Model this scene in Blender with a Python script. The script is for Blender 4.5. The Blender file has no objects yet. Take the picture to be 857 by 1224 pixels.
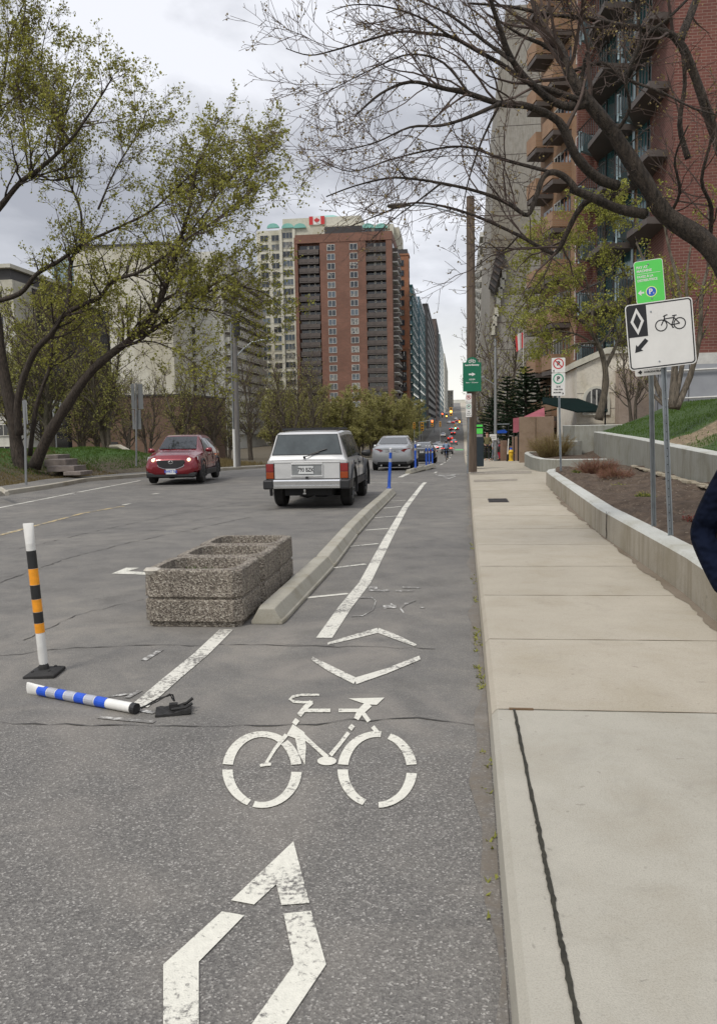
import bpy, bmesh, math, random
import numpy as np
from mathutils import Vector, Matrix
random.seed(7); rng=np.random.default_rng(7)
S=bpy.context.scene
# ------------------------------------------------------------ camera
FP=991.0; CH=1.68
_yaw=math.atan((548-428.5)/FP); _pit=math.atan((612-511.3)/FP); _rol=0.019
F0=np.array([-math.sin(_yaw),math.cos(_yaw),0]); R0=np.array([math.cos(_yaw),math.sin(_yaw),0]); ZZ=np.array([0,0,1.0])
CF=F0*math.cos(_pit)-ZZ*math.sin(_pit); U0=np.cross(R0,CF)
CR=math.cos(_rol)*R0-math.sin(_rol)*U0; CU=math.sin(_rol)*R0+math.cos(_rol)*U0
CAM=np.array([0,0,CH])
cd=bpy.data.cameras.new('camera'); cam=bpy.data.objects.new('camera',cd); S.collection.objects.link(cam); S.camera=cam
cam.matrix_world=Matrix(((CR[0],CU[0],-CF[0],0),(CR[1],CU[1],-CF[1],0),(CR[2],CU[2],-CF[2],CH),(0,0,0,1)))
cd.sensor_fit='VERTICAL'; cd.sensor_height=36; cd.lens=FP/1224*36; cd.clip_end=6000; cd.clip_start=.05
# ------------------------------------------------------------ sky and sun (overcast)
SUN_EL=math.radians(52); SUN_AZ=math.radians(215)   # azimuth clockwise from +Y
w=bpy.data.worlds.new("World"); S.world=w; w.use_nodes=True
nt=w.node_tree; nt.nodes.clear(); N=nt.nodes.new; LK=nt.links.new
out=N('ShaderNodeOutputWorld'); bg=N('ShaderNodeBackground'); bg.inputs['Strength'].default_value=0.1
sky=N('ShaderNodeTexSky'); sky.sky_type='NISHITA'; sky.sun_disc=False; sky.sun_elevation=SUN_EL; sky.sun_rotation=SUN_AZ
tc=N('ShaderNodeTexCoord'); mp=N('ShaderNodeMapping'); mp.inputs['Scale'].default_value=(1,1,2.3); mp.inputs['Location'].default_value=(3.1,2.2,1.4)
n1=N('ShaderNodeTexNoise'); n1.inputs['Scale'].default_value=2.1; n1.inputs['Detail'].default_value=9; n1.inputs['Roughness'].default_value=.54; n1.inputs['Distortion'].default_value=.35
rp=N('ShaderNodeValToRGB'); e=rp.color_ramp.elements
e[0].position=.39; e[0].color=(3.15,3.25,3.6,1); e[1].position=.59; e[1].color=(6.9,7.0,7.4,1)
x=rp.color_ramp.elements.new(.475); x.color=(4.3,4.4,4.75,1)
sep=N('ShaderNodeSeparateXYZ'); mr=N('ShaderNodeMapRange'); mr.inputs['From Min'].default_value=.04; mr.inputs['From Max'].default_value=.15; mr.inputs['To Min'].default_value=1; mr.inputs['To Max'].default_value=0
ho=N('ShaderNodeMix'); ho.data_type='RGBA'; ho.inputs['B'].default_value=(7.3,7.2,6.8,1)
zb_=N('ShaderNodeMapRange'); zb_.inputs['From Min'].default_value=.5; zb_.inputs['From Max'].default_value=1; zb_.inputs['To Min'].default_value=1; zb_.inputs['To Max'].default_value=1.9
zm=N('ShaderNodeVectorMath'); zm.operation='SCALE'
mx=N('ShaderNodeMix'); mx.data_type='RGBA'; mx.inputs['Factor'].default_value=.93
LK(tc.outputs['Generated'],mp.inputs[0]); LK(mp.outputs[0],n1.inputs[0]); LK(n1.outputs['Fac'],rp.inputs[0])
LK(tc.outputs['Generated'],sep.inputs[0]); LK(sep.outputs['Z'],mr.inputs['Value']); LK(mr.outputs[0],ho.inputs['Factor']); LK(rp.outputs[0],ho.inputs['A'])
LK(sky.outputs[0],mx.inputs['A']); LK(ho.outputs['Result'],mx.inputs['B']); LK(sep.outputs['Z'],zb_.inputs['Value']); LK(mx.outputs['Result'],zm.inputs[0]); LK(zb_.outputs[0],zm.inputs['Scale']); LK(zm.outputs[0],bg.inputs['Color']); LK(bg.outputs[0],out.inputs[0])
sl=bpy.data.lights.new('sun','SUN'); sl.energy=1.4; sl.angle=math.radians(14); sl.color=(1,.95,.87)
so=bpy.data.objects.new('sun',sl); S.collection.objects.link(so)
sd=Vector((math.sin(SUN_AZ)*math.cos(SUN_EL),math.cos(SUN_AZ)*math.cos(SUN_EL),math.sin(SUN_EL)))
so.rotation_euler=sd.to_track_quat('Z','Y').to_euler()
S.view_settings.view_transform='Standard'; S.view_settings.look='None'; S.view_settings.exposure=0.5; S.view_settings.gamma=1; S.view_settings.use_curve_mapping=False
# ------------------------------------------------------------ pixel back-projection (857x1224 photograph pixels)
def ray(x,y): return CF+(x-428.5)/FP*CR-(y-612)/FP*CU
def G(x,y,z=0.0):
    d=ray(x,y); return CAM+d*((z-CH)/d[2])
def PY(x,y,Y):
    d=ray(x,y); return CAM+d*(Y/d[1])
def hor(x): return 509-.019*(x-548)
_py=[(36,559),(40,556),(48,554),(57,552.8),(75,550),(100,546.5),(168,538),(240,529),(300,519.5),(400,510),(500,503),(650,496),(900,489.5),(1200,484),(1600,480)]
_Y=np.array([-500,20,31]+[a for a,b in _py]+[3000.]); _Zz=np.array([0,0,0]+[CH-(b-509)/FP*a for a,b in _py]+[90.])
_s=np.arange(-500,3001,2.0); _z=np.interp(_s,_Y,_Zz)
for _ in range(3):
    _z2=_z.copy(); k=3; _z2[k:-k]=np.mean([_z[k+j:len(_z)-k+j] for j in range(-k,k+1)],axis=0); _z=_z2
def hz(Y): return float(np.interp(Y,_s,_z))
def Lx(Y): return float(np.interp(Y,[-30,21,25,27.8,31,41.5,70,187,400,1600],[-12.6,-12.5,-12.5,-13.1,-12.2,-10.3,-10,-9.2,-11,-14]))
def Rx(Y): return float(np.interp(Y,[-30,2,5,12.8,30,60,170,300,1600],[.12,.13,.165,.22,.38,.5,1.3,2.2,5]))
# ------------------------------------------------------------ materials
MATS={}
def nodes(name):
    m=bpy.data.materials.new(name); m.use_nodes=True; t=m.node_tree; b=t.nodes['Principled BSDF']; MATS[name]=m
    return m,t,b
def ramp(t,pts):
    r=t.nodes.new('ShaderNodeValToRGB'); el=r.color_ramp.elements
    while len(el)<len(pts): el.new(.5)
    for q,(p,c) in zip(el,pts): q.position=p; q.color=(*c,1) if len(c)==3 else c
    return r
def noise(t,scale,detail=4,rough=.55,vec=None,dist=0):
    n=t.nodes.new('ShaderNodeTexNoise'); n.inputs['Scale'].default_value=scale; n.inputs['Detail'].default_value=detail; n.inputs['Roughness'].default_value=rough; n.inputs['Distortion'].default_value=dist
    if vec is not None: t.links.new(vec,n.inputs['Vector'])
    return n
def objco(t,geo=False):
    if geo: return t.nodes.new('ShaderNodeNewGeometry').outputs['Position']
    return t.nodes.new('ShaderNodeTexCoord').outputs['Object']
def mixc(t,f,a,b,mode='MIX'):
    m=t.nodes.new('ShaderNodeMix'); m.data_type='RGBA'; m.blend_type=mode
    for k,v in (('Factor',f),('A',a),('B',b)):
        if hasattr(v,'is_output') or hasattr(v,'links'): t.links.new(v,m.inputs[k])
        elif k=='Factor': m.inputs[k].default_value=v
        else: m.inputs[k].default_value=(*v,1)
    return m.outputs['Result']
def bump(t,b,h,st=.3,dist=.01):
    n=t.nodes.new('ShaderNodeBump'); n.inputs['Strength'].default_value=st; n.inputs['Distance'].default_value=dist
    t.links.new(h,n.inputs['Height']); t.links.new(n.outputs[0],b.inputs['Normal'])
def mat(name,col,rough=.6,metal=0,var=.12,vs=6,bs=0,bst=.3,spec=.5,emis=0,bd=.01,ecol=None,stretch=None,alpha=None):
    m,t,b=nodes(name); b.inputs['Roughness'].default_value=rough; b.inputs['Metallic'].default_value=metal; b.inputs['Specular IOR Level'].default_value=spec
    co=objco(t)
    if stretch:
        mp=t.nodes.new('ShaderNodeMapping'); mp.inputs['Scale'].default_value=stretch; t.links.new(co,mp.inputs[0]); co=mp.outputs[0]
    if var>0:
        n=noise(t,vs,5,.6,co); r=ramp(t,[(.3,[c*(1-var) for c in col]),(.7,[min(1,c*(1+var)) for c in col])])
        t.links.new(n.outputs['Fac'],r.inputs[0]); t.links.new(r.outputs[0],b.inputs['Base Color'])
    else: b.inputs['Base Color'].default_value=(*col,1)
    if bs: bump(t,b,noise(t,bs,3,.6,co).outputs['Fac'],bst,bd)
    if emis: b.inputs['Emission Color'].default_value=(*(ecol or col),1); b.inputs['Emission Strength'].default_value=emis
    return m
def asphalt_nodes(t):
    """position driven asphalt colour + height"""
    co=objco(t,True)
    big=noise(t,.5,7,.66,co,.8); r1=ramp(t,[(.3,(.14,.135,.128)),(.5,(.168,.161,.149)),(.62,(.19,.181,.165)),(.78,(.225,.21,.185))]); t.links.new(big.outputs['Fac'],r1.inputs[0])
    med=noise(t,2.2,5,.65,co); c=mixc(t,.35,r1.outputs[0],(.1,.1,.1)); 
    r2=ramp(t,[(.25,(.74,.74,.74)),(.5,(1,1,1)),(.75,(1.2,1.18,1.14))]); t.links.new(med.outputs['Fac'],r2.inputs[0]); c=mixc(t,1,r1.outputs[0],r2.outputs[0],'MULTIPLY')
    # aggregate: coarse in the old near surface, fine beyond the seam
    sp=t.nodes.new('ShaderNodeSeparateXYZ'); t.links.new(co,sp.inputs[0])
    ad=t.nodes.new('ShaderNodeMath'); ad.operation='MULTIPLY_ADD'; ad.inputs[1].default_value=1.2; t.links.new(big.outputs['Fac'],ad.inputs[0]); t.links.new(sp.outputs['Y'],ad.inputs[2])
    mr=t.nodes.new('ShaderNodeMapRange'); mr.inputs['From Min'].default_value=4.6; mr.inputs['From Max'].default_value=5.6; t.links.new(ad.outputs[0],mr.inputs['Value']); far=mr.outputs[0]
    vo=t.nodes.new('ShaderNodeTexVoronoi'); vo.inputs['Scale'].default_value=140; t.links.new(co,vo.inputs['Vector'])
    sv=t.nodes.new('ShaderNodeSeparateColor'); t.links.new(vo.outputs['Color'],sv.inputs[0])
    ra=ramp(t,[(0,(.07,.064,.06)),(.3,(.11,.104,.097)),(.62,(.165,.155,.14)),(.86,(.23,.22,.2)),(.95,(.36,.34,.31)),(1,(.5,.48,.44))]); t.links.new(sv.outputs[0],ra.inputs[0])
    vo2=t.nodes.new('ShaderNodeTexVoronoi'); vo2.inputs['Scale'].default_value=240; t.links.new(co,vo2.inputs['Vector'])
    sv2=t.nodes.new('ShaderNodeSeparateColor'); t.links.new(vo2.outputs['Color'],sv2.inputs[0])
    rb=ramp(t,[(0,(.75,.75,.75)),(.5,(1,1,1)),(.9,(1.15,1.13,1.1)),(1,(1.7,1.65,1.55))]); t.links.new(sv2.outputs[0],rb.inputs[0])
    cn=mixc(t,.62,c,ra.outputs[0]); cf=mixc(t,1,c,rb.outputs[0],'MULTIPLY')
    col=mixc(t,far,cn,cf)
    # pale dust drifts
    dn=noise(t,.9,4,.55,co,1.2); dr=ramp(t,[(.47,(0,0,0)),(.68,(.62,.62,.62))]); t.links.new(dn.outputs['Fac'],dr.inputs[0])
    mp2=t.nodes.new('ShaderNodeMapRange'); mp2.inputs['From Min'].default_value=9; mp2.inputs['From Max'].default_value=5.5; t.links.new(sp.outputs['Y'],mp2.inputs['Value'])
    mm=t.nodes.new('ShaderNodeMath'); mm.operation='MULTIPLY'; t.links.new(dr.outputs[0],mm.inputs[0]); t.links.new(mp2.outputs[0],mm.inputs[1])
    m4=t.nodes.new('ShaderNodeMath'); m4.operation='MULTIPLY'; t.links.new(mm.outputs[0],m4.inputs[0]); fm=t.nodes.new('ShaderNodeMath'); fm.operation='MULTIPLY_ADD'; fm.inputs[1].default_value=.6; fm.inputs[2].default_value=.4; t.links.new(far,fm.inputs[0]); t.links.new(fm.outputs[0],m4.inputs[1])
    col=mixc(t,m4.outputs[0],col,(.3,.272,.235))
    return co,col,vo.outputs['Distance'],far
def mk_asphalt():
    m,t,b=nodes('asphalt'); co,col,h,far=asphalt_nodes(t)
    t.links.new(col,b.inputs['Base Color']); b.inputs['Roughness'].default_value=.85; b.inputs['Specular IOR Level'].default_value=.3
    bump(t,b,h,.5,.006); return m
def mk_paint(name,col,thr=.42,soft=.04,scale=14):
    """worn road paint: noise lets the asphalt show through"""
    m,t,b=nodes(name); co,ac,h,far=asphalt_nodes(t)
    n=noise(t,scale,8,.72,co); n2=noise(t,2.5,3,.5,co)
    a=t.nodes.new('ShaderNodeMath'); a.operation='MULTIPLY_ADD'; a.inputs[1].default_value=.5; t.links.new(n2.outputs['Fac'],a.inputs[0]); t.links.new(n.outputs['Fac'],a.inputs[2])
    r=ramp(t,[(thr+.25-soft,(0,0,0)),(thr+.25+soft,(1,1,1))]); t.links.new(a.outputs[0],r.inputs[0])
    nn=noise(t,40,5,.6,co); pr=ramp(t,[(.3,[c*.86 for c in col]),(.65,col)]); t.links.new(nn.outputs['Fac'],pr.inputs[0])
    c=mixc(t,r.outputs[0],ac,pr.outputs[0]); t.links.new(c,b.inputs['Base Color']); b.inputs['Roughness'].default_value=.7
    bump(t,b,h,.35,.004); return m
def mk_concrete(name,base,tint=(.9,.86,.76),rough=.85,vs=1.3,speck=90,stain=.5,bst=.25,drip=False,lo=.82):
    m,t,b=nodes(name); co=objco(t)
    n=noise(t,vs,6,.62,co,.4); r=ramp(t,[(.28,[base[i]*tint[i]*lo for i in range(3)]),(.5,base),(.75,[min(1,c*1.1) for c in base])]); t.links.new(n.outputs['Fac'],r.inputs[0])
    n2=noise(t,speck,4,.7,co); r2=ramp(t,[(.3,(.8,.8,.79)),(.5,(1,1,1)),(.75,(1.1,1.1,1.1))]); t.links.new(n2.outputs['Fac'],r2.inputs[0])
    c=mixc(t,1,r.outputs[0],r2.outputs[0],'MULTIPLY')
    n3=noise(t,3.7,6,.7,co,1.0); r3=ramp(t,[(.55,(0,0,0)),(.75,(stain,stain,stain))]); t.links.new(n3.outputs['Fac'],r3.inputs[0])
    c=mixc(t,r3.outputs[0],c,[q*.62 for q in base])
    n5=noise(t,17,3,.5,co,.3); r5=ramp(t,[(.69,(0,0,0)),(.74,(.45,.45,.45))]); t.links.new(n5.outputs['Fac'],r5.inputs[0]); c=mixc(t,r5.outputs[0],c,[q*.45 for q in base])
    if drip:
        mp=t.nodes.new('ShaderNodeMapping'); mp.inputs['Scale'].default_value=(3.5,3.5,.35); t.links.new(co,mp.inputs[0])
        n4=noise(t,2.5,5,.6,mp.outputs[0]); r4=ramp(t,[(.48,(0,0,0)),(.7,(.6,.6,.6))]); t.links.new(n4.outputs['Fac'],r4.inputs[0])
        c=mixc(t,r4.outputs[0],c,(base[0]*.6,base[1]*.54,base[2]*.45))
    oi=t.nodes.new('ShaderNodeObjectInfo'); ro=ramp(t,[(0,(.93,.93,.92)),(1,(1.05,1.05,1.05))]); t.links.new(oi.outputs['Random'],ro.inputs[0]); c=mixc(t,1,c,ro.outputs[0],'MULTIPLY')
    t.links.new(c,b.inputs['Base Color']); b.inputs['Roughness'].default_value=rough; b.inputs['Specular IOR Level'].default_value=.3
    bump(t,b,n2.outputs['Fac'],bst,.006); return m
def mk_aggregate():
    m,t,b=nodes('exposed_aggregate'); co=objco(t)
    vo=t.nodes.new('ShaderNodeTexVoronoi'); vo.inputs['Scale'].default_value=85; t.links.new(co,vo.inputs['Vector'])
    sv=t.nodes.new('ShaderNodeSeparateColor'); t.links.new(vo.outputs['Color'],sv.inputs[0])
    r=ramp(t,[(0,(.085,.07,.056)),(.25,(.155,.13,.104)),(.5,(.225,.195,.157)),(.75,(.31,.272,.22)),(1,(.47,.43,.36))]); t.links.new(sv.outputs[0],r.inputs[0])
    n=noise(t,2.5,4,.6,co); r2=ramp(t,[(.3,(.75,.75,.75)),(.7,(1.12,1.12,1.12))]); t.links.new(n.outputs['Fac'],r2.inputs[0])
    t.links.new(mixc(t,1,r.outputs[0],r2.outputs[0],'MULTIPLY'),b.inputs['Base Color']); b.inputs['Roughness'].default_value=.9
    bump(t,b,vo.outputs['Distance'],.9,.01); return m
def mk_brick(name,c1,c2,mortar,s=1.0):
    m,t,b=nodes(name); co=objco(t); sp=t.nodes.new('ShaderNodeSeparateXYZ'); t.links.new(co,sp.inputs[0])
    ad=t.nodes.new('ShaderNodeMath'); t.links.new(sp.outputs['X'],ad.inputs[0]); t.links.new(sp.outputs['Y'],ad.inputs[1])
    cb=t.nodes.new('ShaderNodeCombineXYZ'); t.links.new(ad.outputs[0],cb.inputs['X']); t.links.new(sp.outputs['Z'],cb.inputs['Y'])
    br=t.nodes.new('ShaderNodeTexBrick'); br.inputs['Scale'].default_value=s; br.inputs['Brick Width'].default_value=.42; br.inputs['Row Height'].default_value=.14; br.inputs['Mortar Size'].default_value=.012
    br.inputs['Color1'].default_value=(*c1,1); br.inputs['Color2'].default_value=(*c2,1); br.inputs['Mortar'].default_value=(*mortar,1); t.links.new(cb.outputs[0],br.inputs['Vector'])
    n=noise(t,.25,5,.6,co); r=ramp(t,[(.3,(.8,.8,.8)),(.7,(1.15,1.15,1.15))]); t.links.new(n.outputs['Fac'],r.inputs[0])
    t.links.new(mixc(t,1,br.outputs['Color'],r.outputs[0],'MULTIPLY'),b.inputs['Base Color']); b.inputs['Roughness'].default_value=.85; return m
def mk_leaf(name,c1,c2):
    m,t,b=nodes(name); co=objco(t); n=noise(t,9,3,.7,co); r=ramp(t,[(.3,c1),(.7,c2)]); t.links.new(n.outputs['Fac'],r.inputs[0])
    t.links.new(r.outputs[0],b.inputs['Base Color']); b.inputs['Roughness'].default_value=.6; b.inputs['Specular IOR Level'].default_value=.25
    tr=t.nodes.new('ShaderNodeBsdfTranslucent'); t.links.new(r.outputs[0],tr.inputs['Color']); ms=t.nodes.new('ShaderNodeMixShader'); ms.inputs[0].default_value=.35
    o=t.nodes['Material Output']; t.links.new(b.outputs[0],ms.inputs[1]); t.links.new(tr.outputs[0],ms.inputs[2]); t.links.new(ms.outputs[0],o.inputs[0]); return m
def mk_facade_glass(name,col,rough=.08,var=.5,vs=.35):
    m,t,b=nodes(name); oi=t.nodes.new('ShaderNodeObjectInfo'); r=ramp(t,[(0,[c*.5 for c in col]),(.4,col),(.62,[c*2.2 for c in col]),(.86,(.12,.12,.11)),(.95,(.26,.25,.22)),(1,[c*1.3 for c in col])]); r.color_ramp.interpolation='CONSTANT'
    co=objco(t); n=noise(t,1.1,2,.5,co); a=t.nodes.new('ShaderNodeMath'); a.operation='MULTIPLY_ADD'; a.inputs[1].default_value=.5; t.links.new(n.outputs['Fac'],a.inputs[0]); t.links.new(oi.outputs['Random'],a.inputs[2])
    f=t.nodes.new('ShaderNodeMath'); f.operation='FRACT'; t.links.new(a.outputs[0],f.inputs[0]); t.links.new(f.outputs[0],r.inputs[0]); t.links.new(r.outputs[0],b.inputs['Base Color'])
    b.inputs['Roughness'].default_value=rough; b.inputs['Specular IOR Level'].default_value=.9; return m
def mk_soil():
    m,t,b=nodes('soil'); co=objco(t); n=noise(t,7,8,.72,co); r=ramp(t,[(.3,(.035,.024,.015)),(.5,(.08,.055,.037)),(.68,(.125,.092,.065)),(.8,(.2,.16,.12))]); t.links.new(n.outputs['Fac'],r.inputs[0])
    t.links.new(r.outputs[0],b.inputs['Base Color']); b.inputs['Roughness'].default_value=.95; bump(t,b,n.outputs['Fac'],.8,.05); return m
def mk_grass(name,c1,c2,c3,scale=1.2):
    m,t,b=nodes(name); co=objco(t,True); n=noise(t,scale,7,.68,co); r=ramp(t,[(.3,c1),(.5,c2),(.72,c3)]); t.links.new(n.outputs['Fac'],r.inputs[0])
    t.links.new(r.outputs[0],b.inputs['Base Color']); b.inputs['Roughness'].default_value=.9; bump(t,b,noise(t,30,4,.7,co).outputs['Fac'],.6,.03); return m
def mk_carpaint(name,col,metal=.35,rough=.28):
    m,t,b=nodes(name); co=objco(t); n=noise(t,2,5,.6,co); r=ramp(t,[(.3,[c*.9 for c in col]),(.7,col)]); t.links.new(n.outputs['Fac'],r.inputs[0]); t.links.new(r.outputs[0],b.inputs['Base Color'])
    b.inputs['Metallic'].default_value=metal; b.inputs['Roughness'].default_value=rough; b.inputs['Coat Weight'].default_value=.7; b.inputs['Coat Roughness'].default_value=.06; return m
ASPH=mk_asphalt(); PAINT=mk_paint('white_road_paint',(.70,.68,.59),.405,.06,45); PAINTW=mk_paint('worn_white_road_paint',(.68,.66,.58),.435,.06,32); PAINTVW=mk_paint('very_worn_road_paint',(.62,.61,.57),.56,.06,16)
YEL=mk_paint('worn_yellow_road_paint',(.55,.42,.2),.5,.08,14); GRN=mk_paint('green_road_paint',(.12,.5,.15),.3)
SWALK=mk_concrete('sidewalk_concrete',(.395,.355,.285),tint=(.97,.95,.9),stain=.38,vs=1.7,speck=140,bst=.5,lo=.93); SWNEW=mk_concrete('newer_sidewalk_concrete',(.42,.395,.335),tint=(.97,.95,.92),stain=.34,vs=2.4,speck=170,bst=.6,lo=.93); KERBC=mk_concrete('kerb_concrete',(.40,.37,.31),stain=.5)
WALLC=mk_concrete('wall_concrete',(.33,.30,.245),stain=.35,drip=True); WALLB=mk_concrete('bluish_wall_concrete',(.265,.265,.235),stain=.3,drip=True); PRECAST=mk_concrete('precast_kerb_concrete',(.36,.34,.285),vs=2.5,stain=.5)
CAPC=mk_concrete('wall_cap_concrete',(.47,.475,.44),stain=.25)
AGG=mk_aggregate(); SOIL=mk_soil()
GRASS=mk_grass('grass',(.03,.075,.012),(.05,.12,.02),(.085,.16,.035)); DRYG=mk_grass('rough_ground',(.06,.05,.028),(.11,.095,.055),(.09,.12,.04),1.0); STRAW=mk_grass('straw',(.2,.15,.09),(.34,.27,.17),(.45,.37,.25),4)
GROUND=mk_grass('distant_ground',(.07,.065,.05),(.1,.09,.07),(.12,.11,.08),.05)
BLACK=mat('black_plastic',(.018,.018,.019),.5,var=.2); RUB=mat('black_rubber',(.022,.021,.02),.8,var=.3,bs=60); DARK=mat('dark_underbody',(.012,.012,.012),.8)
BARK=mat('bark',(.06,.046,.035),.95,0,.75,7,bs=22,bst=1,bd=.06,stretch=(4,4,.7)); BARK2=mat('grey_bark',(.12,.1,.075),.95,0,.6,7,bs=18,bst=1,bd=.03,stretch=(3,3,.6)); TWIG=mat('twig_bark',(.085,.06,.05),.95,0,.3,4)
LEAFL=mk_leaf('olive_spring_leaf',(.21,.21,.035),(.37,.36,.08)); LEAFY=mk_leaf('yellow_spring_leaf',(.2,.21,.035),(.37,.37,.085)); BUD=mk_leaf('bud',(.18,.11,.06),(.34,.28,.1)); LEAFB=mk_leaf('brushwood_leaf',(.22,.22,.06),(.38,.37,.11)); NEEDLE=mk_leaf('conifer_needle',(.016,.034,.016),(.035,.06,.028)); REDT=mk_leaf('red_twig',(.22,.1,.07),(.34,.19,.13)); STRAWT=mk_leaf('straw_twig',(.2,.14,.06),(.34,.26,.12)); BLADE=mk_leaf('grass_blade',(.055,.105,.018),(.11,.18,.035)); DRYB=mk_leaf('dry_blade',(.16,.12,.05),(.24,.19,.09))
WHITE=mat('white_plastic',(.72,.71,.67),.45,0,.1,8); WHITES=mat('white_sign_sheet',(.68,.67,.64),.35,0,.06,4); BLKS=mat('black_sign_print',(.012,.012,.014),.4,var=.1); ALU=mat('aluminium',(.45,.46,.47),.38,.8,.12,8); GALV=mat('galvanised_steel',(.33,.36,.38),.45,.75,.2,6,bs=30,bst=.1); SIGNBACK=mat('sign_back',(.28,.29,.29),.5,.5,.15,3)
BLUEP=mat('blue_plastic',(.01,.075,.42),.4,0,.12,8); ORG=mat('orange_reflective',(.85,.33,.02),.35,0,.15,25); BLKT=mat('black_tape',(.02,.02,.02),.45,0,.2,20); BLUT=mat('blue_reflective',(.015,.085,.55),.3,0,.15,20); SILT=mat('silver_reflective',(.45,.46,.5),.3,.3,.1,20)
GREENS=mat('bright_green_sign',(.1,.62,.1),.35,0,.04,3); GREEND=mat('dark_green_sign',(.0,.13,.065),.35,0,.06,3); BLUES=mat('blue_sign_print',(.02,.1,.5),.4,var=0); REDS=mat('red_sign_print',(.5,.03,.03),.4,var=0); TEALS=mat('green_sign_print',(.01,.3,.17),.4,var=0); PALE=mat('pale_green_print',(.7,.85,.3),.4,var=0)
WOODP=mat('weathered_pole_wood',(.125,.092,.068),.9,0,.45,3,bs=12,bst=.6,bd=.02,stretch=(8,8,.5)); WOODG=mat('grey_pole_wood',(.17,.16,.15),.9,0,.3,3,stretch=(8,8,.5)); TIMB=mat('timber_step',(.2,.17,.15),.9,0,.3,4)
GLASSC=mat('car_glass',(.02,.024,.026),.06,0,.1,2,spec=.8); GLASSJ=mat('tinted_rear_glass',(.06,.072,.074),.12,0,.35,2.5,spec=.7); CHR=mat('chrome',(.6,.6,.6),.18,1,.05); RIM=mat('alloy_rim',(.3,.31,.32),.35,.8,.1)
JEEPP=mk_carpaint('silver_white_car_paint',(.62,.62,.61),.25,.35); REDP=mk_carpaint('deep_red_car_paint',(.19,.006,.014),.3,.25); SILP=mk_carpaint('silver_car_paint',(.5,.51,.51),.5,.3); BLKP=mk_carpaint('black_car_paint',(.02,.022,.026),.2,.2); WHP=mk_carpaint('white_car_paint',(.7,.7,.7),.1,.3); GRYP=mk_carpaint('grey_car_paint',(.14,.15,.16),.4,.3); RED2=mk_carpaint('bright_red_car_paint',(.5,.02,.02),.2,.3)
TAIL=mat('tail_light',(.22,.01,.01),.15,0,.1,30,spec=.8); TAILL=mat('lit_tail_light',(.8,.03,.02),.2,emis=5,ecol=(1,.05,.02),var=0); AMB=mat('amber_light',(.30,.055,.012),.15,0,.1); HEADL=mat('lit_headlight',(1,.8,.5),.2,emis=1.4,ecol=(1,.72,.4),var=0); LENS=mat('clear_lens',(.5,.5,.5),.1,.3,.1); PLATE=mat('licence_plate',(.62,.63,.62),.4,0,.05)
print('p1 ok')
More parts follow.
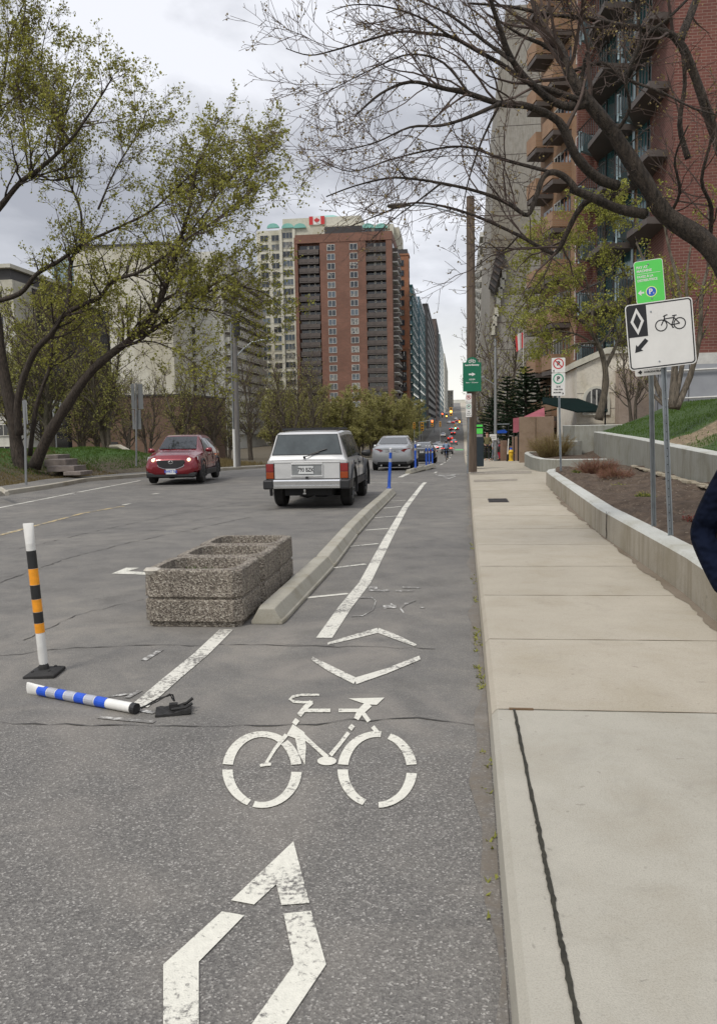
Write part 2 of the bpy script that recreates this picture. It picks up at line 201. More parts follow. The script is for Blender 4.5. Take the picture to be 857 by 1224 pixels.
# ------------------------------------------------------------ mesh helpers
COL=S.collection
class MB:
    def __init__(s): s.v=[]; s.f=[]; s.mi=[]; s.m=0
    def add(s,vs,fs):
        o=len(s.v); s.v+= [tuple(map(float,q)) for q in vs]; s.f+=[tuple(o+i for i in q) for q in fs]; s.mi+=[s.m]*len(fs)
    def box(s,x0,x1,y0,y1,z0,z1): s.add([(x0,y0,z0),(x1,y0,z0),(x1,y1,z0),(x0,y1,z0),(x0,y0,z1),(x1,y0,z1),(x1,y1,z1),(x0,y1,z1)],[(0,3,2,1),(4,5,6,7),(0,1,5,4),(1,2,6,5),(2,3,7,6),(3,0,4,7)]); return s
    def cbox(s,c,d,M4=None):
        o=len(s.v); x,y,z=c; a,b,h=[q/2 for q in d]; 
        if M4 is None: return s.box(x-a,x+a,y-b,y+b,z-h,z+h)
        t=MB().box(-a,a,-b,b,-h,h); s.add([Vector(c)+M4@Vector(q) for q in t.v],t.f); return s
    def tube(s,pts,rad,n=6,cap=True,jit=0):
        P=np.array([tuple(p) for p in pts],float); k=len(P); 
        if not hasattr(rad,'__len__'): rad=[rad]*k
        T=np.empty_like(P); T[1:-1]=P[2:]-P[:-2]; T[0]=P[1]-P[0]; T[-1]=P[-1]-P[-2]
        T/=np.maximum(np.linalg.norm(T,axis=1),1e-9)[:,None]
        a=np.array([0,0,1.0]) if abs(T[0][2])<.9 else np.array([1.0,0,0]); u=np.cross(T[0],a); u/=np.linalg.norm(u)
        an=np.arange(n)*2*math.pi/n; ca=np.cos(an)[:,None]; sa=np.sin(an)[:,None]; o=len(s.v)
        for i in range(k):
            u=u-T[i]*np.dot(u,T[i]); u/=max(np.linalg.norm(u),1e-9); w_=np.cross(T[i],u)
            s.v+=[tuple(q) for q in (P[i]+rad[i]*(ca*u+sa*w_)*((1+jit*np.sin(np.arange(n)*2.1+i*.9)[:,None]+rng.normal(0,jit*.7,(n,1))) if jit else 1))]
        nf=0
        for i in range(k-1):
            for j in range(n):
                j2=(j+1)%n; s.f.append((o+i*n+j,o+i*n+j2,o+(i+1)*n+j2,o+(i+1)*n+j)); nf+=1
        if cap: s.f.append(tuple(o+j for j in range(n))[::-1]); s.f.append(tuple(o+(k-1)*n+j for j in range(n))); nf+=2
        s.mi+=[s.m]*nf; return s
    def prism(s,poly,h0,h1,f=lambda a,b,h:(a,b,h)):
        n=len(poly); s.add([f(a,b,h0) for a,b in poly]+[f(a,b,h1) for a,b in poly],[tuple(range(n))[::-1],tuple(range(n,2*n))]+[(i,(i+1)%n,n+(i+1)%n,n+i) for i in range(n)]); return s
    def loft(s,rings,cap=True,closed=True):
        n=len(rings[0]); k=len(rings); fs=[]
        for i in range(k-1):
            for j in range(n if closed else n-1): fs.append((i*n+j,i*n+(j+1)%n,(i+1)*n+(j+1)%n,(i+1)*n+j))
        if cap: fs+= [tuple(range(n))[::-1],tuple((k-1)*n+j for j in range(n))]
        s.add([q for r in rings for q in r],fs); return s
    def lathe(s,prof,n=20,c=(0,0,0),ax='z',cap=True):
        rings=[]
        for r,h in prof:
            R=[]
            for j in range(n):
                a=2*math.pi*j/n; x,y=r*math.cos(a),r*math.sin(a)
                p={'z':(x,y,h),'x':(h,x,y),'y':(y,h,x)}[ax]; R.append((c[0]+p[0],c[1]+p[1],c[2]+p[2]))
            rings.append(R)
        return s.loft(rings,cap)
    def poly(s,pts): s.add(pts,[tuple(range(len(pts)))]); return s
    def text(s,txt,size,pos,ax=lambda x,y:(x,0,y),align='CENTER',sx=1.0,bold=0.0):
        c=bpy.data.curves.new('t','FONT'); c.body=txt; c.size=size; c.align_x=align; c.align_y='CENTER'; c.offset=bold; c.resolution_u=3
        o=bpy.data.objects.new('t',c); COL.objects.link(o); dg=bpy.context.evaluated_depsgraph_get(); me=bpy.data.meshes.new_from_object(o.evaluated_get(dg))
        s.add([tuple(np.array(pos)+np.array(ax(q.co.x*sx,q.co.y))) for q in me.vertices],[tuple(p.vertices) for p in me.polygons])
        bpy.data.objects.remove(o); bpy.data.curves.remove(c); bpy.data.meshes.remove(me); return s
    def build(s,name,m,parent=None,loc=None,rot=None,smooth=False,bevel=0,label=None):
        me=bpy.data.meshes.new(name); me.from_pydata(s.v,[],s.f)
        for q in (m if isinstance(m,(list,tuple)) else [m]): me.materials.append(q)
        if isinstance(m,(list,tuple)): me.polygons.foreach_set('material_index',s.mi)
        if smooth:
            me.polygons.foreach_set('use_smooth',[True]*len(me.polygons))
            if smooth is not True and hasattr(me,'set_sharp_from_angle'): me.set_sharp_from_angle(angle=math.radians(smooth))
        me.update(); o=bpy.data.objects.new(name,me); COL.objects.link(o)
        if parent: o.parent=parent
        if loc is not None: o.location=[float(q) for q in loc]
        if rot is not None: o.rotation_euler=rot
        if bevel: b=o.modifiers.new('b','BEVEL'); b.width=bevel; b.segments=2; b.limit_method='ANGLE'
        if label: o['label']=label
        return o
def tag(o,label=None,cat=None,group=None,kind=None):
    for k,v in (('label',label),('category',cat),('group',group),('kind',kind)):
        if v: o[k]=v
    return o
def thing(name,label,cat,loc=(0,0,0),rz=0,group=None,rot=None):
    o=bpy.data.objects.new(name,None); COL.objects.link(o); o.location=[float(q) for q in loc]; o.rotation_euler=rot or (0,0,rz); o.empty_display_size=.2
    return tag(o,label,cat,group)
def struct(o,label=None,cat=None): o['kind']='structure'; return tag(o,label,cat or o.name.split('.')[0].replace('_',' '))
KIDS={}
def copy_tree(o,parent=None,first=True):
    c=o.copy(); COL.objects.link(c)
    if parent is not None: c.parent=parent
    for ch in [q for q in COL.objects if q.parent==o]: copy_tree(ch,c,False)
    return c
def clone(o,loc,rz,label,scale=1):
    c=copy_tree(o); c.location=[float(q) for q in loc]; c.rotation_euler=(0,0,rz); c.scale=(scale,)*3 if not hasattr(scale,'__len__') else scale; c['label']=label; return c
def many(name,mb,m,parent,locs,cap=100,size=None):
    """one mesh per instance up to cap (nearest ones), the rest one stuff mesh. locs: list of (x,y,z,rz)"""
    locs=sorted(locs,key=lambda q:q[0]**2+q[1]**2+(q[2]-CH)**2)
    o0=None
    for q in locs[:cap]:
        if o0 is None: o0=o=mb.build(name,m,parent)
        else: o=bpy.data.objects.new(name,o0.data); COL.objects.link(o); o.parent=parent
        o.location=q[:3]; o.rotation_euler=(0,0,q[3])
    if len(locs)>cap:
        r=MB()
        for q in locs[cap:]:
            c,s_=math.cos(q[3]),math.sin(q[3]); off=len(r.v)
            r.v+=[(x*c-y*s_+q[0],x*s_+y*c+q[1],z+q[2]) for x,y,z in mb.v]; r.f+=[tuple(off+i for i in f) for f in mb.f]; r.mi+=mb.mi
        o=r.build(name,m,parent); o['kind']='stuff'
def boolcut(o,cuts):
    """cut meshes out of o, baked"""
    for mb in cuts:
        c=mb.build('cutter',BLACK); m=o.modifiers.new('b','BOOLEAN'); m.operation='DIFFERENCE'; m.object=c; m.solver='EXACT'
        bpy.context.view_layer.update(); dg=bpy.context.evaluated_depsgraph_get(); me=bpy.data.meshes.new_from_object(o.evaluated_get(dg))
        o.modifiers.clear(); 
        if len(me.polygons)>10: o.data=me
        bpy.data.objects.remove(c)
# ------------------------------------------------------------ ground, road, pavements
_far=np.concatenate([np.arange(-8,60,2.0),np.arange(60,420,10.0),np.arange(420,1601,40.0)])
def ribbon(xa,xb,dz=0.0,Ys=None,nx=1,skirt=0):
    m=MB(); Ys=_far if Ys is None else Ys; rows=[]
    for Y in Ys:
        a,b=xa(Y),xb(Y); z=hz(Y)+dz; r=[(a+(b-a)*i/nx,Y,z) for i in range(nx+1)]
        if skirt: r=[(a,Y,z-skirt)]+r+[(b,Y,z-skirt)]
        rows.append(r)
    n=len(rows[0]); m.add([q for r in rows for q in r],[(i*n+j,i*n+j+1,(i+1)*n+j+1,(i+1)*n+j) for i in range(len(rows)-1) for j in range(n-1)]); return m
gm=MB(); xs=[-700,-300,-120,-60,-35,-20,-12,0,6,15,35,60,150,400,900]; ys=list(np.arange(-40,60,6.0))+list(np.arange(60,500,20.0))+list(np.arange(500,3001,125.0))
gm.add([(x,y,hz(y)-.12) for y in ys for x in xs],[(i*len(xs)+j,i*len(xs)+j+1,(i+1)*len(xs)+j+1,(i+1)*len(xs)+j) for i in range(len(ys)-1) for j in range(len(xs)-1)])
struct(gm.build('ground',GROUND),'earth and paving of the city blocks beyond the street, rising to the horizon')
road=struct(ribbon(lambda Y:Lx(Y)-.05,lambda Y:Rx(Y)+.05,0,nx=4).build('road',ASPH),'grey worn asphalt street running away downhill with bike lane at its right')
def zr(Y): return hz(Y)+.005
def decal(polys,name,m,label=None,px=True,dz=.005,parent=road):
    mb=MB()
    if isinstance(polys,WL): px=False
    for pi_,P in enumerate(polys):
        if px: P=[G(*q)[:2] for q in P]
        mb.poly([(q[0],q[1],hz(q[1])+dz+.00012*(pi_%12)) for q in P])
    # make every face point up
    for i,f in enumerate(mb.f):
        a=[mb.v[k] for k in f]; ar=sum(a[k][0]*a[(k+1)%len(a)][1]-a[(k+1)%len(a)][0]*a[k][1] for k in range(len(a)))
        if ar<0: mb.f[i]=f[::-1]
    return mb.build(name,m,parent,label=label)
def stripw(pts,wd):
    """strip polygons of world width wd along world xy points"""
    P=[np.array(p[:2],float) for p in pts]; L=[];R_=[]
    for i,p in enumerate(P):
        t=P[min(i+1,len(P)-1)]-P[max(i-1,0)]; t/=np.linalg.norm(t); n=np.array([-t[1],t[0]]); ww=wd[i] if hasattr(wd,'__len__') else wd
        L.append(p+n*ww/2); R_.append(p-n*ww/2)
    return [[L[i],L[i+1],R_[i+1],R_[i]] for i in range(len(P)-1)]
class WL(list):
    def __add__(s,o): return WL(list(s)+list(o))
def pxs(pts,wd): return WL(stripw([G(*q) for q in pts],wd))
def pband(pts,w0):
    """strip in pixel space with pixel width (w or list), returns px polys"""
    out_=[];L=[];R_=[]
    for i,p in enumerate(pts):
        p=np.array(p,float); t=np.array(pts[min(i+1,len(pts)-1)],float)-np.array(pts[max(i-1,0)],float); t/=np.linalg.norm(t); n=np.array([-t[1],t[0]]); ww=w0[i] if hasattr(w0,'__len__') else w0
        L.append(p+n*ww/2); R_.append(p-n*ww/2)
    return [[L[i],L[i+1],R_[i+1],R_[i]] for i in range(len(pts)-1)]
# near diamond
zd=lambda L:[(150+x/1.5582,980+y/1.5582) for x,y in L]
dia=[zd([(313,42),(343,157),(291,161),(281,122)]),zd([(313,42),(281,122),(240,160),(197,152)]),
 zd([(180,173),(222,180),(137,267),(71,272)]),zd([(71,272),(137,267),(137,410),(71,410)]),zd([(295,177),(346,172),(374,272),(314,272)]),zd([(314,272),(374,272),(262,440),(185,455)])]
decal(dia,'diamond_marking',PAINT,'large white diamond marking nearest the camera')
zb=lambda L:[(290+x/2.857,670+y/2.857) for x,y in L]
bp=[]
def ring(cx,cy,a0,a1,ro=(47.5,46),ri=(35,39),n=14):
    A=[math.radians(a0+(a1-a0)*i/n) for i in range(n+1)]
    for i in range(n): bp.append([(cx+ro[0]*math.cos(A[i]),cy-ro[1]*math.sin(A[i])),(cx+ro[0]*math.cos(A[i+1]),cy-ro[1]*math.sin(A[i+1])),(cx+ri[0]*math.cos(A[i+1]),cy-ri[1]*math.sin(A[i+1])),(cx+ri[0]*math.cos(A[i]),cy-ri[1]*math.sin(A[i]))])
ring(451,921,8,70); ring(451,921,84,172); ring(451,921,180,248); ring(451,921,272,354)
ring(313.5,921,8,50); ring(313.5,921,56,172); ring(313.5,921,180,248); ring(313.5,921,256,356)
bp+=[zb([(150,600),(172,562),(212,590),(217,640),(213,700),(190,660),(180,610)])]
bp+=pband(zb([(150,598),(112,645),(80,697)]),[5,4,3.5])+pband(zb([(60,704),(82,698),(98,700)]),[3,5,3])
bp+=pband(zb([(176,562),(188,546)]),6)+pband(zb([(193,532),(214,506),(236,486)]),6)
bp+=pband(zb([(262,461),(200,461),(172,467),(163,476),(174,484),(205,487),(240,486)]),[2.4,2.6,3.2,4,3.2,2.8,2.6])
bp+=pband(zb([(200,515),(300,515)]),4.2)+pband(zb([(328,515),(408,515)]),4.2)
bp+=[zb([(362,474),(484,471),(458,496),(425,494),(400,487)])]
bp+=pband(zb([(432,492),(400,522),(388,545)]),[9,8,6])+pband(zb([(378,566),(366,580)]),5.5)+pband(zb([(362,590),(330,632),(300,668)]),[4.6,4.4,5])
bp+=pband(zb([(206,600),(250,640),(290,676)]),[5.5,4.5,5.5])+pband(zb([(408,520),(432,552)]),5)+pband(zb([(444,570),(468,600)]),5)
bp.append([(390.8+11.5*math.cos(a),910.8+5.2*math.sin(a)) for a in np.linspace(0,2*math.pi,18)[:-1]])
decal(bp,'bicycle_symbol',PAINT,'clear white bicycle symbol in the bike lane')
decal(pband(zb([(290,286),(380,262),(462,240)]),[2.5,5,6])+pband(zb([(462,240),(520,262),(592,292)]),[6,6,3])+pband(zb([(237,336),(300,372),(385,414)]),[4,7.5,8])+pband(zb([(385,414),(490,380),(605,334)]),[8,6,5]),'diamond_marking',PAINTW,'worn broken white diamond marking')
wb=pband(zb([(430,93),(460,93)]),3)+pband(zb([(430,104),(500,104)]),2.2)+pband(zb([(522,105),(582,105)]),2)+pband(zb([(545,93),(607,94)]),1.8)+pband(zb([(480,160),(525,158)]),4)+pband(zb([(505,150),(525,160)]),2)+pband(zb([(590,137),(555,150),(538,165),(550,180)]),[1.5,2.5,2.5,1.5])+pband(zb([(400,128),(440,126),(455,140),(445,170),(410,190),(370,192)]),[2,2,1.5,1.2,1.2,1.2])+pband(zb([(606,160),(620,162)]),2.5)
decal(wb,'bicycle_symbol',PAINTVW,'mostly worn away bicycle symbol')
z4=lambda L:[(290+x/2.955,460+y/2.955) for x,y in L]
decal(pband(z4([(680,312),(715,318),(750,313)]),[1,1.6,1])+pband(z4([(705,322),(728,327),(752,318)]),[1,1.6,1])+pband(z4([(690,310),(765,310)]),.6),'bicycle_symbol',PAINTVW,'small far bicycle symbol near the crest')
ln=[(387.5,763),(412,727),(436,697),(463,645),(484,607),(505,579),(521.5,561)]
decal(pxs(ln,[.13,.13,.13,.13,.12,.11,.09]),'lane_line',PAINTW,'long curving white line of the bike lane')
decal(pxs([(271,753),(240,783),(205,812),(166,846)],.12),'lane_line',PAINTW,'short worn white line leading to the planters')
hat=[((366,715),(416,710)),((398,679.3),(437,674.5)),((417,653.6),(452,650)),((436,634),(464,632)),((448,619),(474,617)),((458.5,607.5),(479.5,605.5)),((468,599),(485,598))]
for a,b in hat: decal(pxs([a,b],.07),'hatch_tick',PAINTW)
decal([[(134,686),(151,679),(167,679),(150,684)],[(134,686),(150,683),(176,684.5),(176,687.5)]],'lane_tick',PAINT,'small white angled marking left of the planters')
decal(pxs([(172,790),(193,777)],.05)+pxs([(152,835),(168,826)],.04)+pxs([(118,858),(185,864)],.04)+pxs([(130,833),(160,830)],.035)+pxs([(150,846),(185,853)],.04),'old_paint_mark',PAINTVW)
wlp=[G(0,607),G(168,573)]; dd=(wlp[1]-wlp[0]); 
decal(WL(stripw([wlp[0]-dd*.6,wlp[0],wlp[0]+dd*.42],.1)+stripw([wlp[0]+dd*.45,wlp[1]],.1)),'edge_line',PAINTW,'white line along the far left kerb')
decal(WL(stripw([G(95,590.5),G(20,597)],.06)),'edge_line',PAINTVW)
yl=[G(0,640)-np.array([.4,7,0]),G(0,640),G(100,613.5),G(148,605)]
decal(WL(stripw(yl,.1)),'centre_line',YEL,'faded yellow centre line')
for a,b in (((12,636.5),(22,634.5)),((148,603.5),(156,602)),((182,590.5),(190,589.5))): decal(pxs([a,b],.12),'centre_dash',PAINT)
decal(pxs([(412,576.5),(499,576.5)],.12)+pxs([(478,569),(488,563.5)],.16),'stop_line',PAINTW)
for Y in (45,56,68,80,95,115,140): decal([[(-1.0,Y),(-.88,Y),(-.84,Y+6),(-.96,Y+6)]],'lane_dash',PAINTW,px=False,dz=.01)
decal([[(-.5,168),(1.1,168),(1.15,175),(-.5,175)]],'green_crossing',GRN,'green painted stretch of bike lane far off',px=False,dz=.02)
decal([[(-9.4,178),(-6.5,178),(-6.5,186),(-9.2,186)]],'green_crossing',GRN,px=False,dz=.02)
for Y in (150,): decal([[(-8.8,Y+i*.0),(-1.2,Y),(-1.2,Y+.6),(-8.8,Y+.6)] for i in (0,)],'stop_line',PAINTW,'far stop line at the lights',px=False,dz=.015)
for X in (-4.3,):
    for Y in (60,72,84,96,110,125,200,220,240,260,280,300): decal([[(X,Y),(X+.14,Y),(X+.14,Y+4),(X,Y+4)]],'lane_dash',PAINTW,px=False,dz=.012)
# cracks in the asphalt
CRK=mat('crack_tar',(.06,.056,.05),.8,0,.3,30)
def crack(pts,wd=.012,jit=.03,name='crack'):
    P=[G(*q)[:2] for q in pts]; Q=[]
    for i in range(len(P)-1):
        L=np.linalg.norm(P[i+1]-P[i]); k=max(2,int(L/.09)); 
        for j in range(k): Q.append(P[i]+(P[i+1]-P[i])*j/k+rng.normal(0,jit*.5,2))
    Q.append(P[-1]); decal(stripw(Q,[wd*.8*random.choice([.25,.5,.8,1.0,1.4]) for _ in Q]),name,CRK,px=False,dz=.004)
crack([(-60,864),(60,866),(190,868),(330,868),(420,862),(500,859),(588,868)],.016)
crack([(-20,787),(60,777),(150,772),(300,771),(420,773),(520,776)],.014)
crack([(30,765),(60,750),(100,733),(172,717)],.012); crack([(-10,700),(80,668),(150,650),(230,633),(300,618)],.02)
crack([(20,657),(120,634),(210,615),(290,600)],.02); crack([(45,611),(130,608),(200,606),(300,604)],.02); crack([(60,640),(180,634),(260,637)],.015)
crack([(220,625),(300,612),(420,600)],.015); crack([(325,770),(400,772)],.01)
STN=mk_paint('kerbside_grit',(.16,.135,.105),.48,.2,9)
decal([[(Rx(Y)-.06-.03*math.sin(Y*2)-.02*math.sin(Y*7),Y),(Rx(Y),Y),(Rx(Y+.2),Y+.2),(Rx(Y+.2)-.06-.03*math.sin(Y*2+.4)-.02*math.sin(Y*7+1.4),Y+.2)] for Y in np.arange(0,34,.2)],'gutter_grit',STN,px=False,dz=.004)
mh=MB(); 
# ---- right sidewalk: kerb, slabs, joints
KH=.13
def Wx(Y): return float(np.interp(Y,[-10,6.5,7.7,12,22,26,34,60],[1.96,1.97,2.02,1.97,2.25,2.9,2.9,3.4]))
sw=struct(thing('sidewalk',None,None),'pale concrete pavement on the right with joints across it')
def jY(y): return float(G(700,y,.13)[1])
jl=[jY(y) for y in (765,712,677,651,632,616,604,594,585,577.5,571)]; 
YJ=float(G(614,848,.13)[1])
Yend=[-8,2.5]+[YJ]+jl+[32,36,42,50,60,75,95,120,170,240,320,500,1600]
def slab(a,b,m,label=None,gx=.012):
    r=MB(); k=max(2,int((b-a)/1.0)); Ys=np.linspace(a+gx/2,b-gx/2,k) 
    rows=[]
    for Y in Ys:
        z=hz(Y)+KH; x0=Rx(Y)+.025; x1=(Wx(Y) if Y<25 else 3.6+.01*Y)+.1; rows.append([(Rx(Y),Y,z-KH-.05),(x0-.008,Y,z-.03),(x0+.02,Y,z),(x1,Y,z+.004),(x1,Y,z-.2)])
    r.loft(rows,True,False); return r.build('slab',m,sw,label=label,smooth=False)
slab(-8,1.4,SWNEW); slab(1.4,YJ,SWNEW,'newer greyer concrete slab nearest the camera')
for a,b in zip(Yend[2:-1],Yend[3:]): slab(a,b,SWALK)
JM=mk_concrete('joint_dirt',(.25,.21,.155),stain=.6)
for Yj in [YJ]+jl:
    m=MB(); z=hz(Yj)+KH+.0055; a=Rx(Yj)+.05; b=Wx(Yj)-.01; n=14
    wv=[random.uniform(.001,.005)*(1+Yj*.05) for _ in range(n+1)]
    m.add([(a+(b-a)*i/n,Yj-wv[i],z) for i in range(n+1)]+[(a+(b-a)*i/n,Yj+wv[i]*.8,z) for i in range(n+1)],[(i,i+1,n+2+i,n+1+i) for i in range(n)]); m.build('slab_joint',JM,sw)
# expansion joint strip
jp=[G(614,848,.13),G(640,975,.13),G(662,1085,.13),G(690,1224,.13)]; jp.append(jp[-1]+(jp[-1]-jp[-2])*1.5)
Q=[]
for i in range(len(jp)-1):
    for j in range(28): Q.append(jp[i]+(jp[i+1]-jp[i])*j/28+np.array([rng.normal(0,.0012),0,0]))
mb=MB(); 
for q in stripw(Q,[random.uniform(.012,.02) for _ in Q]): mb.poly([(a[0],a[1],KH+.006) for a in q])
for f_i,f in enumerate(mb.f): mb.f[f_i]=f[::-1] if True else f
mb.build('expansion_joint',mat('joint_filler',(.028,.026,.018),.95,0,.5,40),sw,label='black open joint behind the kerb')
mb=MB(); mb.box(.27,.40,YJ-.012,YJ+.012,KH,KH+.0065); mb.build('expansion_joint',mat('rust_edge',(.13,.08,.04),.9),sw)
# iron covers set in the pavement
cv=MB(); a=G(563,598,.15); cv.box(.62,1.02,a[1]-.3,a[1]+.5,KH-.01,KH+.008)
for i in range(7): cv.box(.64,1.0,a[1]-.26+i*.11,a[1]-.2+i*.11,KH+.008,KH+.014)
cv.build('utility_cover',mat('cast_iron',(.05,.045,.045),.6,.4,.3,20),sw,label='dark square iron cover near the kerb')
pm=MB(); 
for (y0,y1,x0,x1) in ((575.5,573,566,618),(566,562.5,562,635)):
    A=[G(x0,y0,.135),G(x1,y0-1.6,.135),G(x1,y1-1.5,.135),G(x0,y1,.135)]; pm.poly([(q[0],q[1],hz(q[1])+KH+.006) for q in A])
pm.build('patch',mat('tar_patch',(.26,.23,.185),.9,0,.35,9),sw,label='dark strips across the pavement')
# base-of-wall dirt
dm=MB()
_dn=[random.random() for _ in range(400)]
def dw(Y): k=int(Y*10)%400; return .05+.04*math.sin(Y*.83+1)+.02*math.sin(Y*5.1)+.05*_dn[k]*_dn[(k*7)%400]
for i in range(180):
    Y=2+i*.1
    dm.poly([(Wx(Y)-dw(Y),Y,KH+.007),(Wx(Y)+.02,Y,KH+.007),(Wx(Y+.1)+.02,Y+.1,KH+.007),(Wx(Y+.1)-dw(Y+.1),Y+.1,KH+.007)])
dm.build('wall_foot_dirt',mk_concrete('dirt_on_concrete',(.2,.165,.125),stain=.7),sw)
# gutter weeds
gw=MB()
for _ in range(260):
    Y=random.choice([random.uniform(2,14),random.uniform(5,8)]); x=Rx(Y)-random.uniform(.0,.06)
    if math.sin(Y*5)+math.sin(Y*2.3)<.2: continue
    for k in range(3):
        a=random.uniform(0,6.28); h=random.uniform(.008,.028); gw.poly([(x,Y,.004),(x+.012*math.cos(a),Y+.012*math.sin(a),.004),(x+.02*math.cos(a+1),Y+.02*math.sin(a+1),h)])
tag(gw.build('gutter_weeds',LEAFY),'tiny yellow green weeds growing in the gutter','weeds',kind='stuff')
# ---- left pavement, bank
struct(ribbon(lambda Y:Lx(Y)-1.5,lambda Y:Lx(Y)-.16,.11,_far[_far<110]).build('left_sidewalk',ASPH),'dark asphalt footway on the far left of the street')
kb=MB(); Ys=[y for y in _far if y<200]; kb.loft([[(Lx(Y)-.17,Y,hz(Y)-.1),(Lx(Y)-.17,Y,hz(Y)+.13),(Lx(Y)-.01,Y,hz(Y)+.12),(Lx(Y),Y,hz(Y)-.1)] for Y in Ys],True,True)
struct(kb.build('left_kerb',KERBC),'pale concrete kerb along the far left side')
def bankh(x,Y):
    s=max(0,(Lx(Y)-1.45)-x); cap=np.interp(Y,[-20,30,36,42,50,200],[.9,1.0,1.05,.5,.25,.3]); t=min(1,s/3.2); return hz(Y)+.1+cap*(t*t*(3-2*t))+.03*math.sin(x*3.1+Y*1.3)*min(1,s)
bk=MB(); Ys=list(np.arange(-6,60,1.0))+list(np.arange(60,240,10.)); U_=[0,.3,.7,1.1,1.6,2.2,3,4,6,10,20,40]
bk.add([((Lx(Y)-1.45)-u,Y,bankh((Lx(Y)-1.45)-u,Y) if u else hz(Y)+.05) for Y in Ys for u in U_],[(i*12+j+1,i*12+j,(i+1)*12+j,(i+1)*12+j+1) for i in range(len(Ys)-1) for j in range(11)])
m_,t_,b_=nodes('bank_ground'); co=objco(t_,True); n_=noise(t_,.5,6,.65,co); sp_=t_.nodes.new('ShaderNodeSeparateXYZ'); t_.links.new(co,sp_.inputs[0])
mr_=t_.nodes.new('ShaderNodeMapRange'); mr_.inputs['From Min'].default_value=.35; mr_.inputs['From Max'].default_value=.75; t_.links.new(sp_.outputs['Z'],mr_.inputs['Value'])
fa=noise(t_,6,6,.7,co); rg=ramp(t_,[(.3,(.03,.07,.009)),(.6,(.05,.11,.015)),(.8,(.07,.13,.024))]); t_.links.new(fa.outputs['Fac'],rg.inputs[0])
rd=ramp(t_,[(.35,(.045,.035,.022)),(.55,(.1,.08,.05)),(.75,(.075,.085,.03))]); t_.links.new(fa.outputs['Fac'],rd.inputs[0])
my=t_.nodes.new('ShaderNodeMapRange'); my.inputs['From Min'].default_value=26; my.inputs['From Max'].default_value=29; t_.links.new(sp_.outputs['Y'],my.inputs['Value'])
mu=t_.nodes.new('ShaderNodeMath'); mu.operation='MULTIPLY'; t_.links.new(mr_.outputs[0],mu.inputs[0]); t_.links.new(my.outputs[0],mu.inputs[1])
t_.links.new(mixc(t_,mu.outputs[0],rd.outputs[0],rg.outputs[0]),b_.inputs['Base Color']); b_.inputs['Roughness'].default_value=.95; bump(t_,b_,fa.outputs['Fac'],.7,.05)
struct(bk.build('left_bank',m_,smooth=True),'grassy earth bank behind the left footway')
gb=MB()
def blade(mb,x,y,z,h,wd=.012):
    a=random.uniform(0,6.28); l=random.uniform(0,.5)*h; b=a+random.uniform(-1,1)
    mb.v+=[(x-wd*math.cos(a),y-wd*math.sin(a),z),(x+wd*math.cos(a),y+wd*math.sin(a),z),(x+l*math.cos(b),y+l*math.sin(b),z+h)]; o=len(mb.v)-3; mb.f.append((o,o+1,o+2)); mb.mi.append(0)
for _ in range(16000):
    Y=random.uniform(27,42); x=Lx(Y)-random.uniform(2.2,8); blade(gb,x,Y,bankh(x,Y)-.01,random.uniform(.05,.11),.02)
tag(gb.build('grass',BLADE),'fresh green grass growing on the left bank','grass',kind='stuff')
gb=MB()
for _ in range(9000):
    Y=random.uniform(19,32); x=Lx(Y)-1.45-random.uniform(.1,2.6)**1.2; blade(gb,x,Y,bankh(x,Y)-.01,random.uniform(.03,.1),.02)
for _ in range(2500):
    Y=random.uniform(40,50); x=Lx(Y)-1.4-random.uniform(0,3); blade(gb,x,Y,bankh(x,Y)-.01,random.uniform(.08,.3),.03)
tag(gb.build('dry_grass',DRYB),'dry straw coloured grass at the foot of the left bank','grass',kind='stuff')
print('p2 ok')
# ------------------------------------------------------------ right side walls and beds
def wallstrip(pts,wd,z0,z1,name,m,par=None,cap=None,ch=.02,side=1,label=None,capm=None):
    """wall following xy points (street-side face), thickness wd toward +side; closed section with chamfered top"""
    P=[np.array(p[:2],float) for p in pts]; rings=[];zz=(lambda i,a:a[i] if hasattr(a,'__len__') else a)
    for i,p in enumerate(P):
        t=P[min(i+1,len(P)-1)]-P[max(i-1,0)]; t/=np.linalg.norm(t); n=np.array([t[1],-t[0]])*side
        a=p;b=p+n*wd; h=zz(i,z1); l=zz(i,z0)
        rings.append([(a[0],a[1],l),(a[0],a[1],h-ch),(*(a+n*ch),h),(*(b-n*ch),h),(b[0],b[1],h-ch),(b[0],b[1],l)])
    mb=MB(); mb.loft(rings); 
    if capm is not None:
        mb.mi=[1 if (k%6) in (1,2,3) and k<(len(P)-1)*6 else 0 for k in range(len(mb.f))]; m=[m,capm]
    return mb.build(name,m,par,label=label)
lw=tag(thing('low_retaining_wall',None,None),'low concrete wall beside the pavement with two sign posts on it','wall')
ends=[-1.5,1.8,6.98,11.35,16.0,20.9]
for a,b in zip(ends,ends[1:]):
    Ys=np.linspace(a+.008,b-.008,8); j=random.uniform(-.008,.008)
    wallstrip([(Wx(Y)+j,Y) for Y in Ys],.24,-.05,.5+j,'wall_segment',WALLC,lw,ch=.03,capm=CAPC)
# cracked joint
m=MB(); Yc_=11.36; z=.5; pts=[(Yc_,.505)]
for k in range(9): pts.append((Yc_+rng.normal(0,.03),.5-.05*(k+1)))
m.loft([[(Wx(y)-.012,y-random.uniform(.008,.035),z),(Wx(y)-.012,y+random.uniform(.008,.03),z)] for y,z in pts],False,False); m.build('crack',mat('crack_shadow',(.06,.05,.04),.95),lw,label='jagged open crack in the wall')
# rounded end
e_=[(Wx(20.92),20.92),(2.24,21.6),(2.32,22.1),(2.5,22.5),(2.9,22.75),(3.6,22.85)]
wallstrip(e_,.22,-.05,.5,'wall_segment',WALLC,lw,ch=.03,capm=CAPC)
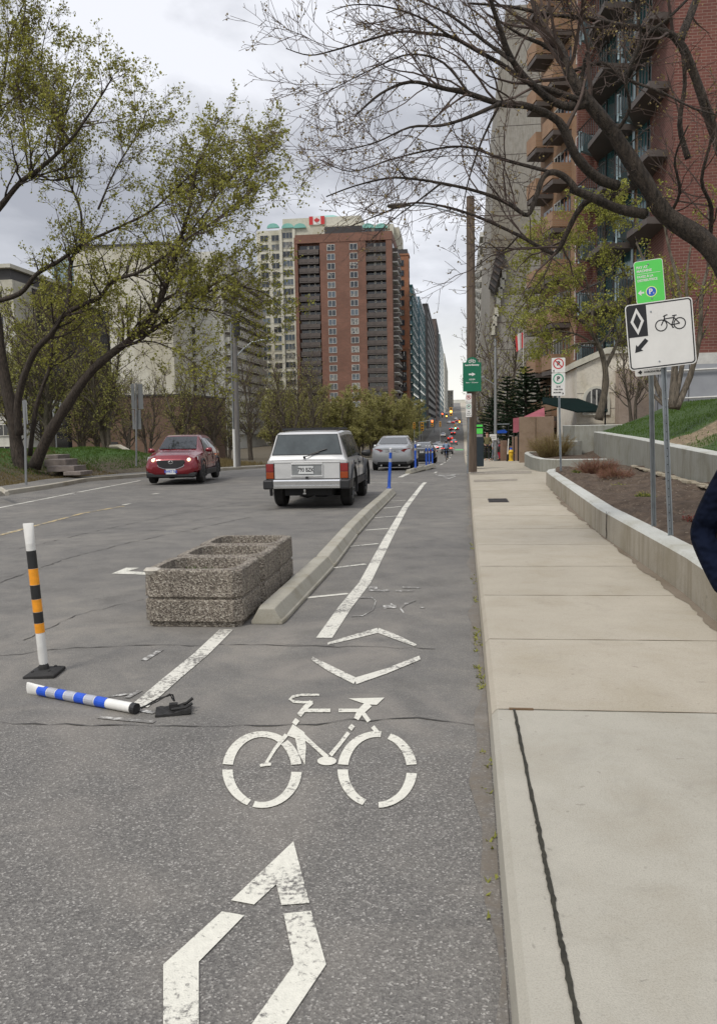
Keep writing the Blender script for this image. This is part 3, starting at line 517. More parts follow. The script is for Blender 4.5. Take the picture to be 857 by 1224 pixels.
# soil bed
def soilz(x,y): return .47+.05*math.sin(x*5+y*2)+.04*math.sin(y*7.3+x)+(.02*random.random())+.03*max(0,x-2.6)
sb=MB(); nx,ny=22,150
def U5(Y): return float(np.interp(Y,[-2,14,18,31],[4.25,4.33,4.42,4.9]))
V=[]
for j in range(ny+1):
    Y=-1.5+24.2*j/ny
    for i in range(nx+1):
        x0=Wx(Y)+.2; x=x0+(U5(Y)+.1-x0)*i/nx; V.append((x,Y,soilz(x,Y) if 0<i else .44))
sb.add(V,[(j*(nx+1)+i,j*(nx+1)+i+1,(j+1)*(nx+1)+i+1,(j+1)*(nx+1)+i) for j in range(ny) for i in range(nx)])
struct(sb.build('soil_bed',SOIL,smooth=True),'dark bare soil bed between the low wall and the higher wall')
# soil debris, stones, chips
db=MB()
for _ in range(900):
    Y=random.uniform(6,22); x=random.uniform(Wx(Y)+.28,U5(Y)); z=.5+.03*max(0,x-2.6); s_=random.uniform(.005,.016); a=random.uniform(0,3)
    db.cbox((x,Y,z+.03),(s_*2,s_,s_*.6),Matrix.Rotation(a,3,'Z')@Matrix.Rotation(random.uniform(-.6,.6),3,'X'))
tag(db.build('soil_chips',mat('chips',(.2,.165,.125),.9,0,.5,30)),'pale wood chips and stones on the soil bed','debris',kind='stuff')
# higher wall (with crumbled foot strip)
uw=tag(thing('retaining_wall',None,None),'higher concrete retaining wall holding the grass slope','wall')
ut=lambda Y:float(np.interp(Y,[-2,15,22,31],[1.06,1.12,1.27,1.38]))
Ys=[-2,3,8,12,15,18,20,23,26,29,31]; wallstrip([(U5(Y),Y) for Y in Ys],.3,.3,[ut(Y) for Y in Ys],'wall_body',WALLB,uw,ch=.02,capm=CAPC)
mb=MB()
for i in range(46):
    Y=9+i*.28; w_=random.uniform(.1,.2); h=random.uniform(.02,.07); z=.5+.03*max(0,U5(Y)-2.6)+.03
    mb.cbox((U5(Y)-.1-w_/2,Y,z),(w_,.27,h),Matrix.Rotation(random.uniform(-.12,.12),3,'Z')@Matrix.Rotation(random.uniform(-.1,.1),3,'Y'))
mb.build('broken_footing',mk_concrete('footing_concrete',(.33,.29,.22),stain=.6),uw,label='broken pale concrete footing at the wall base',bevel=.01)
# grass slope above
def gz(x,Y):
    b=ut(Y)-.05; s=max(0,x-U5(Y)-.25); return b+min(1.05,.30*s+.02*s*s)+.04*math.sin(x*2+Y*.9)
gs=MB(); Ys=np.arange(-2,33,.8); U_=[.2,.5,1,1.5,2,2.6,3.3,4.2,5.5,7.5,10,14]
gs.add([(U5(Y)+u,Y,gz(U5(Y)+u,Y)) for Y in Ys for u in U_],[(i*12+j,i*12+j+1,(i+1)*12+j+1,(i+1)*12+j) for i in range(len(Ys)-1) for j in range(11)])
m_,t_,b_=nodes('slope_grass'); co=objco(t_,True); fa=noise(t_,5,6,.7,co); rg=ramp(t_,[(.3,(.026,.048,.012)),(.55,(.042,.078,.018)),(.8,(.075,.1,.03))]); t_.links.new(fa.outputs['Fac'],rg.inputs[0])
sp_=t_.nodes.new('ShaderNodeSeparateXYZ'); t_.links.new(co,sp_.inputs[0])
# straw strip: along a diagonal band in x/y
ma=t_.nodes.new('ShaderNodeMath'); ma.operation='MULTIPLY_ADD'; ma.inputs[1].default_value=-.62; t_.links.new(sp_.outputs['X'],ma.inputs[0]); t_.links.new(sp_.outputs['Y'],ma.inputs[2])
nn=noise(t_,1.2,4,.6,co); mb2=t_.nodes.new('ShaderNodeMath'); mb2.operation='MULTIPLY_ADD'; mb2.inputs[1].default_value=2.5; t_.links.new(nn.outputs['Fac'],mb2.inputs[0]); t_.links.new(ma.outputs[0],mb2.inputs[2])
rs=ramp(t_,[(.0,(0,0,0)),(.14,(1,1,1)),(.42,(1,1,1)),(.5,(0,0,0))]); mrs=t_.nodes.new('ShaderNodeMapRange'); mrs.inputs['From Min'].default_value=15.6; mrs.inputs['From Max'].default_value=22; t_.links.new(mb2.outputs[0],mrs.inputs['Value']); t_.links.new(mrs.outputs[0],rs.inputs[0])
rstr=ramp(t_,[(.35,(.07,.05,.035)),(.5,(.2,.15,.09)),(.7,(.36,.28,.18))]); t_.links.new(noise(t_,9,5,.7,co).outputs['Fac'],rstr.inputs[0])
t_.links.new(mixc(t_,rs.outputs[0],rg.outputs[0],rstr.outputs[0]),b_.inputs['Base Color']); b_.inputs['Roughness'].default_value=.95; bump(t_,b_,fa.outputs['Fac'],.7,.04)
struct(gs.build('grass_slope',m_,smooth=True),'bright green grass slope with a bare straw patch above the wall')
gb=MB()
for _ in range(26000):
    Y=random.uniform(12,31); x=U5(Y)+.3+random.uniform(0,6.5)
    q=Y-.62*x+1.25
    if 16.2<q<18.6 and random.random()<.93: continue
    blade(gb,x,Y,gz(x,Y)-.01,random.uniform(.03,.08),.014)
tag(gb.build('grass',BLADE),'bright green blades covering the slope above the higher wall','grass',kind='stuff')
# second planter beyond (grey low box) and raised grey bed
pl=tag(thing('concrete_planter',None,None),'low grey concrete planter with a straw coloured shrub, past the gap','planter')
pts=[(5.0,27.6),(3.2,27.7),(2.75,28.6),(2.62,30.5),(2.7,34.5),(2.9,36.0),(4.2,36.6)]
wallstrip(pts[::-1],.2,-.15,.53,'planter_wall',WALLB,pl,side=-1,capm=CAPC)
mb=MB(); mb.poly([(4.9,27.9,.5),(3.3,28,.45),(2.95,29,.45),(2.85,34.4,.45),(3,35.8,.45),(4.2,36.4,.6),(5.4,34,.95)]); mb.f=[f[::-1] for f in mb.f]
mb.build('soil',SOIL,pl)
rb=tag(thing('raised_planter',None,None),'taller blue grey concrete planter behind the retaining wall end, with a leafy tree','planter')
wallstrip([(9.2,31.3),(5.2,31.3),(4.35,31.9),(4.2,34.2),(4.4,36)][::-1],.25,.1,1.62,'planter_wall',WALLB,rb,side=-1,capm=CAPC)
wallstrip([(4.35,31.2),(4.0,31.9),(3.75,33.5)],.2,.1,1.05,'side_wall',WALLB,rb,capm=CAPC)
mb=MB(); mb.poly([(9,31.5,1.55),(9,38,1.6),(4.6,38,1.6),(4.5,32,1.55)]); mb.build('soil',SOIL,rb)
# brown stone block walls
def stoneblk(name,label,boxes,m,joint=True,cat='wall'):
    r=thing(name,label,cat)
    for bx in boxes:
        mb=MB(); mb.box(*bx); mb.build('stone_face',m,r,bevel=.02)
    return r
STONE=mk_concrete('brown_stone',(.24,.175,.125),stain=.5,vs=2,speck=30); STONEP=mk_concrete('pink_stone',(.25,.165,.12),stain=.3)
zg=hz(40)
def PX(px,Y): return float(PY(px,510,Y)[0])
stoneblk('stone_pier','big square brown stone block under the pink awning behind the planter',[(PX(621,41),PX(640,41),41,41.5,zg,1.68+ (506-497)*41/991.),(PX(640.4,41),PX(662,41),41.03,47,zg,1.68+(506-497)*41/991.)],STONE)
mb=MB()
for k in range(5):
    r=.22+.11*k; A=np.linspace(0,math.pi,12); x0,z0=PX(630,41),.9
    P=[(x0+r*math.cos(a)*.7,40.985,z0+r*math.sin(a)*.95) for a in A]; 
    for i in range(11): mb.tube([P[i],P[i+1]],.008,4)
stoneblk('stone_wall','low brown stone steps wall beside the yellow hydrant',[(PX(612.5,50),PX(620,50),50,50.6,hz(50),hz(50)+1.55),(PX(598,51),PX(606,51),51,51.6,hz(51),hz(51)+1.35),(PX(606.2,51.5),PX(621,51.5),51.5,52,hz(51),hz(51)+1.0)],STONEP)
# awnings
AW=mat('pink_awning_cloth',(.33,.085,.11),.8,0,.15,2); AWG=mat('dark_green_awning_cloth',(.003,.011,.010),.9,0,.2,2,spec=.1)
def awning(label,P,m,th=.05,legs=()):
    r=thing('awning',label,'awning'); V=[PY(*q) for q in P]; n=len(V); mb=MB(); c=np.array([0,.0,-th])
    vs=[tuple(q) for q in V]+[tuple(q+c) for q in V]; mb.add(vs,[tuple(range(n)),tuple(range(n,2*n))[::-1]]+[(i,(i+1)%n,n+(i+1)%n,n+i) for i in range(n)]); mb.build('canopy',m,r)
    for q in legs:
        p=PY(*q); MB().tube([p,(p[0],p[1],hz(p[1])-.2)],.04,6).build('post',DARK,r)
awning('pink sloping awning over the brown stone block',[(626,498,43),(650,487,46),(651,498,43)],AW,legs=[(651,499,43.05)])
awning('pink upright awning end left of the stone block',[(613,500,48),(620,499,47),(620,516,47),(613,516,48)],AW,legs=[(614,516,48),(619,516,47)])
awning('long dark green awning in front of the cream building',[(648,475,44),(690,476,42),(726,489,40),(726,491,39),(690,492,40),(648,481,43)],AWG,legs=[(723,489,40)])
# ------------------------------------------------------------ exposed aggregate planters
def chamf(x0,x1,y0,y1,c): return [(x0+c,y0),(x1-c,y0),(x1,y0+c),(x1,y1-c),(x1-c,y1),(x0+c,y1),(x0,y1-c),(x0,y0+c)]
def planter(i,Y0,label,soil,dx=0,chip=False):
    r=thing('planter_box',label,'planter',(-2.265+dx,Y0+.385,0),group='concrete planters in a row'); W=.435;D=.385;mb=MB()
    lv=[(0,.025,.05),(.045,.025,.05),(.05,0,.07),(.235,0,.07),(.24,.02,.06),(.26,.02,.06),(.265,0,.07),(.485,.005,.075),(.50,.02,.08)]
    rings=[[(x,y,z) for x,y in chamf(-W+o,W-o,-D+o,D-o,c)] for z,o,c in lv]
    rings+=[[(x,y,.50) for x,y in chamf(-W+.085,W-.085,-D+.085,D-.085,.09)],[(x,y,.28) for x,y in chamf(-W+.12,W-.12,-D+.12,D-.12,.09)]]
    mb.loft(rings); o=mb.build('planter_body',AGG,r,bevel=.006)
    if chip:
        m2=MB(); rr=[]
        for j,(z,q) in enumerate([(.425,.012),(.455,.04),(.488,.055),(.507,.035)]):
            rr.append([(-W+.075+q*1.5*math.cos(a)+.01*random.random(),-D+.05+q*math.sin(a)*1.1,z+.008*random.random()) for a in np.linspace(0,2*math.pi,11)[:-1]])
        m2.loft(rr); m2.build('chipped_corner',mk_concrete('broken_face',(.5,.47,.42)),r,label='pale broken corner facing the camera')
    s=MB(); n=10; V=[]
    for a in range(n+1):
        for b in range(n+1):
            x=-W+.1+(2*W-.2)*a/n; y=-D+.1+(2*D-.2)*b/n; V.append((x,y,soil+.025*math.sin(x*9+i)+.02*random.random()))
    s.add(V,[(a*(n+1)+b,(a+1)*(n+1)+b,(a+1)*(n+1)+b+1,a*(n+1)+b+1) for a in range(n) for b in range(n)]); s.build('soil',SOIL,r,smooth=True)
    g=MB()
    for _ in range(420 if i==0 else 160):
        x=random.gauss(-.05 if i==0 else .15,.13); y=random.gauss(-.05,.12)
        if abs(x)<W-.12 and abs(y)<D-.12: blade(g,x,y,soil+.02,random.uniform(.02,.06),.008)
    g.build('weeds',BLADE,r)
planter(0,6.76,'nearest aggregate planter with a chipped pale corner and green weeds',.375,0,True)
planter(1,7.54,'middle aggregate planter of the row, between the other two',.36,.012)
planter(2,8.32,'farthest aggregate planter of the row, at the bend of the kerb',.35,-.006)
# precast separator kerbs
def precast(a,b,label,grp='precast kerbs along the bike lane'):
    a=np.array(a);b=np.array(b); L=np.linalg.norm(b-a); d=(b-a)/L; ang=math.atan2(-d[0],d[1])
    prof=[(-.15,.0),(-.15,.035),(-.135,.045),(-.075,.15),(.075,.15),(.135,.045),(.15,.035),(.15,0)]
    n=max(4,int(L/.1)); rings=[]
    for i in range(n+1):
        y=L*i/n; q=(i%6 in (3,)) ; e=min(1,min(i,n-i)/1.0)
        rings.append([(x*(.92+.08*e),y,z*(.93+.07*e)) for x,z in prof])
    mb=MB(); mb.loft(rings); 
    o=mb.build('separator_kerb',PRECAST,None,(a[0],a[1],hz(a[1])),(0,0,ang),bevel=.008)
    cuts=[]
    for k in range(int(L/.75)):
        y=.35+k*.75
        if y<L-.3: cuts.append(MB().box(.05,.3,y,y+.22,-.02,.045))
    boolcut(o,cuts); tag(o,label,'concrete kerb',grp)
ks=[((-1.65,6.9),(-1.63,9.78)),((-1.63,9.83),(-1.70,12.75)),((-1.70,12.8),(-1.72,15.7)),((-1.72,15.75),(-1.70,18.3)),((-1.70,18.34),(-1.70,20.9))]
nm=['nearest precast kerb, its blunt end beside the planters','second precast kerb, starting behind the farthest planter','third precast kerb, in the middle of the row behind the truck','fourth precast kerb, next to last before the blue post','last precast kerb of the near row, ending at the tall blue post']
for (a,b),l in zip(ks,nm): precast(a,b,l)
precast((-1.85,31.2),(-1.45,34.2),'first precast kerb of the far row beside the silver sedan'); precast((-1.45,34.25),(-1.1,37.5),'second precast kerb of the far row, curving towards the bike lane')
# ------------------------------------------------------------ delineator posts
def bands(r,spec,R,m_default):
    for z0,z1,m in spec: MB().lathe([(R+.0015,z0),(R+.0015,z1)],16,cap=False).build('reflective_band',m,r)
def rubber_base(r,s=.11):
    mb=MB(); mb.loft([[(x,y,z) for x,y in ((-q,-q),(q,-q),(q,q),(-q,q))] for z,q in ((0,s),(.02,s),(.035,s*.72),(.04,s*.4))]); mb.lathe([(.04,.035),(.036,.06),(.026,.085)],10)
    for a in range(4): mb.lathe([(.012,.03),(.012,.045)],6,(s*.75*math.cos(a*1.57+.78),s*.75*math.sin(a*1.57+.78),0))
    return mb.build('rubber_base',RUB,r,bevel=.004)
p=G(54,806); r=thing('traffic_post','upright white delineator post with orange and black bands on a square rubber foot','post',p,.25,rot=(0,math.radians(-2.9),.1))
rubber_base(r); R_=.031
mb=MB(); mb.lathe([(.028,.07),(.031,.12),(.031,.86),(.032,.93)],18); mb.loft([[(.032*math.cos(a)*sx,.032*math.sin(a)*sy,z) for a in np.linspace(0,2*math.pi,17)[:-1]] for z,sx,sy in ((.929,1,1),(.98,1.1,.7),(1.06,1.18,.35),(1.07,1.15,.25))]); mb.build('post_tube',WHITE,r,smooth=40)
bands(r,[(.88,.755,BLKT),(.753,.64,ORG),(.638,.54,BLKT),(.538,.45,ORG),(.448,.37,BLKT),(.368,.30,ORG)],.031,0)
a=G(36,823,.033); b=G(163,847,.033); d=Vector(b-a); L=d.length
q=d.to_track_quat('Z','Y').to_euler(); r=thing('fallen_traffic_post','white delineator post with blue bands lying on the asphalt, torn from its foot','post',a); r.rotation_euler=q
mb=MB(); mb.loft([[(.031*math.cos(t)*sx,.031*math.sin(t)*sy,z) for t in np.linspace(0,2*math.pi,17)[:-1]] for z,sx,sy in ((-.02,.3,1.3),(.0,.35,1.35),(.1,.7,1.15),(.16,1,1),(.3,1,1),(L-.03,1,1))]); mb.build('post_tube',WHITE,r,smooth=40)
sc=L/ (165-32); f_=lambda px:(px-34)*sc
bands(r,[(f_(48),f_(60),BLUT),(f_(61),f_(71),SILT),(f_(72),f_(82.5),BLUT),(f_(83.5),f_(95),SILT),(f_(96),f_(108),BLUT),(f_(109),f_(120),SILT),(f_(121),f_(134),BLUT)],.031,0)
mb=MB(); mb.lathe([(.033,L-.03),(.033,L+.005),(.015,L+.006)],14); mb.build('end_cap',BLACK,r)
c=G(208,851); mb=MB(); n=9
V=[]
for i in range(n):
    for j in range(n): 
        u=i/(n-1)-.5;v_=j/(n-1)-.5; V.append((u*.21,v_*.16,.015+.03*max(0,u)**.5*(1+math.sin(v_*9))*.5+.007*math.sin(u*25+v_*7)))
k=len(V); V+=[(x,y,max(0.002,z-.025)) for x,y,z in V]
fs=[(i*n+j,(i+1)*n+j,(i+1)*n+j+1,i*n+j+1) for i in range(n-1) for j in range(n-1)]; bd=[i*n for i in range(n)]+[(n-1)*n+j for j in range(1,n)]+[i*n+n-1 for i in range(n-2,-1,-1)]+[j for j in range(n-2,0,-1)]
mb.add(V,fs+[tuple(k+t for t in q)[::-1] for q in fs]+[(bd[i],bd[(i+1)%len(bd)],k+bd[(i+1)%len(bd)],k+bd[i]) for i in range(len(bd))])
mb.cbox((0,.0,.038),(.05,.04,.03)); mb.tube([(.03,.05,.02),(.08,.015,.045),(.115,.02,.07)],.01,6); mb.tube([(-.01,-.04,.03),(.07,-.055,.04),(.11,-.02,.05)],.009,6)
r2=thing('torn_post_foot','torn black rubber foot lying at the end of the fallen post','rubber base',c,.3); mb.build('rubber_base',RUB,r2,smooth=40)
cc=np.array(c); P=[b+np.array([.03,0,.0]),b+np.array([.12,.03,.05]),b+np.array([.2,.06,.07]),cc+np.array([-.02,.05,.09]),cc+np.array([0,.02,.06])]
P=[(q-cc) for q in P]; Rz=Matrix.Rotation(-.3,3,'Z'); MB().tube([Rz@Vector(q) for q in P],.005,6).build('cord',RUB,r2); MB().tube([Rz@Vector(q+np.array([0,-.02,.012*((-1)**i)])) for i,q in enumerate(P)],.004,6).build('cord',RUB,r2)
def bluepost(x,Y,z0,h,label,tilt=0,grp='blue posts along the bike lane'):
    r=thing('bollard_post',label,'post',(x,Y,z0),rot=(0,tilt,0),group=grp)
    MB().lathe([(.055,0),(.06,.02),(.04,.05),(.037,h),(.037,h-.001)],14).build('post_tube',BLUEP,r,smooth=40)
    MB().lathe([(.037,h-.002),(.034,h+.02),(.0,h+.03)],12).build('cap',WHITE,r)
    for a,b in ((h-.09,h-.005),(h-.33,h-.24)): MB().lathe([(.0385,a),(.0385,b)],14,cap=False).build('reflective_band',SILT,r)
bluepost(-1.72,20.75,.14,1.0,'tall blue bollard post at the end of the near kerbs',.06)
bluepost(-1.62,32.1,.1,1.0,'blue bollard post in front of the silver sedan')
for px,Y,l in ((509,37,'left one of the close pair of blue posts before the dark sedan'),(512.5,38.5,'right one of the close pair of blue posts before the dark sedan'),(516.3,41,'blue post just right of the close pair before the dark sedan')): bluepost(PX(px,Y),Y,hz(Y)+.1,.9,l)
# ------------------------------------------------------------ signs
def rrect(w,h,r,n=5): 
    P=[]
    for cx,cy,a0 in ((w/2-r,h/2-r,0),(-w/2+r,h/2-r,90),(-w/2+r,-h/2+r,180),(w/2-r,-h/2+r,270)):
        for i in range(n+1): a=math.radians(a0+90*i/n); P.append((cx+r*math.cos(a),cy+r*math.sin(a)))
    return P
XZ=lambda a,b,h:(a,h,b)
def upost(mb,x,y,z0,x1,y1,z1,w_=.055):
    """U channel post, open side to camera"""
    pr=[(-w_/2,-.006),(-w_/2+.012,-.006),(-w_/2+.016,.022),(w_/2-.016,.022),(w_/2-.012,-.006),(w_/2,-.006),(w_/2,.0),(w_/2-.008,.0),(w_/2-.013,.028),(-w_/2+.013,.028),(-w_/2+.008,0),(-w_/2,0)]
    mb.loft([[(x+a,y+b,z0) for a,b in pr],[(x1+a,y1+b,z1) for a,b in pr]])
def vbike(mb,s,cx,cz,y,lw=.012):
    """bicycle pictogram on XZ plane facing -Y"""
    def ringp(x,z,r):
        n=28
        for i in range(n):
            a,b=2*math.pi*i/n,2*math.pi*(i+1)/n; mb.poly([(cx+s*(x+q*math.cos(t)),y,cz+s*(z+q*math.sin(t))) for q,t in ((r-lw/2/s,a),(r+lw/2/s,a),(r+lw/2/s,b),(r-lw/2/s,b))])
    def st(a,b,w_=1):
        a=np.array(a,float);b=np.array(b,float); t=(b-a)/np.linalg.norm(b-a); n=np.array([-t[1],t[0]])*lw*w_/2/s; mb.poly([(cx+s*q[0],y,cz+s*q[1]) for q in (a-n,b-n,b+n,a+n)])
    ringp(-.58,0,.36); ringp(.58,0,.36)
    for a,b in (((-.58,0),(-.36,.42)),((-.36,.42),(-.32,.62)),((-.36,.40),(.24,.42)),((-.38,.36),(.08,-.06)),((.08,-.06),(.28,.52)),((.24,.42),(.58,0)),((.08,-.04),(.58,0)),((-.32,.62),(-.14,.66)),((-.32,.62),(-.42,.56)),((.14,.54),(.42,.56)),((.08,-.06),(.14,-.22)),((.1,-.22),(.22,-.22))): st(a,b)
def plate(r,name,w_,h,m,y=0,cx=0,cz=0,rad=.03,th=.004,edge=None):
    mb=MB(); mb.prism([(cx+a,cz+b) for a,b in rrect(w_,h,rad)],y,y+th,XZ); return mb.build(name,m,r)
YO=.0015
def flat(polys,y,name,m,r,cx=0,cz=0):
    mb=MB(); 
    for P in polys: mb.poly([(cx+a,y,cz+b) for a,b in P])
    return mb.build(name,m,r)
def ringpoly(r0,r1,cx,cz,n=30): return [[(cx+q*math.cos(t),cz+q*math.sin(t)) for q,t in ((r0,2*math.pi*i/n),(r1,2*math.pi*i/n),(r1,2*math.pi*(i+1)/n),(r0,2*math.pi*(i+1)/n))] for i in range(n)]
def disc(r,cx,cz,n=30): return [(cx+r*math.cos(2*math.pi*i/n),cz+r*math.sin(2*math.pi*i/n)) for i in range(n)]
def bolt(r,x,z,y): MB().lathe([(.009,y),(.007,y-.006)],8,(x,0,z),'y').build('bolt',GALV,r)
# big bike lane sign on leaning post B
bB=G(801,640,.5); tB=PY(790,437,8.8)
YS=8.75; c=PY(789,399.5,YS); mpp=YS/FP*1.0/ (ray(789,400)[1]) ; mpp=float(np.linalg.norm(PY(790,400,YS)-PY(789,400,YS)))
r=thing('bike_lane_sign','large square white sign with bicycle, black diamond panel and arrow on a leaning post','sign',(bB[0],bB[1],.5))
up=MB(); topx=c[0]-bB[0]+.03; topz=c[2]+.22-.5; upost(up,0,0,0,topx-.02,c[1]-bB[1]+.03,topz); up.build('post',GALV,r)
hl=MB()
for i in range(26):
    t=.03+i*.037; hl.lathe([(.006,.0205),(.006,.022)],6,(topx*t,(c[1]-bB[1]+.03)*t,topz*t),'y')
hl.build('post_holes',DARK,r)
face=MB(); W_=.64;H_=.66
pf=MB().prism(rrect(W_,H_,.04),0,.004,XZ).build('sign_plate',WHITES,r)
pf.location=(c[0]-bB[0],c[1]-bB[1],c[2]-.5); pf.rotation_euler=(0,math.radians(-5.2),math.radians(-6))
def onp(o,par,label=None): o.parent=par; return o
BD=[]; 
ow=rrect(W_-.02,H_-.02,.035); iw=rrect(W_-.044,H_-.044,.026)
BD=[[ow[i],ow[(i+1)%len(ow)],iw[(i+1)%len(iw)],iw[i]] for i in range(len(ow))]
flat(BD,-YO,'border',BLKS,pf)
flat([[(-W_/2+.018,H_/2-.018),(-.118,H_/2-.018),(-.118,.0),(-W_/2+.018,.0)]],-YO-.0005,'diamond_panel',BLKS,pf)
dcx,dcz=-.212,.155
D1=[(0,.135),(.065,0),(0,-.135),(-.065,0)];D2=[(0,.083),(.037,0),(0,-.083),(-.037,0)]
flat([[(dcx+D1[i][0],dcz+D1[i][1]),(dcx+D1[(i+1)%4][0],dcz+D1[(i+1)%4][1]),(dcx+D2[(i+1)%4][0],dcz+D2[(i+1)%4][1]),(dcx+D2[i][0],dcz+D2[i][1])] for i in range(4)],-YO-.001,'diamond',WHITES,pf)
flat([[(-.255,-.155),(-.24,-.075),(-.225,-.095),(-.15,-.02),(-.12,-.05),(-.195,-.125),(-.175,-.14)]],-YO-.0005,'arrow',BLKS,pf)
bkm=MB(); vbike(bkm,.15,.10,.085,-YO-.0005,.0105); bkm.build('bicycle_pictogram',BLKS,pf)
bolt(pf,-.075,.235,-.001); bolt(pf,-.03,-.265,-.001)
# green pay sign + small sign on post A
bA=G(781,629,.5); YA=9.2; cg=PY(775.8,336.5,YA); r=thing('parking_pay_sign','small bright green pay and display sign with blue P above the white bicycle sign','sign',(bA[0],bA[1],.5))
up=MB(); upost(up,0,0,0,cg[0]-bA[0],cg[1]-bA[1]+.03,cg[2]+.1-.5); up.build('post',GALV,r)
gp=MB().prism(rrect(.29,.445,.03),0,.004,XZ).build('sign_plate',WHITES,r); gp.location=(cg[0]-bA[0],cg[1]-bA[1]-.0,cg[2]-.5); gp.rotation_euler=(0,math.radians(-5.5),math.radians(-7))
MB().prism(rrect(.278,.433,.026),-.001,0,XZ).build('green_face',GREENS,gp)
tx=MB(); y_=-.002
tx.text('PAY AT',.036,(-.12,y_,.155),align='LEFT',sx=.95,bold=.0012).text('MACHINE',.036,(-.12,y_,.117),align='LEFT',sx=.95,bold=.0012).text('PAYEZ À LA',.032,(-.12,y_,.058),align='LEFT',sx=.95,bold=.0012).text('DISTRIBUTRICE',.034,(-.12,y_,.02),align='LEFT',sx=.86,bold=.0012)
tx.poly([(-.12,y_,.086),(.115,y_,.086),(.115,y_,.09),(-.12,y_,.09)]); tx.add([(-.125,y_,-.105),(-.09,y_,-.135),(-.09,y_,-.114),(-.062,y_,-.114),(-.062,y_,-.096),(-.09,y_,-.096),(-.09,y_,-.075)],[(0,1,2,3,4,5,6)])
tx.build('lettering',WHITES,gp)
flat([disc(.056,.01,-.105)],-.002,'yellow_ring',PALE,gp); flat([disc(.047,.01,-.105)],-.0025,'blue_disc',BLUES,gp); MB().text('P',.075,(.003,-.003,-.105),bold=.003).text('$',.026,(.032,-.003,-.122)).build('letter_p',WHITES,gp)
bolt(gp,0,.18,-.002); bolt(gp,.01,-.175,-.002)
cs=PY(774.5,442,YA-.02); sp=MB().prism(rrect(.27,.12,.02),0,.003,XZ).build('small_plate',WHITES,r,label='small white plate with a black arrow below the square sign'); sp.location=(cs[0]-bA[0],cs[1]-bA[1],cs[2]-.5); sp.rotation_euler=(0,math.radians(-4),math.radians(-6))
tx=MB(); tx.poly([(-.11,-.002,-.02),(-.075,-.002,-.045),(-.075,-.002,-.03),(-.065,-.002,-.03),(-.065,-.002,-.01),(-.075,-.002,-.01),(-.075,-.002,.005)]); tx.text('PAY STATION',.026,(-.045,-.002,.012),align='LEFT',bold=.001).text('HORODATEUR',.026,(-.045,-.002,-.022),align='LEFT',bold=.001); tx.build('lettering',BLKS,sp)
# parking signs (two plates on one pole)
def park(name,label,base,Y,px0,py0,w_,h1,h2,pole_r=.03,post=True,ztop=None):
    c1=PY(px0,py0,Y); r=thing(name,label,'sign',base)
    if post: 
        up=MB(); upost(up,0,0,0,c1[0]-base[0],.02,c1[2]-base[2]+h1/2,.05); up.build('post',GALV,r)
    o=(c1[0]-base[0],c1[1]-base[1]-.02,c1[2]-base[2])
    a=MB().prism(rrect(w_,h1,.02),0,.004,XZ).build('no_parking_plate',WHITES,r); a.location=o
    flat(ringpoly(w_*.32,w_*.4,0,h1*.1),-.002,'red_ring',REDS,a); MB().text('P',w_*.42,(0,-.003,h1*.1),bold=.006).build('letter_p',BLKS,a); flat([[(-w_*.27,h1*.1+w_*.21),(-w_*.22,h1*.1+w_*.27),(w_*.27,h1*.1-w_*.21),(w_*.22,h1*.1-w_*.27)]],-.0045,'red_bar',REDS,a)
    flat([[(-w_*.42,-h1*.38),(-w_*.3,-h1*.46),(-w_*.3,-h1*.3)]],-.002,'arrow',BLKS,a)
    b=MB().prism(rrect(w_,h2,.02),0,.004,XZ).build('parking_plate',WHITES,r); b.location=(o[0],o[1],o[2]-h1/2-h2/2-.015)
    flat(ringpoly(w_*.31,w_*.39,0,h2*.25),-.002,'green_ring',TEALS,b); MB().text('P',w_*.42,(0,-.003,h2*.25),bold=.006).text('2 H',w_*.2,(0,-.003,-h2*.1),bold=.003).text('7:00-19:00',w_*.15,(0,-.003,-h2*.23),bold=.002).text('MON-FRI',w_*.14,(-w_*.08,-.003,-h2*.36),bold=.002).build('lettering',BLKS,b)
    flat([[(w_*.42,-h2*.4),(w_*.3,-h2*.46),(w_*.3,-h2*.34)]],-.002,'arrow',BLKS,b)
bS=G(670,563,.5); park('parking_sign','no parking and two hour parking signs on a thin post by the curved wall end',bS,bS[1],667,436.5,.33,.36,.56)
# utility pole with green bike sign etc
pb=G(564,564,.13); Yp=pb[1]
up=thing('utility_pole','tall dark wooden utility pole at the kerb carrying a street light','pole',pb)
tp=PY(562,235,Yp)-pb
n=30; rings=[]
for i in range(24):
    z=tp[2]*i/23; rr=.165-.035*i/23; rings.append([(rr*math.cos(a)+tp[0]*i/23,rr*math.sin(a),z) for a in np.linspace(0,2*math.pi,17)[:-1]])
MB().loft(rings).build('pole_shaft',WOODP,up,smooth=50)
ar=PY(563,262,Yp)-pb; l1=PY(487,245,Yp)-pb
MB().tube([ar,ar+np.array([-.5,0,.22]),ar*.35+l1*.65+np.array([0,0,.12]),l1],.03,7).build('lamp_arm',GALV,up)
def cobra(par,at,dirx,s=1,m=None):
    mb=MB(); R=[]
    for t,w_,h0,h1 in ((0,.05,-.04,.04),(.12,.09,-.05,.06),(.35,.16,-.09,.08),(.6,.17,-.1,.07),(.75,.1,-.05,.04),(.78,.04,-.02,.02)):
        R.append([(at[0]+dirx*t*s,at[1]+s*w_*math.cos(a),at[2]+s*((h1 if math.sin(a)>0 else -h0)*math.sin(a))) for a in np.linspace(0,2*math.pi,11)[:-1]])
    mb.loft(R); return mb.build('lamp_head',m or SIGNBACK,par,smooth=50)
cobra(up,l1+np.array([.1,0,0]),-1,1,mat('dark_lamp_metal',(.1,.09,.08),.5,.3,.2))
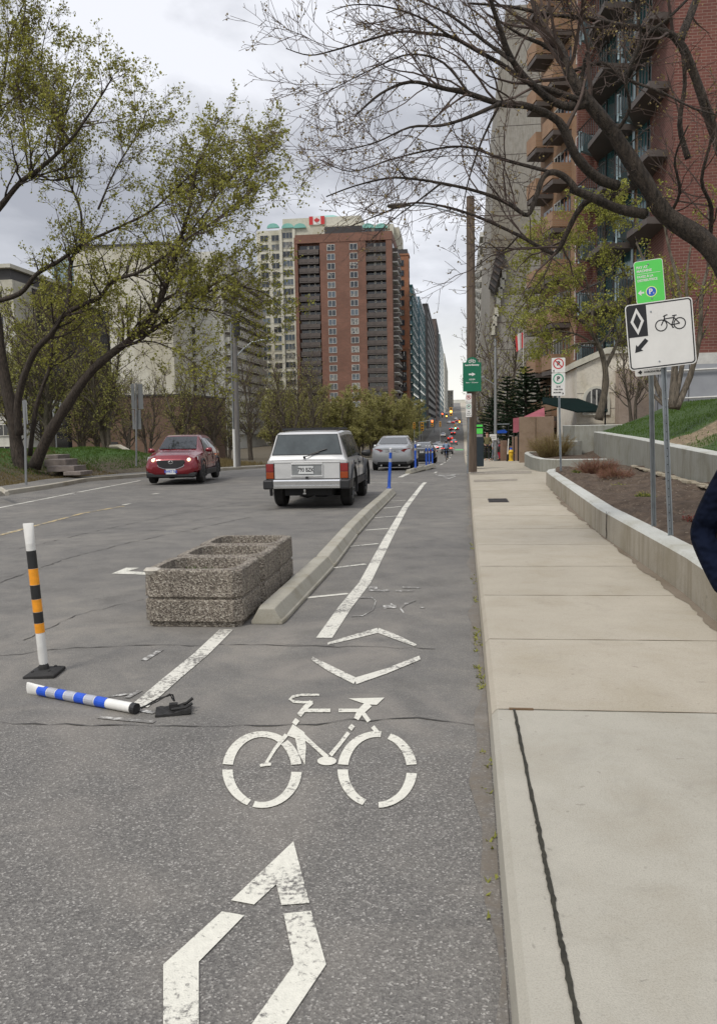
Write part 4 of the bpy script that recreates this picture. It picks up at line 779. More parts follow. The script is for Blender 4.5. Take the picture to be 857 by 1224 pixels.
gs_=PY(564,450,Yp-.2); r=thing('bike_route_sign','dark green sign with rounded top, bicycle and white arrow on the wooden pole','sign',(gs_[0],gs_[1],gs_[2]),0)
Wg,Hg=.6,.98
shape=[(-Wg/2,-Hg/2),(Wg/2,-Hg/2),(Wg/2,Hg/2-.04),(Wg*.32,Hg/2-.02)]+[(Wg*.3*math.cos(a),Hg/2+.0+.14*math.sin(a)) for a in np.linspace(.15,math.pi-.15,12)]+[(-Wg*.32,Hg/2-.02),(-Wg/2,Hg/2-.04)]
MB().prism(shape,-.02,.0,XZ).build('sign_board',GREEND,r)
m=MB(); vbike(m,.115,0,.49,-.024,.016); m.build('bicycle_pictogram',WHITES,r)
m=MB(); m.text('LaurierBikeway',.078,(0,-.024,.375),sx=.95,bold=.003).text('0.5 KM',.065,(0,-.024,-.1),bold=.002).text('Kent  •  O’Connor',.055,(0,-.024,-.2),sx=.95,bold=.001)
m.poly([(-.11,-.024,.045),(.0,-.024,.045),(.0,-.024,.01),(.11,-.024,.07),(.0,-.024,.13),(.0,-.024,.095),(-.11,-.024,.095)]); m.build('lettering',WHITES,r)
bp_=G(558,566,0); park('parking_sign','narrow no parking and parking signs on a thin post against the wooden pole',np.array([PX(558.5,Yp-.4),Yp-.4,.1]),Yp-.4,560,476,.19,.3,.45)
# pay machine
pm_=G(571,557.5,.13); r=thing('parking_pay_machine','dark parking pay machine with green head behind the wooden pole','pay machine',pm_,.05)
MB().box(-.21,.21,-.18,.18,0,1.12).build('cabinet',mat('dark_blue_cabinet',(.012,.022,.03),.5),r,bevel=.02)
MB().prism([(-.2,1.12),(.2,1.12),(.2,1.55),(.0,1.68),(-.2,1.62)],-.17,.17,XZ).build('head',BLACK,r)
MB().box(-.17,.17,-.185,-.172,1.5,1.58).box(-.17,.17,-.185,-.172,1.24,1.44).build('green_panel',GREENS,r); MB().box(-.17,.17,-.186,-.172,1.12,1.22).build('keypad',SIGNBACK,r)
# grey lamp pole with notices
Yl=50.0; b=PY(592,500,Yl); z0=hz(Yl)+.13; r=thing('street_lamp','slim grey metal street lamp pole with white notices taped low on it','street lamp',(b[0],Yl,z0))
hgt=PY(590,405,Yl)[2]-z0
MB().lathe([(.13,0),(.13,.3),(.1,.32),(.065,hgt)],12).build('pole_shaft',SIGNBACK,r,smooth=50)
MB().tube([(0,0,hgt-2.7),(-.35,0,hgt-2.45),(-.68,0,hgt-2.25)],.03,6).build('lamp_arm',SIGNBACK,r); cobra(r,(-.6,0,hgt-2.22),-1,.7)
n_=MB(); n_.box(-.36,.05,-.16,-.14,1.25,1.6); n_.build('notice',WHITES,r); m=MB().text('FOR RENT',.07,(-.155,-.165,1.45)).text('A LOUER',.07,(-.155,-.165,1.36)); m.build('lettering',BLKS,r)
# hydrant
Yh=49.; b=PY(610.5,520,Yh); z0=hz(Yh)+.13; r=thing('fire_hydrant','yellow fire hydrant with a blue cap beside the planter','fire hydrant',(b[0],Yh,z0))
YELP=mat('yellow_hydrant_paint',(.62,.4,.02),.45)
MB().lathe([(.16,0),(.16,.04),(.115,.06),(.115,.5),(.15,.52),(.15,.56),(.12,.6),(.09,.66)],14).build('barrel',YELP,r,smooth=40); MB().lathe([(.09,.655),(.075,.74),(.02,.78)],12).build('cap',BLUEP,r,smooth=40)
for s in (-1,1): MB().lathe([(.06,s*.1),(.06,s*.2),(.045,s*.22)],10,(0,0,.45),'x').build('side_outlet',YELP,r)
MB().lathe([(.07,-.1),(.07,-.2)],10,(0,0,.38),'y').build('front_outlet',YELP,r)
Yh=47.; b=PY(606,520,Yh); r=thing('marker_post','thin leaning white marker post left of the yellow hydrant','post',(b[0],Yh,hz(Yh)+.13),rot=(0,.06,0)); MB().lathe([(.03,0),(.028,1.25),(.01,1.27)],8).build('post_tube',WHITE,r); MB().lathe([(.05,0.0),(.05,.4)],8).build('sleeve',DARK,r)
Yh=52; b=PY(596,520,Yh); r=thing('newspaper_box','red newspaper box between the walkers and the stone steps','newspaper box',(b[0],Yh,hz(Yh)+.13)); MB().box(-.2,.2,-.2,.2,.15,1.0).build('box_body',mat('red_box_paint',(.4,.02,.04),.4),r,bevel=.02); MB().box(-.15,.15,-.215,-.2,.55,.9).build('window',GLASSC,r); MB().box(-.18,.18,-.18,.18,0,.16).build('foot',DARK,r)
Yh=54; b=PY(599,520,Yh); r=thing('shelter_frame','dark metal frame with a small blue banner behind the lamp pole','frame',(b[0],Yh,hz(Yh)+.13))
for x in (-.45,.45): MB().tube([(x,0,0),(x,0,2.35)],.03,6).build('upright',DARK,r)
MB().box(-.5,.5,-.03,.03,2.3,2.36).build('top_bar',GALV,r); MB().prism([(-.35,1.75),(.3,1.75),(.38,1.85),(.2,1.98),(-.2,1.92),(-.4,1.95)],-.03,0,XZ).build('banner',BLUEP,r)
# left street lamp (wood pole)
pb=G(284,552,0.1); Yq=pb[1]; r=thing('utility_pole','weathered grey pole with a curved lamp arm on the left, white at its foot','pole',(pb[0],Yq,hz(Yq)))
tq=PY(279,338,Yq)-np.array([pb[0],Yq,hz(Yq)])
MB().tube([(0,0,0),tuple(tq)],[.16,.11],14).build('pole_shaft',WOODG,r,smooth=50); MB().lathe([(.07,0),(.07,2.0)],8,(-.1,-.14,0)).build('cable_guard',WHITES,r,label='whitish cable guard at the foot')
ca=MB(); ca.tube([(-.12,-.14,2),tuple(tq*.8+np.array([-.13,-.14,0]))],.035,6); ca.build('conduit',SIGNBACK,r)
a0=PY(283,426,Yq)-np.array([pb[0],Yq,hz(Yq)]); a1=PY(312,407,Yq)-np.array([pb[0],Yq,hz(Yq)])
MB().tube([a0,a0*.7+a1*.3+np.array([0,0,.15]),a0*.35+a1*.65+np.array([0,0,.2]),a1],.035,7).build('lamp_arm',GALV,r); cobra(r,a1-np.array([.1,0,0]),1,.9,GALV); MB().lathe([(.16,tq[2]*.72),(.16,tq[2]*.72+.7)],10,(.22,-.1,0)).build('transformer',BLACK,r)
# sign backs at left
def backsign(label,pxb,pyb,Y,plates,ptop):
    b=PY(pxb,pyb,Y); r=thing('road_sign',label,'sign',b); t=PY(*ptop,Y)-b
    MB().tube([(0,0,-.3),tuple(t)],.035,6).build('post',SIGNBACK,r)
    for x0,y0,x1,y1,dy in plates:
        A=PY(x0,y0,Y+dy)-b; B=PY(x1,y1,Y+dy)-b; MB().box(A[0],B[0],A[1]-.005,A[1]+.005,B[2],A[2]).build('sign_plate',SIGNBACK,r,bevel=.004)
backsign('tall pair of grey sign backs on one post beside the red car',163,548,31,[(156.5,459,162,489,.06),(164.5,459,172,489,.06),(158,490,162,513,.06),(163,490,169.5,513,.06)],(163,458))
backsign('narrow grey sign seen edge on in front of the leaning tree',31,567,22.5,[(27,479,29.7,507,.04),(31,479,34,507,-.04)],(30,478))
backsign('pale sign standing behind the leaning tree trunk',68,535,44,[(60,479,75,508,.1)],(66,478))
# timber steps and handrail
r=thing('garden_steps','weathered timber steps up the left bank beside the leaning trunk','steps',(0,0,0))
for x0,x1,y0,y1,Y in ((52,70,544,549.5,30.5),(53,79,549.5,557,29.6),(56,89,557.5,563,28.8),(76,97,564,567.5,28.3)):
    A=PY(x0,y0,Y);B=PY(x1,y1,Y); MB().box(A[0],B[0],Y,Y+1.0,B[2]-.02,A[2]).build('step',TIMB,r,bevel=.015)
r=thing('ramp_edge','pale sloping concrete ramp edge at the end of the grass bank','ramp')
P=[PY(x,y,Y) for x,y,Y in ((130,534,41),(143,533.5,40),(155,540,38.5),(171,551,37))]; MB().tube(P,.11,6).build('edge',KERBC,r)
a=G(0,586,.25); tag(MB().tube([G(-6,583,.3),G(2,585,.3),G(9,590,.25)],.06,6).build('edging_stone',KERBC),'pale edging stone end at the far left edge','kerb')
print('p3 ok')
# ------------------------------------------------------------ vehicles
class Shell:
    """stations: (y,zlo,zsh,ztop,wlo,wmid,wsh,wtop)"""
    def __init__(s,st): s.st=sorted(st); s.Y=[q[0] for q in s.st]
    def P(s,y): return [float(np.interp(y,s.Y,[q[k] for q in s.st])) for k in range(1,8)]
    def ring(s,y):
        zl,zs,zt,wl,wm,ws,wt=s.P(y); zm=zl+(zs-zl)*.55
        h=[(0,zl),(wl*.85,zl),(wl,zl+.05),(wm*.995,zl+(zm-zl)*.5),(wm,zm),((wm*.35+ws*.65),zm+(zs-zm)*.75),(ws,zs),(wt,zt-min(.035,(zt-zs)*.4)),(wt*.93,zt-.008),(wt*.6,zt),(0,zt+.004)]
        return [(x,y,z) for x,z in h]+[(-x,y,z) for x,z in h[-2:0:-1]]
    def mesh(s,n=40):
        ys=sorted(set(list(np.linspace(s.Y[0],s.Y[-1],n))+s.Y)); m=MB(); m.loft([s.ring(y) for y in ys]); m.v=[(v[0],v[1],v[2]) for v in m.v]; return m
    def side(s,y,t,sg,off=.006):
        zl,zs,zt,wl,wm,ws,wt=s.P(y); zt2=zt-min(.035,(zt-zs)*.4); return (sg*(ws+(wt-ws)*t+off),y,zs+(zt2-zs)*t)
    def sidepanel(s,mb,poly,sg,off=.006):
        P=[s.side(y,t,sg,off) for y,t in poly]; mb.poly(P if sg>0 else P[::-1])
    def toppanel(s,mb,y0,y1,u0=.93,u1=.93,off=.008,n=6):
        rows=[]
        d=np.array([0,y1-y0,s.P(y1)[2]-s.P(y0)[2]]); d/=np.linalg.norm(d); nrm=np.array([0,-d[2],d[1]])*off; 
        for y,u in ((y0,u0),(y1,u1)):
            zl,zs,zt,wl,wm,ws,wt=s.P(y); rows.append([(wt*u*(2*i/n-1),y+nrm[1],zt+nrm[2]+.004*(1-abs(2*i/n-1))) for i in range(n+1)])
        mb.add(rows[0]+rows[1],[(i,i+1,n+2+i,n+1+i) for i in range(n)])
def wheel(par,x,y,R,W_,sg,spokes=5,name='wheel'):
    m=MB(); m.lathe([(R*.62,-W_/2),(R*.9,-W_/2),(R,-W_*.36),(R,W_*.36),(R*.9,W_/2),(R*.62,W_/2),(R*.6,0)],26,(0,0,0),'x',cap=False); m.f.append(tuple(range(26))); m.mi.append(0)
    m.lathe([(R*.62,-W_*.2),(R*.62,W_*.2)],20,(0,0,0),'x'); o=m.build(name,RUB,par,(x,y,R),smooth=40)
    r=MB(); r.lathe([(R*.66,sg*W_*.5),(R*.6,sg*W_*.42),(R*.6,sg*W_*.3)],24,(0,0,0),'x',cap=False); r.lathe([(R*.16,sg*W_*.25),(R*.14,sg*W_*.45)],12,(0,0,0),'x')
    for k in range(spokes):
        a=2*math.pi*k/spokes; r.tube([(sg*W_*.36,R*.1*math.cos(a),R*.1*math.sin(a)),(sg*W_*.42,R*.62*math.cos(a),R*.62*math.sin(a))],R*.075,5)
    r.build('rim',RIM,o); return o
def arches(cs,R,x0=.5):
    return [MB().lathe([(R,sg*x0),(R,sg*1.2)],26,(0,y,z),'x') for y,z in cs for sg in (-1,1)]
def flare(par,x,y,z,R,w_,m,sg,name='wheel_arch'):
    mb=MB(); A=np.linspace(-.35,math.pi+.35,18); rings=[]
    for a in A: 
        rings.append([(x+sg*q,y+r_*math.cos(a),z+r_*math.sin(a)) for q,r_ in ((0,R),(w_,R),(w_,R+.05),(0,R+.06))])
    mb.loft(rings); return mb.build(name,m,par,smooth=40)
def plate_(par,x,y,z,w_,h,txt,tm,facing=-1,name='licence_plate'):
    o=MB().box(-w_/2,w_/2,-.006,.006,-h/2,h/2).build(name,PLATE,par,(x,y,z),(0,0,0 if facing<0 else math.pi)); 
    if txt: MB().text(txt,h*.72,(0,-.0075,0),sx=.8,bold=.003).build('plate_number',tm,o)
    return o
def mirror(par,x,y,z,sg,m):
    mb=MB(); mb.loft([[(x+sg*q,y+w_*math.cos(a),z+h*math.sin(a)) for a in np.linspace(0,2*math.pi,9)[:-1]] for q,w_,h in ((0,.03,.03),(.06,.05,.07),(.2,.045,.08),(.22,.02,.04))]); mb.build('mirror',m,par,smooth=60)
# --- boxy off roader, seen from behind
def offroader():
    r=thing('parked_car','boxy silver white off-road wagon with roof rack seen from behind, red and amber lights','car',(-3.12,17.05+2.1,0),0)
    st=[(-2.10,.50,1.0,1.04,.74,.84,.83,.80),(-2.08,.46,1.0,1.06,.76,.85,.84,.80),(-2.06,.46,1.0,1.12,.76,.855,.845,.775),(-1.93,.46,1.0,1.57,.78,.86,.85,.665),(-1.85,.46,1.0,1.615,.78,.86,.85,.65),(-1.0,.44,.99,1.64,.78,.86,.85,.65),(.2,.44,.98,1.63,.78,.86,.85,.645),(.32,.44,.98,1.6,.78,.86,.85,.64),(.75,.44,.98,1.05,.78,.86,.845,.76),(.85,.44,.96,1.02,.78,.86,.84,.74),(2.0,.46,.9,.95,.74,.83,.80,.72),(2.05,.5,.86,.9,.7,.8,.78,.7)]
    sh=Shell(st); b=sh.mesh(60).build('body',JEEPP,r,smooth=28); ax=(-1.22,1.36); boolcut(b,arches([(y,.42) for y in ax],.42,.45))
    for p in b.data.polygons: p.use_smooth=True
    if hasattr(b.data,'set_sharp_from_angle'): b.data.set_sharp_from_angle(angle=math.radians(28))
    g=MB(); # rear window, trapezoid
    def rw(z,w_): 
        t=(z-1.06)/(1.57-1.06); return (-2.075+ (2.06-1.93)*t-.012)
    def band(z0,w0,z1,w1,off,name,m):
        q=MB(); n=8; ya,yb=rear(z0)-off,rear(z1)-off; q.add([(w0*(2*i/n-1),ya,z0) for i in range(n+1)]+[(w1*(2*i/n-1),yb,z1) for i in range(n+1)],[(i,i+1,n+2+i,n+1+i) for i in range(n)]); return q.build(name,m,r)
    def rear(z): return float(np.interp(z,[1.04,1.12,1.57,1.615],[-2.10,-2.06,-1.93,-1.85]))
    band(1.135,.745,1.565,.635,.004,'window_seal',BLACK); band(1.15,.725,1.552,.622,.009,'rear_window',GLASSJ)
    # side windows
    for sg in (-1,1):
        q=MB(); 
        for P in ([(-1.88,.12),(-1.05,.12),(-1.05,.9),(-1.80,.9)],[(-.98,.12),(-.28,.12),(-.28,.9),(-.98,.9)],[(-.2,.12),(.62,.12),(.24,.9),(-.2,.9)]): sh.sidepanel(q,P,sg)
        q.build('side_window',GLASSC,r)
        for y in (-1.0,-.24,.72): MB().box(*sorted((sg*.852,sg*.866)),y,y+.012,.5,.98).build('door_gap',DARK,r)
        for y in ax: flare(r,sg*.84,y,.42,.43,.06,BLACK,sg)
        q=MB(); q.box(min(sg*.84,sg*.885),max(sg*.84,sg*.885),-.75,.9,.42,.56); q.build('side_cladding',BLACK,r,bevel=.01)
        for y in (-.9,-.12): MB().box(min(sg*.85,sg*.88),max(sg*.85,sg*.88),y,y+.16,.88,.92).build('door_handle',BLACK,r)
        mirror(r,sg*.84,.55,1.08,sg,BLACK)
        # tail lights
        L=MB(); x0,x1=sorted((sg*.865,sg*.705)); L.box(x0,x1,-2.125,-2.0,.79,.955); L.build('tail_light',TAIL,r,bevel=.01)
        L=MB(); L.box(x0,x1,-2.122,-2.0,.645,.785); L.build('indicator',AMB,r,bevel=.01)
        q=MB(); q.box(x0-.008,x1+.008,-2.112,-1.99,.63,.965); q.build('light_surround',BLACK,r)
        q=MB(); x0,x1=sorted((sg*.915,sg*.70)); q.box(x0,x1,-2.24,-1.72,.43,.625); q.build('bumper_end',BLACK,r,bevel=.03)
        q=MB(); q.tube([(sg*.56,-1.75,1.665),(sg*.56,.1,1.665)],.02,6); q.build('roof_rail',BLACK,r)
        for y in ax: wheel(r,sg*.73,y,.365,.24,sg,5)
    q=MB(); 
    for y in (-1.55,-.3): q.box(-.6,.6,y-.02,y+.02,1.66,1.70)
    q.box(-.56,.56,-1.78,-1.72,1.645,1.69); q.build('roof_rack_bar',BLACK,r)
    q=MB(); q.loft([[(x,-2.21+o,z) for z,o in ((.44,.02),(.45,0),(.50,0),(.515,.015),(.53,.0),(.60,0),(.62,.02),(.62,.12),(.44,.12))] for x in (-.70,.70)]); q.build('chrome_bumper',CHR,r)
    # tailgate recess, ledge, plate
    q=MB(); q.box(-.69,.69,-2.112,-2.05,.975,1.0); q.build('tailgate_ledge',JEEPP,r,bevel=.006)
    q=MB(); q.box(-.69,.69,-2.106,-2.05,.63,.645).box(-.70,-.69,-2.108,-2.05,.645,.975).box(.69,.70,-2.108,-2.05,.645,.975); q.build('tailgate_gap',DARK,r)
    q=MB(); q.box(-.32,.32,-2.112,-2.05,.70,.94); f=q.build('plate_recess',SIGNBACK,r); 
    q=MB(); q.box(-.33,.33,-2.13,-2.1,.935,.965).box(-.34,-.315,-2.125,-2.1,.70,.95).box(.315,.34,-2.125,-2.1,.70,.95).box(-.34,.34,-2.13,-2.1,.685,.712); q.build('recess_frame',JEEPP,r,bevel=.005)
    plate_(r,-.02,-2.122,.825,.32,.16,'793 BZK',BLKS)
    MB().lathe([(.028,-2.12),(.026,-2.16)],12,(0,0,.665),'y').build('tailgate_lock',BLACK,r)
    q=MB(); q.lathe([(.03,-2.10),(.025,-2.13)],10,(-.05,0,1.085),'y'); q.tube([(-.05,-2.12,1.09),(.12,-2.085,1.15),(.26,-2.075,1.19)],.01,5); q.tube([(.08,-2.085,1.155),(.42,-2.05,1.255)],.012,5); q.build('rear_wiper',BLACK,r)
    # underbody, tow ball
    q=MB(); q.box(-.5,.5,-2.0,1.9,.28,.5); q.lathe([(.16,-1.6),(.16,-1.0)],10,(-.1,0,.35),'y'); q.lathe([(.08,-.75),(.08,.75)],8,(0,-1.22,.34),'x'); q.lathe([(.15,-.13),(.15,.13)],12,(.15,-1.22,.34),'x'); q.box(-.56,.56,-1.0,-.9,.2,.3); q.build('underbody',DARK,r)
    q=MB(); q.lathe([(.0,.43),(.025,.42),(.025,.39),(.012,.38),(.012,.35)],10,(-.03,-2.26,0)); q.box(-.06,.0,-2.28,-2.1,.33,.36); q.build('tow_ball',CHR,r)
    q=MB(); 
    for x in (-.37,.37): q.cbox((x,-.35,1.05),(.5,.14,.5)); q.cbox((x,-.35,1.36),(.26,.1,.16))
    q.cbox((0,-1.2,.95),(1.2,.14,.45)); q.build('seats',DARK,r)
    return r
offroader()
# --- saloon (proto), wheelbase along y
def saloon(name,label,paint,loc,rz,group=None,plate='',lit=True,detail=True):
    r=thing(name,label,'car',loc,rz,group)
    st=[(-2.40,.42,.80,.86,.55,.70,.68,.5),(-2.36,.32,.88,.99,.62,.80,.76,.62),(-2.25,.27,.93,1.055,.70,.86,.82,.68),(-2.0,.25,.96,1.09,.76,.90,.85,.70),(-1.75,.24,.97,1.12,.78,.91,.855,.70),(-1.05,.23,.97,1.40,.8,.915,.86,.57),(-.7,.23,.965,1.45,.8,.915,.86,.56),(-.1,.23,.95,1.47,.8,.915,.86,.56),(.35,.23,.94,1.43,.8,.915,.86,.55),(1.25,.24,.92,1.0,.8,.91,.84,.68),(1.4,.24,.90,.97,.79,.91,.83,.66),(2.1,.26,.76,.84,.72,.86,.76,.58),(2.36,.30,.6,.70,.6,.74,.66,.5),(2.42,.36,.52,.58,.5,.6,.55,.4)]
    sh=Shell(st); b=sh.mesh(56).build('body',paint,r,smooth=35); ax=(-1.35,1.42); boolcut(b,arches([(y,.33) for y in ax],.36,.5))
    for p in b.data.polygons: p.use_smooth=True
    if hasattr(b.data,'set_sharp_from_angle'): b.data.set_sharp_from_angle(angle=math.radians(35))
    q=MB(); sh.toppanel(q,-1.72,-1.08,.9,.92,n=8); q.build('rear_window',GLASSC,r)
    q=MB(); sh.toppanel(q,1.2,.4,.9,.92,n=8); q.f=[f[::-1] for f in q.f]; q.v=[(v[0],v[1]+.0,v[2]+.016) for v in q.v]; q.build('windscreen',GLASSC,r)
    for sg in (-1,1):
        q=MB(); 
        for P in ([(-1.38,.12),(-.42,.1),(-.42,.88),(-.98,.85),(-1.2,.6)],[(-.36,.1),(.5,.1),(.9,.12),(.42,.82),(.25,.88),(-.36,.88)]): sh.sidepanel(q,P,sg)
        q.build('side_window',GLASSC,r)
        x0,x1=sorted((sg*.50,sg*.84)); L=MB()
        L.poly([(sg*.36,-2.40,.86),(sg*.5,-2.385,.80),(sg*.70,-2.345,.78),(sg*.87,-2.12,.84),(sg*.86,-2.06,.93),(sg*.72,-2.33,.95),(sg*.5,-2.385,.93)]); 
        if sg>0: pass
        else: L.f=[f[::-1] for f in L.f]
        L.v=[(v[0],v[1]-.02,v[2]) for v in L.v]; L.add([(x,y+.12,z) for x,y,z in L.v],[]); n=7; L.f+=[(i,(i+1)%n,n+(i+1)%n,n+i) for i in range(n)]; L.mi+=[0]*n
        L.build('tail_light',TAILL if lit else TAIL,r)
        x0,x1=sorted((sg*.48,sg*.76)); MB().prism([(x0,.6),(x1,.62),(x1,.72),(x0,.68)],2.02,2.33,XZ).build('headlight',HEADL if lit else LENS,r)
        mirror(r,sg*.86,.78,.98,sg,paint)
        for y in ax: wheel(r,sg*.80,y,.325,.21,sg,7)
    if detail:
        q=MB(); q.box(-.62,.62,-2.44,-2.3,.28,.4); q.build('bumper_insert',DARK,r,bevel=.02)
        q=MB(); q.box(-.28,.28,-2.41,-2.3,.78,.90); q.build('plate_recess',paint,r,bevel=.01)
        q=MB(); q.box(-.5,.5,-2.415,-2.36,.925,.94); q.build('chrome_strip',CHR,r)
        plate_(r,0,-2.425,.84,.30,.12,plate,BLKS); MB().box(-.65,.65,-2.3,2.2,.17,.3).build('underbody',DARK,r)
        for x in (-.45,.3): MB().lathe([(.04,-2.45),(.04,-2.3)],10,(x,0,.25),'y').build('exhaust_tip',CHR,r)
    return r
s1=saloon('parked_car','silver saloon seen from behind, stopped beyond the off-road wagon',SILP,(-2.72,34.6+2.4,hz(36)),0,plate='BVXC 418',lit=False)
s2=saloon('parked_car','black saloon partly hidden behind the silver saloon and the blue posts',BLKP,(-2.35,55+2.4,hz(57)),0,plate='ANKP 205',lit=False)
# --- red crossover, facing the camera
def crossover():
    fr=np.array([-8.98,25.3]); bk=np.array([-9.45,29.55]); c=(fr+bk)/2; d=fr-bk; rz=math.atan2(-d[0],d[1])
    r=thing('parked_car','deep red crossover with lit headlights coming towards the camera','car',(c[0],c[1],0),rz)
    st=[(-2.13,.5,.9,.96,.6,.72,.70,.5),(-2.05,.36,.98,1.12,.66,.80,.77,.60),(-1.9,.3,1.02,1.26,.72,.85,.80,.60),(-1.55,.28,1.03,1.46,.75,.865,.80,.56),(-1.3,.27,1.03,1.505,.76,.875,.81,.565),(-.7,.26,1.01,1.54,.77,.88,.82,.565),(0,.26,.99,1.55,.77,.88,.82,.565),(.3,.26,.985,1.52,.77,.88,.82,.56),(1.12,.27,.97,1.07,.77,.88,.81,.66),(1.25,.27,.955,1.04,.77,.88,.80,.64),(1.8,.28,.88,.97,.76,.87,.76,.58),(1.98,.29,.82,.92,.72,.83,.72,.56),(2.1,.31,.7,.78,.64,.74,.64,.5),(2.14,.36,.6,.66,.55,.62,.56,.42)]
    sh=Shell(st); b=sh.mesh(60).build('body',REDP,r,smooth=30); ax=(-1.28,1.29); boolcut(b,arches([(y,.35) for y in ax],.385,.5))
    for p in b.data.polygons: p.use_smooth=True
    if hasattr(b.data,'set_sharp_from_angle'): b.data.set_sharp_from_angle(angle=math.radians(30))
    q=MB(); sh.toppanel(q,1.08,.36,.94,.9,n=10); q.f=[f[::-1] for f in q.f]; q.v=[(x,y+.012,z+.02) for x,y,z in q.v]; q.build('windscreen',GLASSC,r)
    q=MB(); q.tube([(-.35,1.1,1.085),(.05,1.0,1.13),(.3,.98,1.15)],.008,4); q.tube([(.2,1.12,1.085),(.45,1.0,1.13),(.55,.95,1.16)],.008,4); q.build('wiper',BLACK,r)
    for sg in (-1,1):
        q=MB()
        for P in ([(-1.6,.35),(-1.25,.12),(-.45,.1),(-.45,.86),(-1.15,.84)],[(-.38,.1),(.72,.1),(.32,.78),(.15,.86),(-.38,.86)]): sh.sidepanel(q,P,sg)
        q.build('side_window',GLASSC,r)
        for y in ax: flare(r,sg*.825,y,.35,.39,.065,BLACK,sg)
        x0,x1=sorted((sg*.80,sg*.895)); MB().box(x0,x1,-.88,.88,.24,.42).build('side_cladding',BLACK,r,bevel=.02)
        H=MB(); H.loft([[(sg*.42,2.07,.735),(sg*.42,2.05,.79)],[(sg*.55,2.06,.72),(sg*.55,2.0,.83)],[(sg*.7,1.98,.72),(sg*.7,1.9,.85)],[(sg*.815,1.80,.76),(sg*.80,1.72,.87)]],False,False); H.v=[(x,y+.03,z+.01) for x,y,z in H.v]
        H.add([(x,y-.12,z-.05) for x,y,z in H.v],[]); H.build('headlight',LENS,r)
        MB().lathe([(.0,2.12),(.05,2.115),(.055,2.0)],14,(sg*.565,0,.775),'y').build('headlamp_bulb',HEADL,r)
        q=MB(); q.prism([(sg*.62,.56),(sg*.66,.58),(sg*.76,.44),(sg*.72,.42)],1.98,2.09,XZ); q.build('fog_slot',BLACK,r)
        mirror(r,sg*.84,.72,1.05,sg,REDP)
        for y in (-.9,.05): MB().box(*sorted((sg*.86,sg*.9)),y,y+.16,.86,.89).build('door_handle',REDP,r)
        for y in (-.42,.6): MB().box(*sorted((sg*.865,sg*.884)),y,y+.01,.42,.95).build('door_gap',DARK,r)
        for y in ax: wheel(r,sg*.77,y,.33,.22,sg,9)
    gr=[(-.42,.77),(.42,.77),(.45,.71),(.38,.58),(.2,.51),(-.2,.51),(-.38,.58),(-.45,.71)]
    m=MB(); m.prism(gr,2.04,2.155,XZ); m.build('grille',BLACK,r,bevel=.01)
    gl=MB(); P=[(.47,2.09,.72),(.39,2.155,.57),(.2,2.165,.50),(-.2,2.165,.50),(-.39,2.155,.57),(-.47,2.09,.72)]; gl.tube(P,.009,6); gl.build('grille_chrome',CHR,r)
    e_=MB(); 
    for i in range(20): 
        a,b2=2*math.pi*i/20,2*math.pi*(i+1)/20; e_.poly([(.075*math.cos(a),2.162,.715+.06*math.sin(a)),(.075*math.cos(b2),2.162,.715+.06*math.sin(b2)),(.06*math.cos(b2),2.162,.715+.047*math.sin(b2)),(.06*math.cos(a),2.162,.715+.047*math.sin(a))])
    e_.tube([(-.055,2.165,.735),(-.03,2.165,.745),(0,2.165,.70),(.03,2.165,.745),(.055,2.165,.735)],.007,4); e_.build('badge',CHR,r)
    MB().prism([(-.6,.42),(-.52,.5),(.52,.5),(.6,.42),(.5,.37),(-.5,.37)],1.98,2.13,XZ).build('lower_grille',BLACK,r); MB().prism([(-.74,.24),(.74,.24),(.8,.37),(-.8,.37)],1.9,2.11,XZ).build('lower_bumper',BLACK,r,bevel=.02)
    plate_(r,0,2.165,.41,.31,.155,'BWRT 762',BLUES,1); MB().box(-.65,.65,-1.95,1.9,.2,.32).build('underbody',DARK,r)
    return r
crossover()
# --- distant traffic: one prototype of saloon shape, copies with own paint
def tint(o,paint):
    for c in COL.objects:
        if c.parent==o and c.name.split('.')[0] in('body','mirror'):
            for sl_ in c.material_slots: sl_.link='OBJECT'; sl_.material=paint
far0=saloon('distant_car','white car with bright headlights just past the black saloon','' and None or WHP,(0,0,0),0,'cars far down the street',detail=False)
fl=[(596/6.6,415/6.6,171,1,WHP,None),(640/6.6,448/6.6,150,0,WHP,'white car with red tail lights nearest in the far lane'),(708/6.6,460/6.6,128,0,GRYP,'grey car ahead of the cyclist in the far lane'),(748/6.6,412/6.6,215,0,GRYP,'dark car with red lights beside the green bike crossing'),(712/6.6,372/6.6,255,0,RED2,'bright red car in the middle of the far street'),(655/6.6,340/6.6,285,1,WHP,'white oncoming car higher up the far street'),(735/6.6,350/6.6,300,0,BLKP,'black car just above the bright red car'),(722/6.6,300/6.6,345,0,BLKP,'dark blue car in the queue below the green light'),(765/6.6,312/6.6,350,0,RED2,'red car at the right of the upper queue'),(735/6.6,248/6.6,450,0,RED2,'small red car in the topmost queue'),(703/6.6,243/6.6,455,1,WHP,'small white oncoming car in the topmost queue'),(755/6.6,212/6.6,530,1,WHP,'tiny pale car near the top of the hill'),(772/6.6,232/6.6,480,0,GRYP,'tiny grey car with red lights at the top queue'),(617/6.6,385/6.6,190,0,GRYP,'grey car half behind the white oncoming car')]
for i,(dx,dy,Y,onc,pt,lab) in enumerate(fl):
    X=PX(430+dx,Y); z=hz(Y); 
    X=min(X,Rx(Y)-2.6)
    o=far0 if i==0 else clone(far0,(0,0,0),0,lab)
    o.location=(X,Y,z); o.rotation_euler=(math.atan((hz(Y+3)-hz(Y-3))/6)*(-1 if onc else 1),0,math.pi if onc else 0); tint(o,pt)
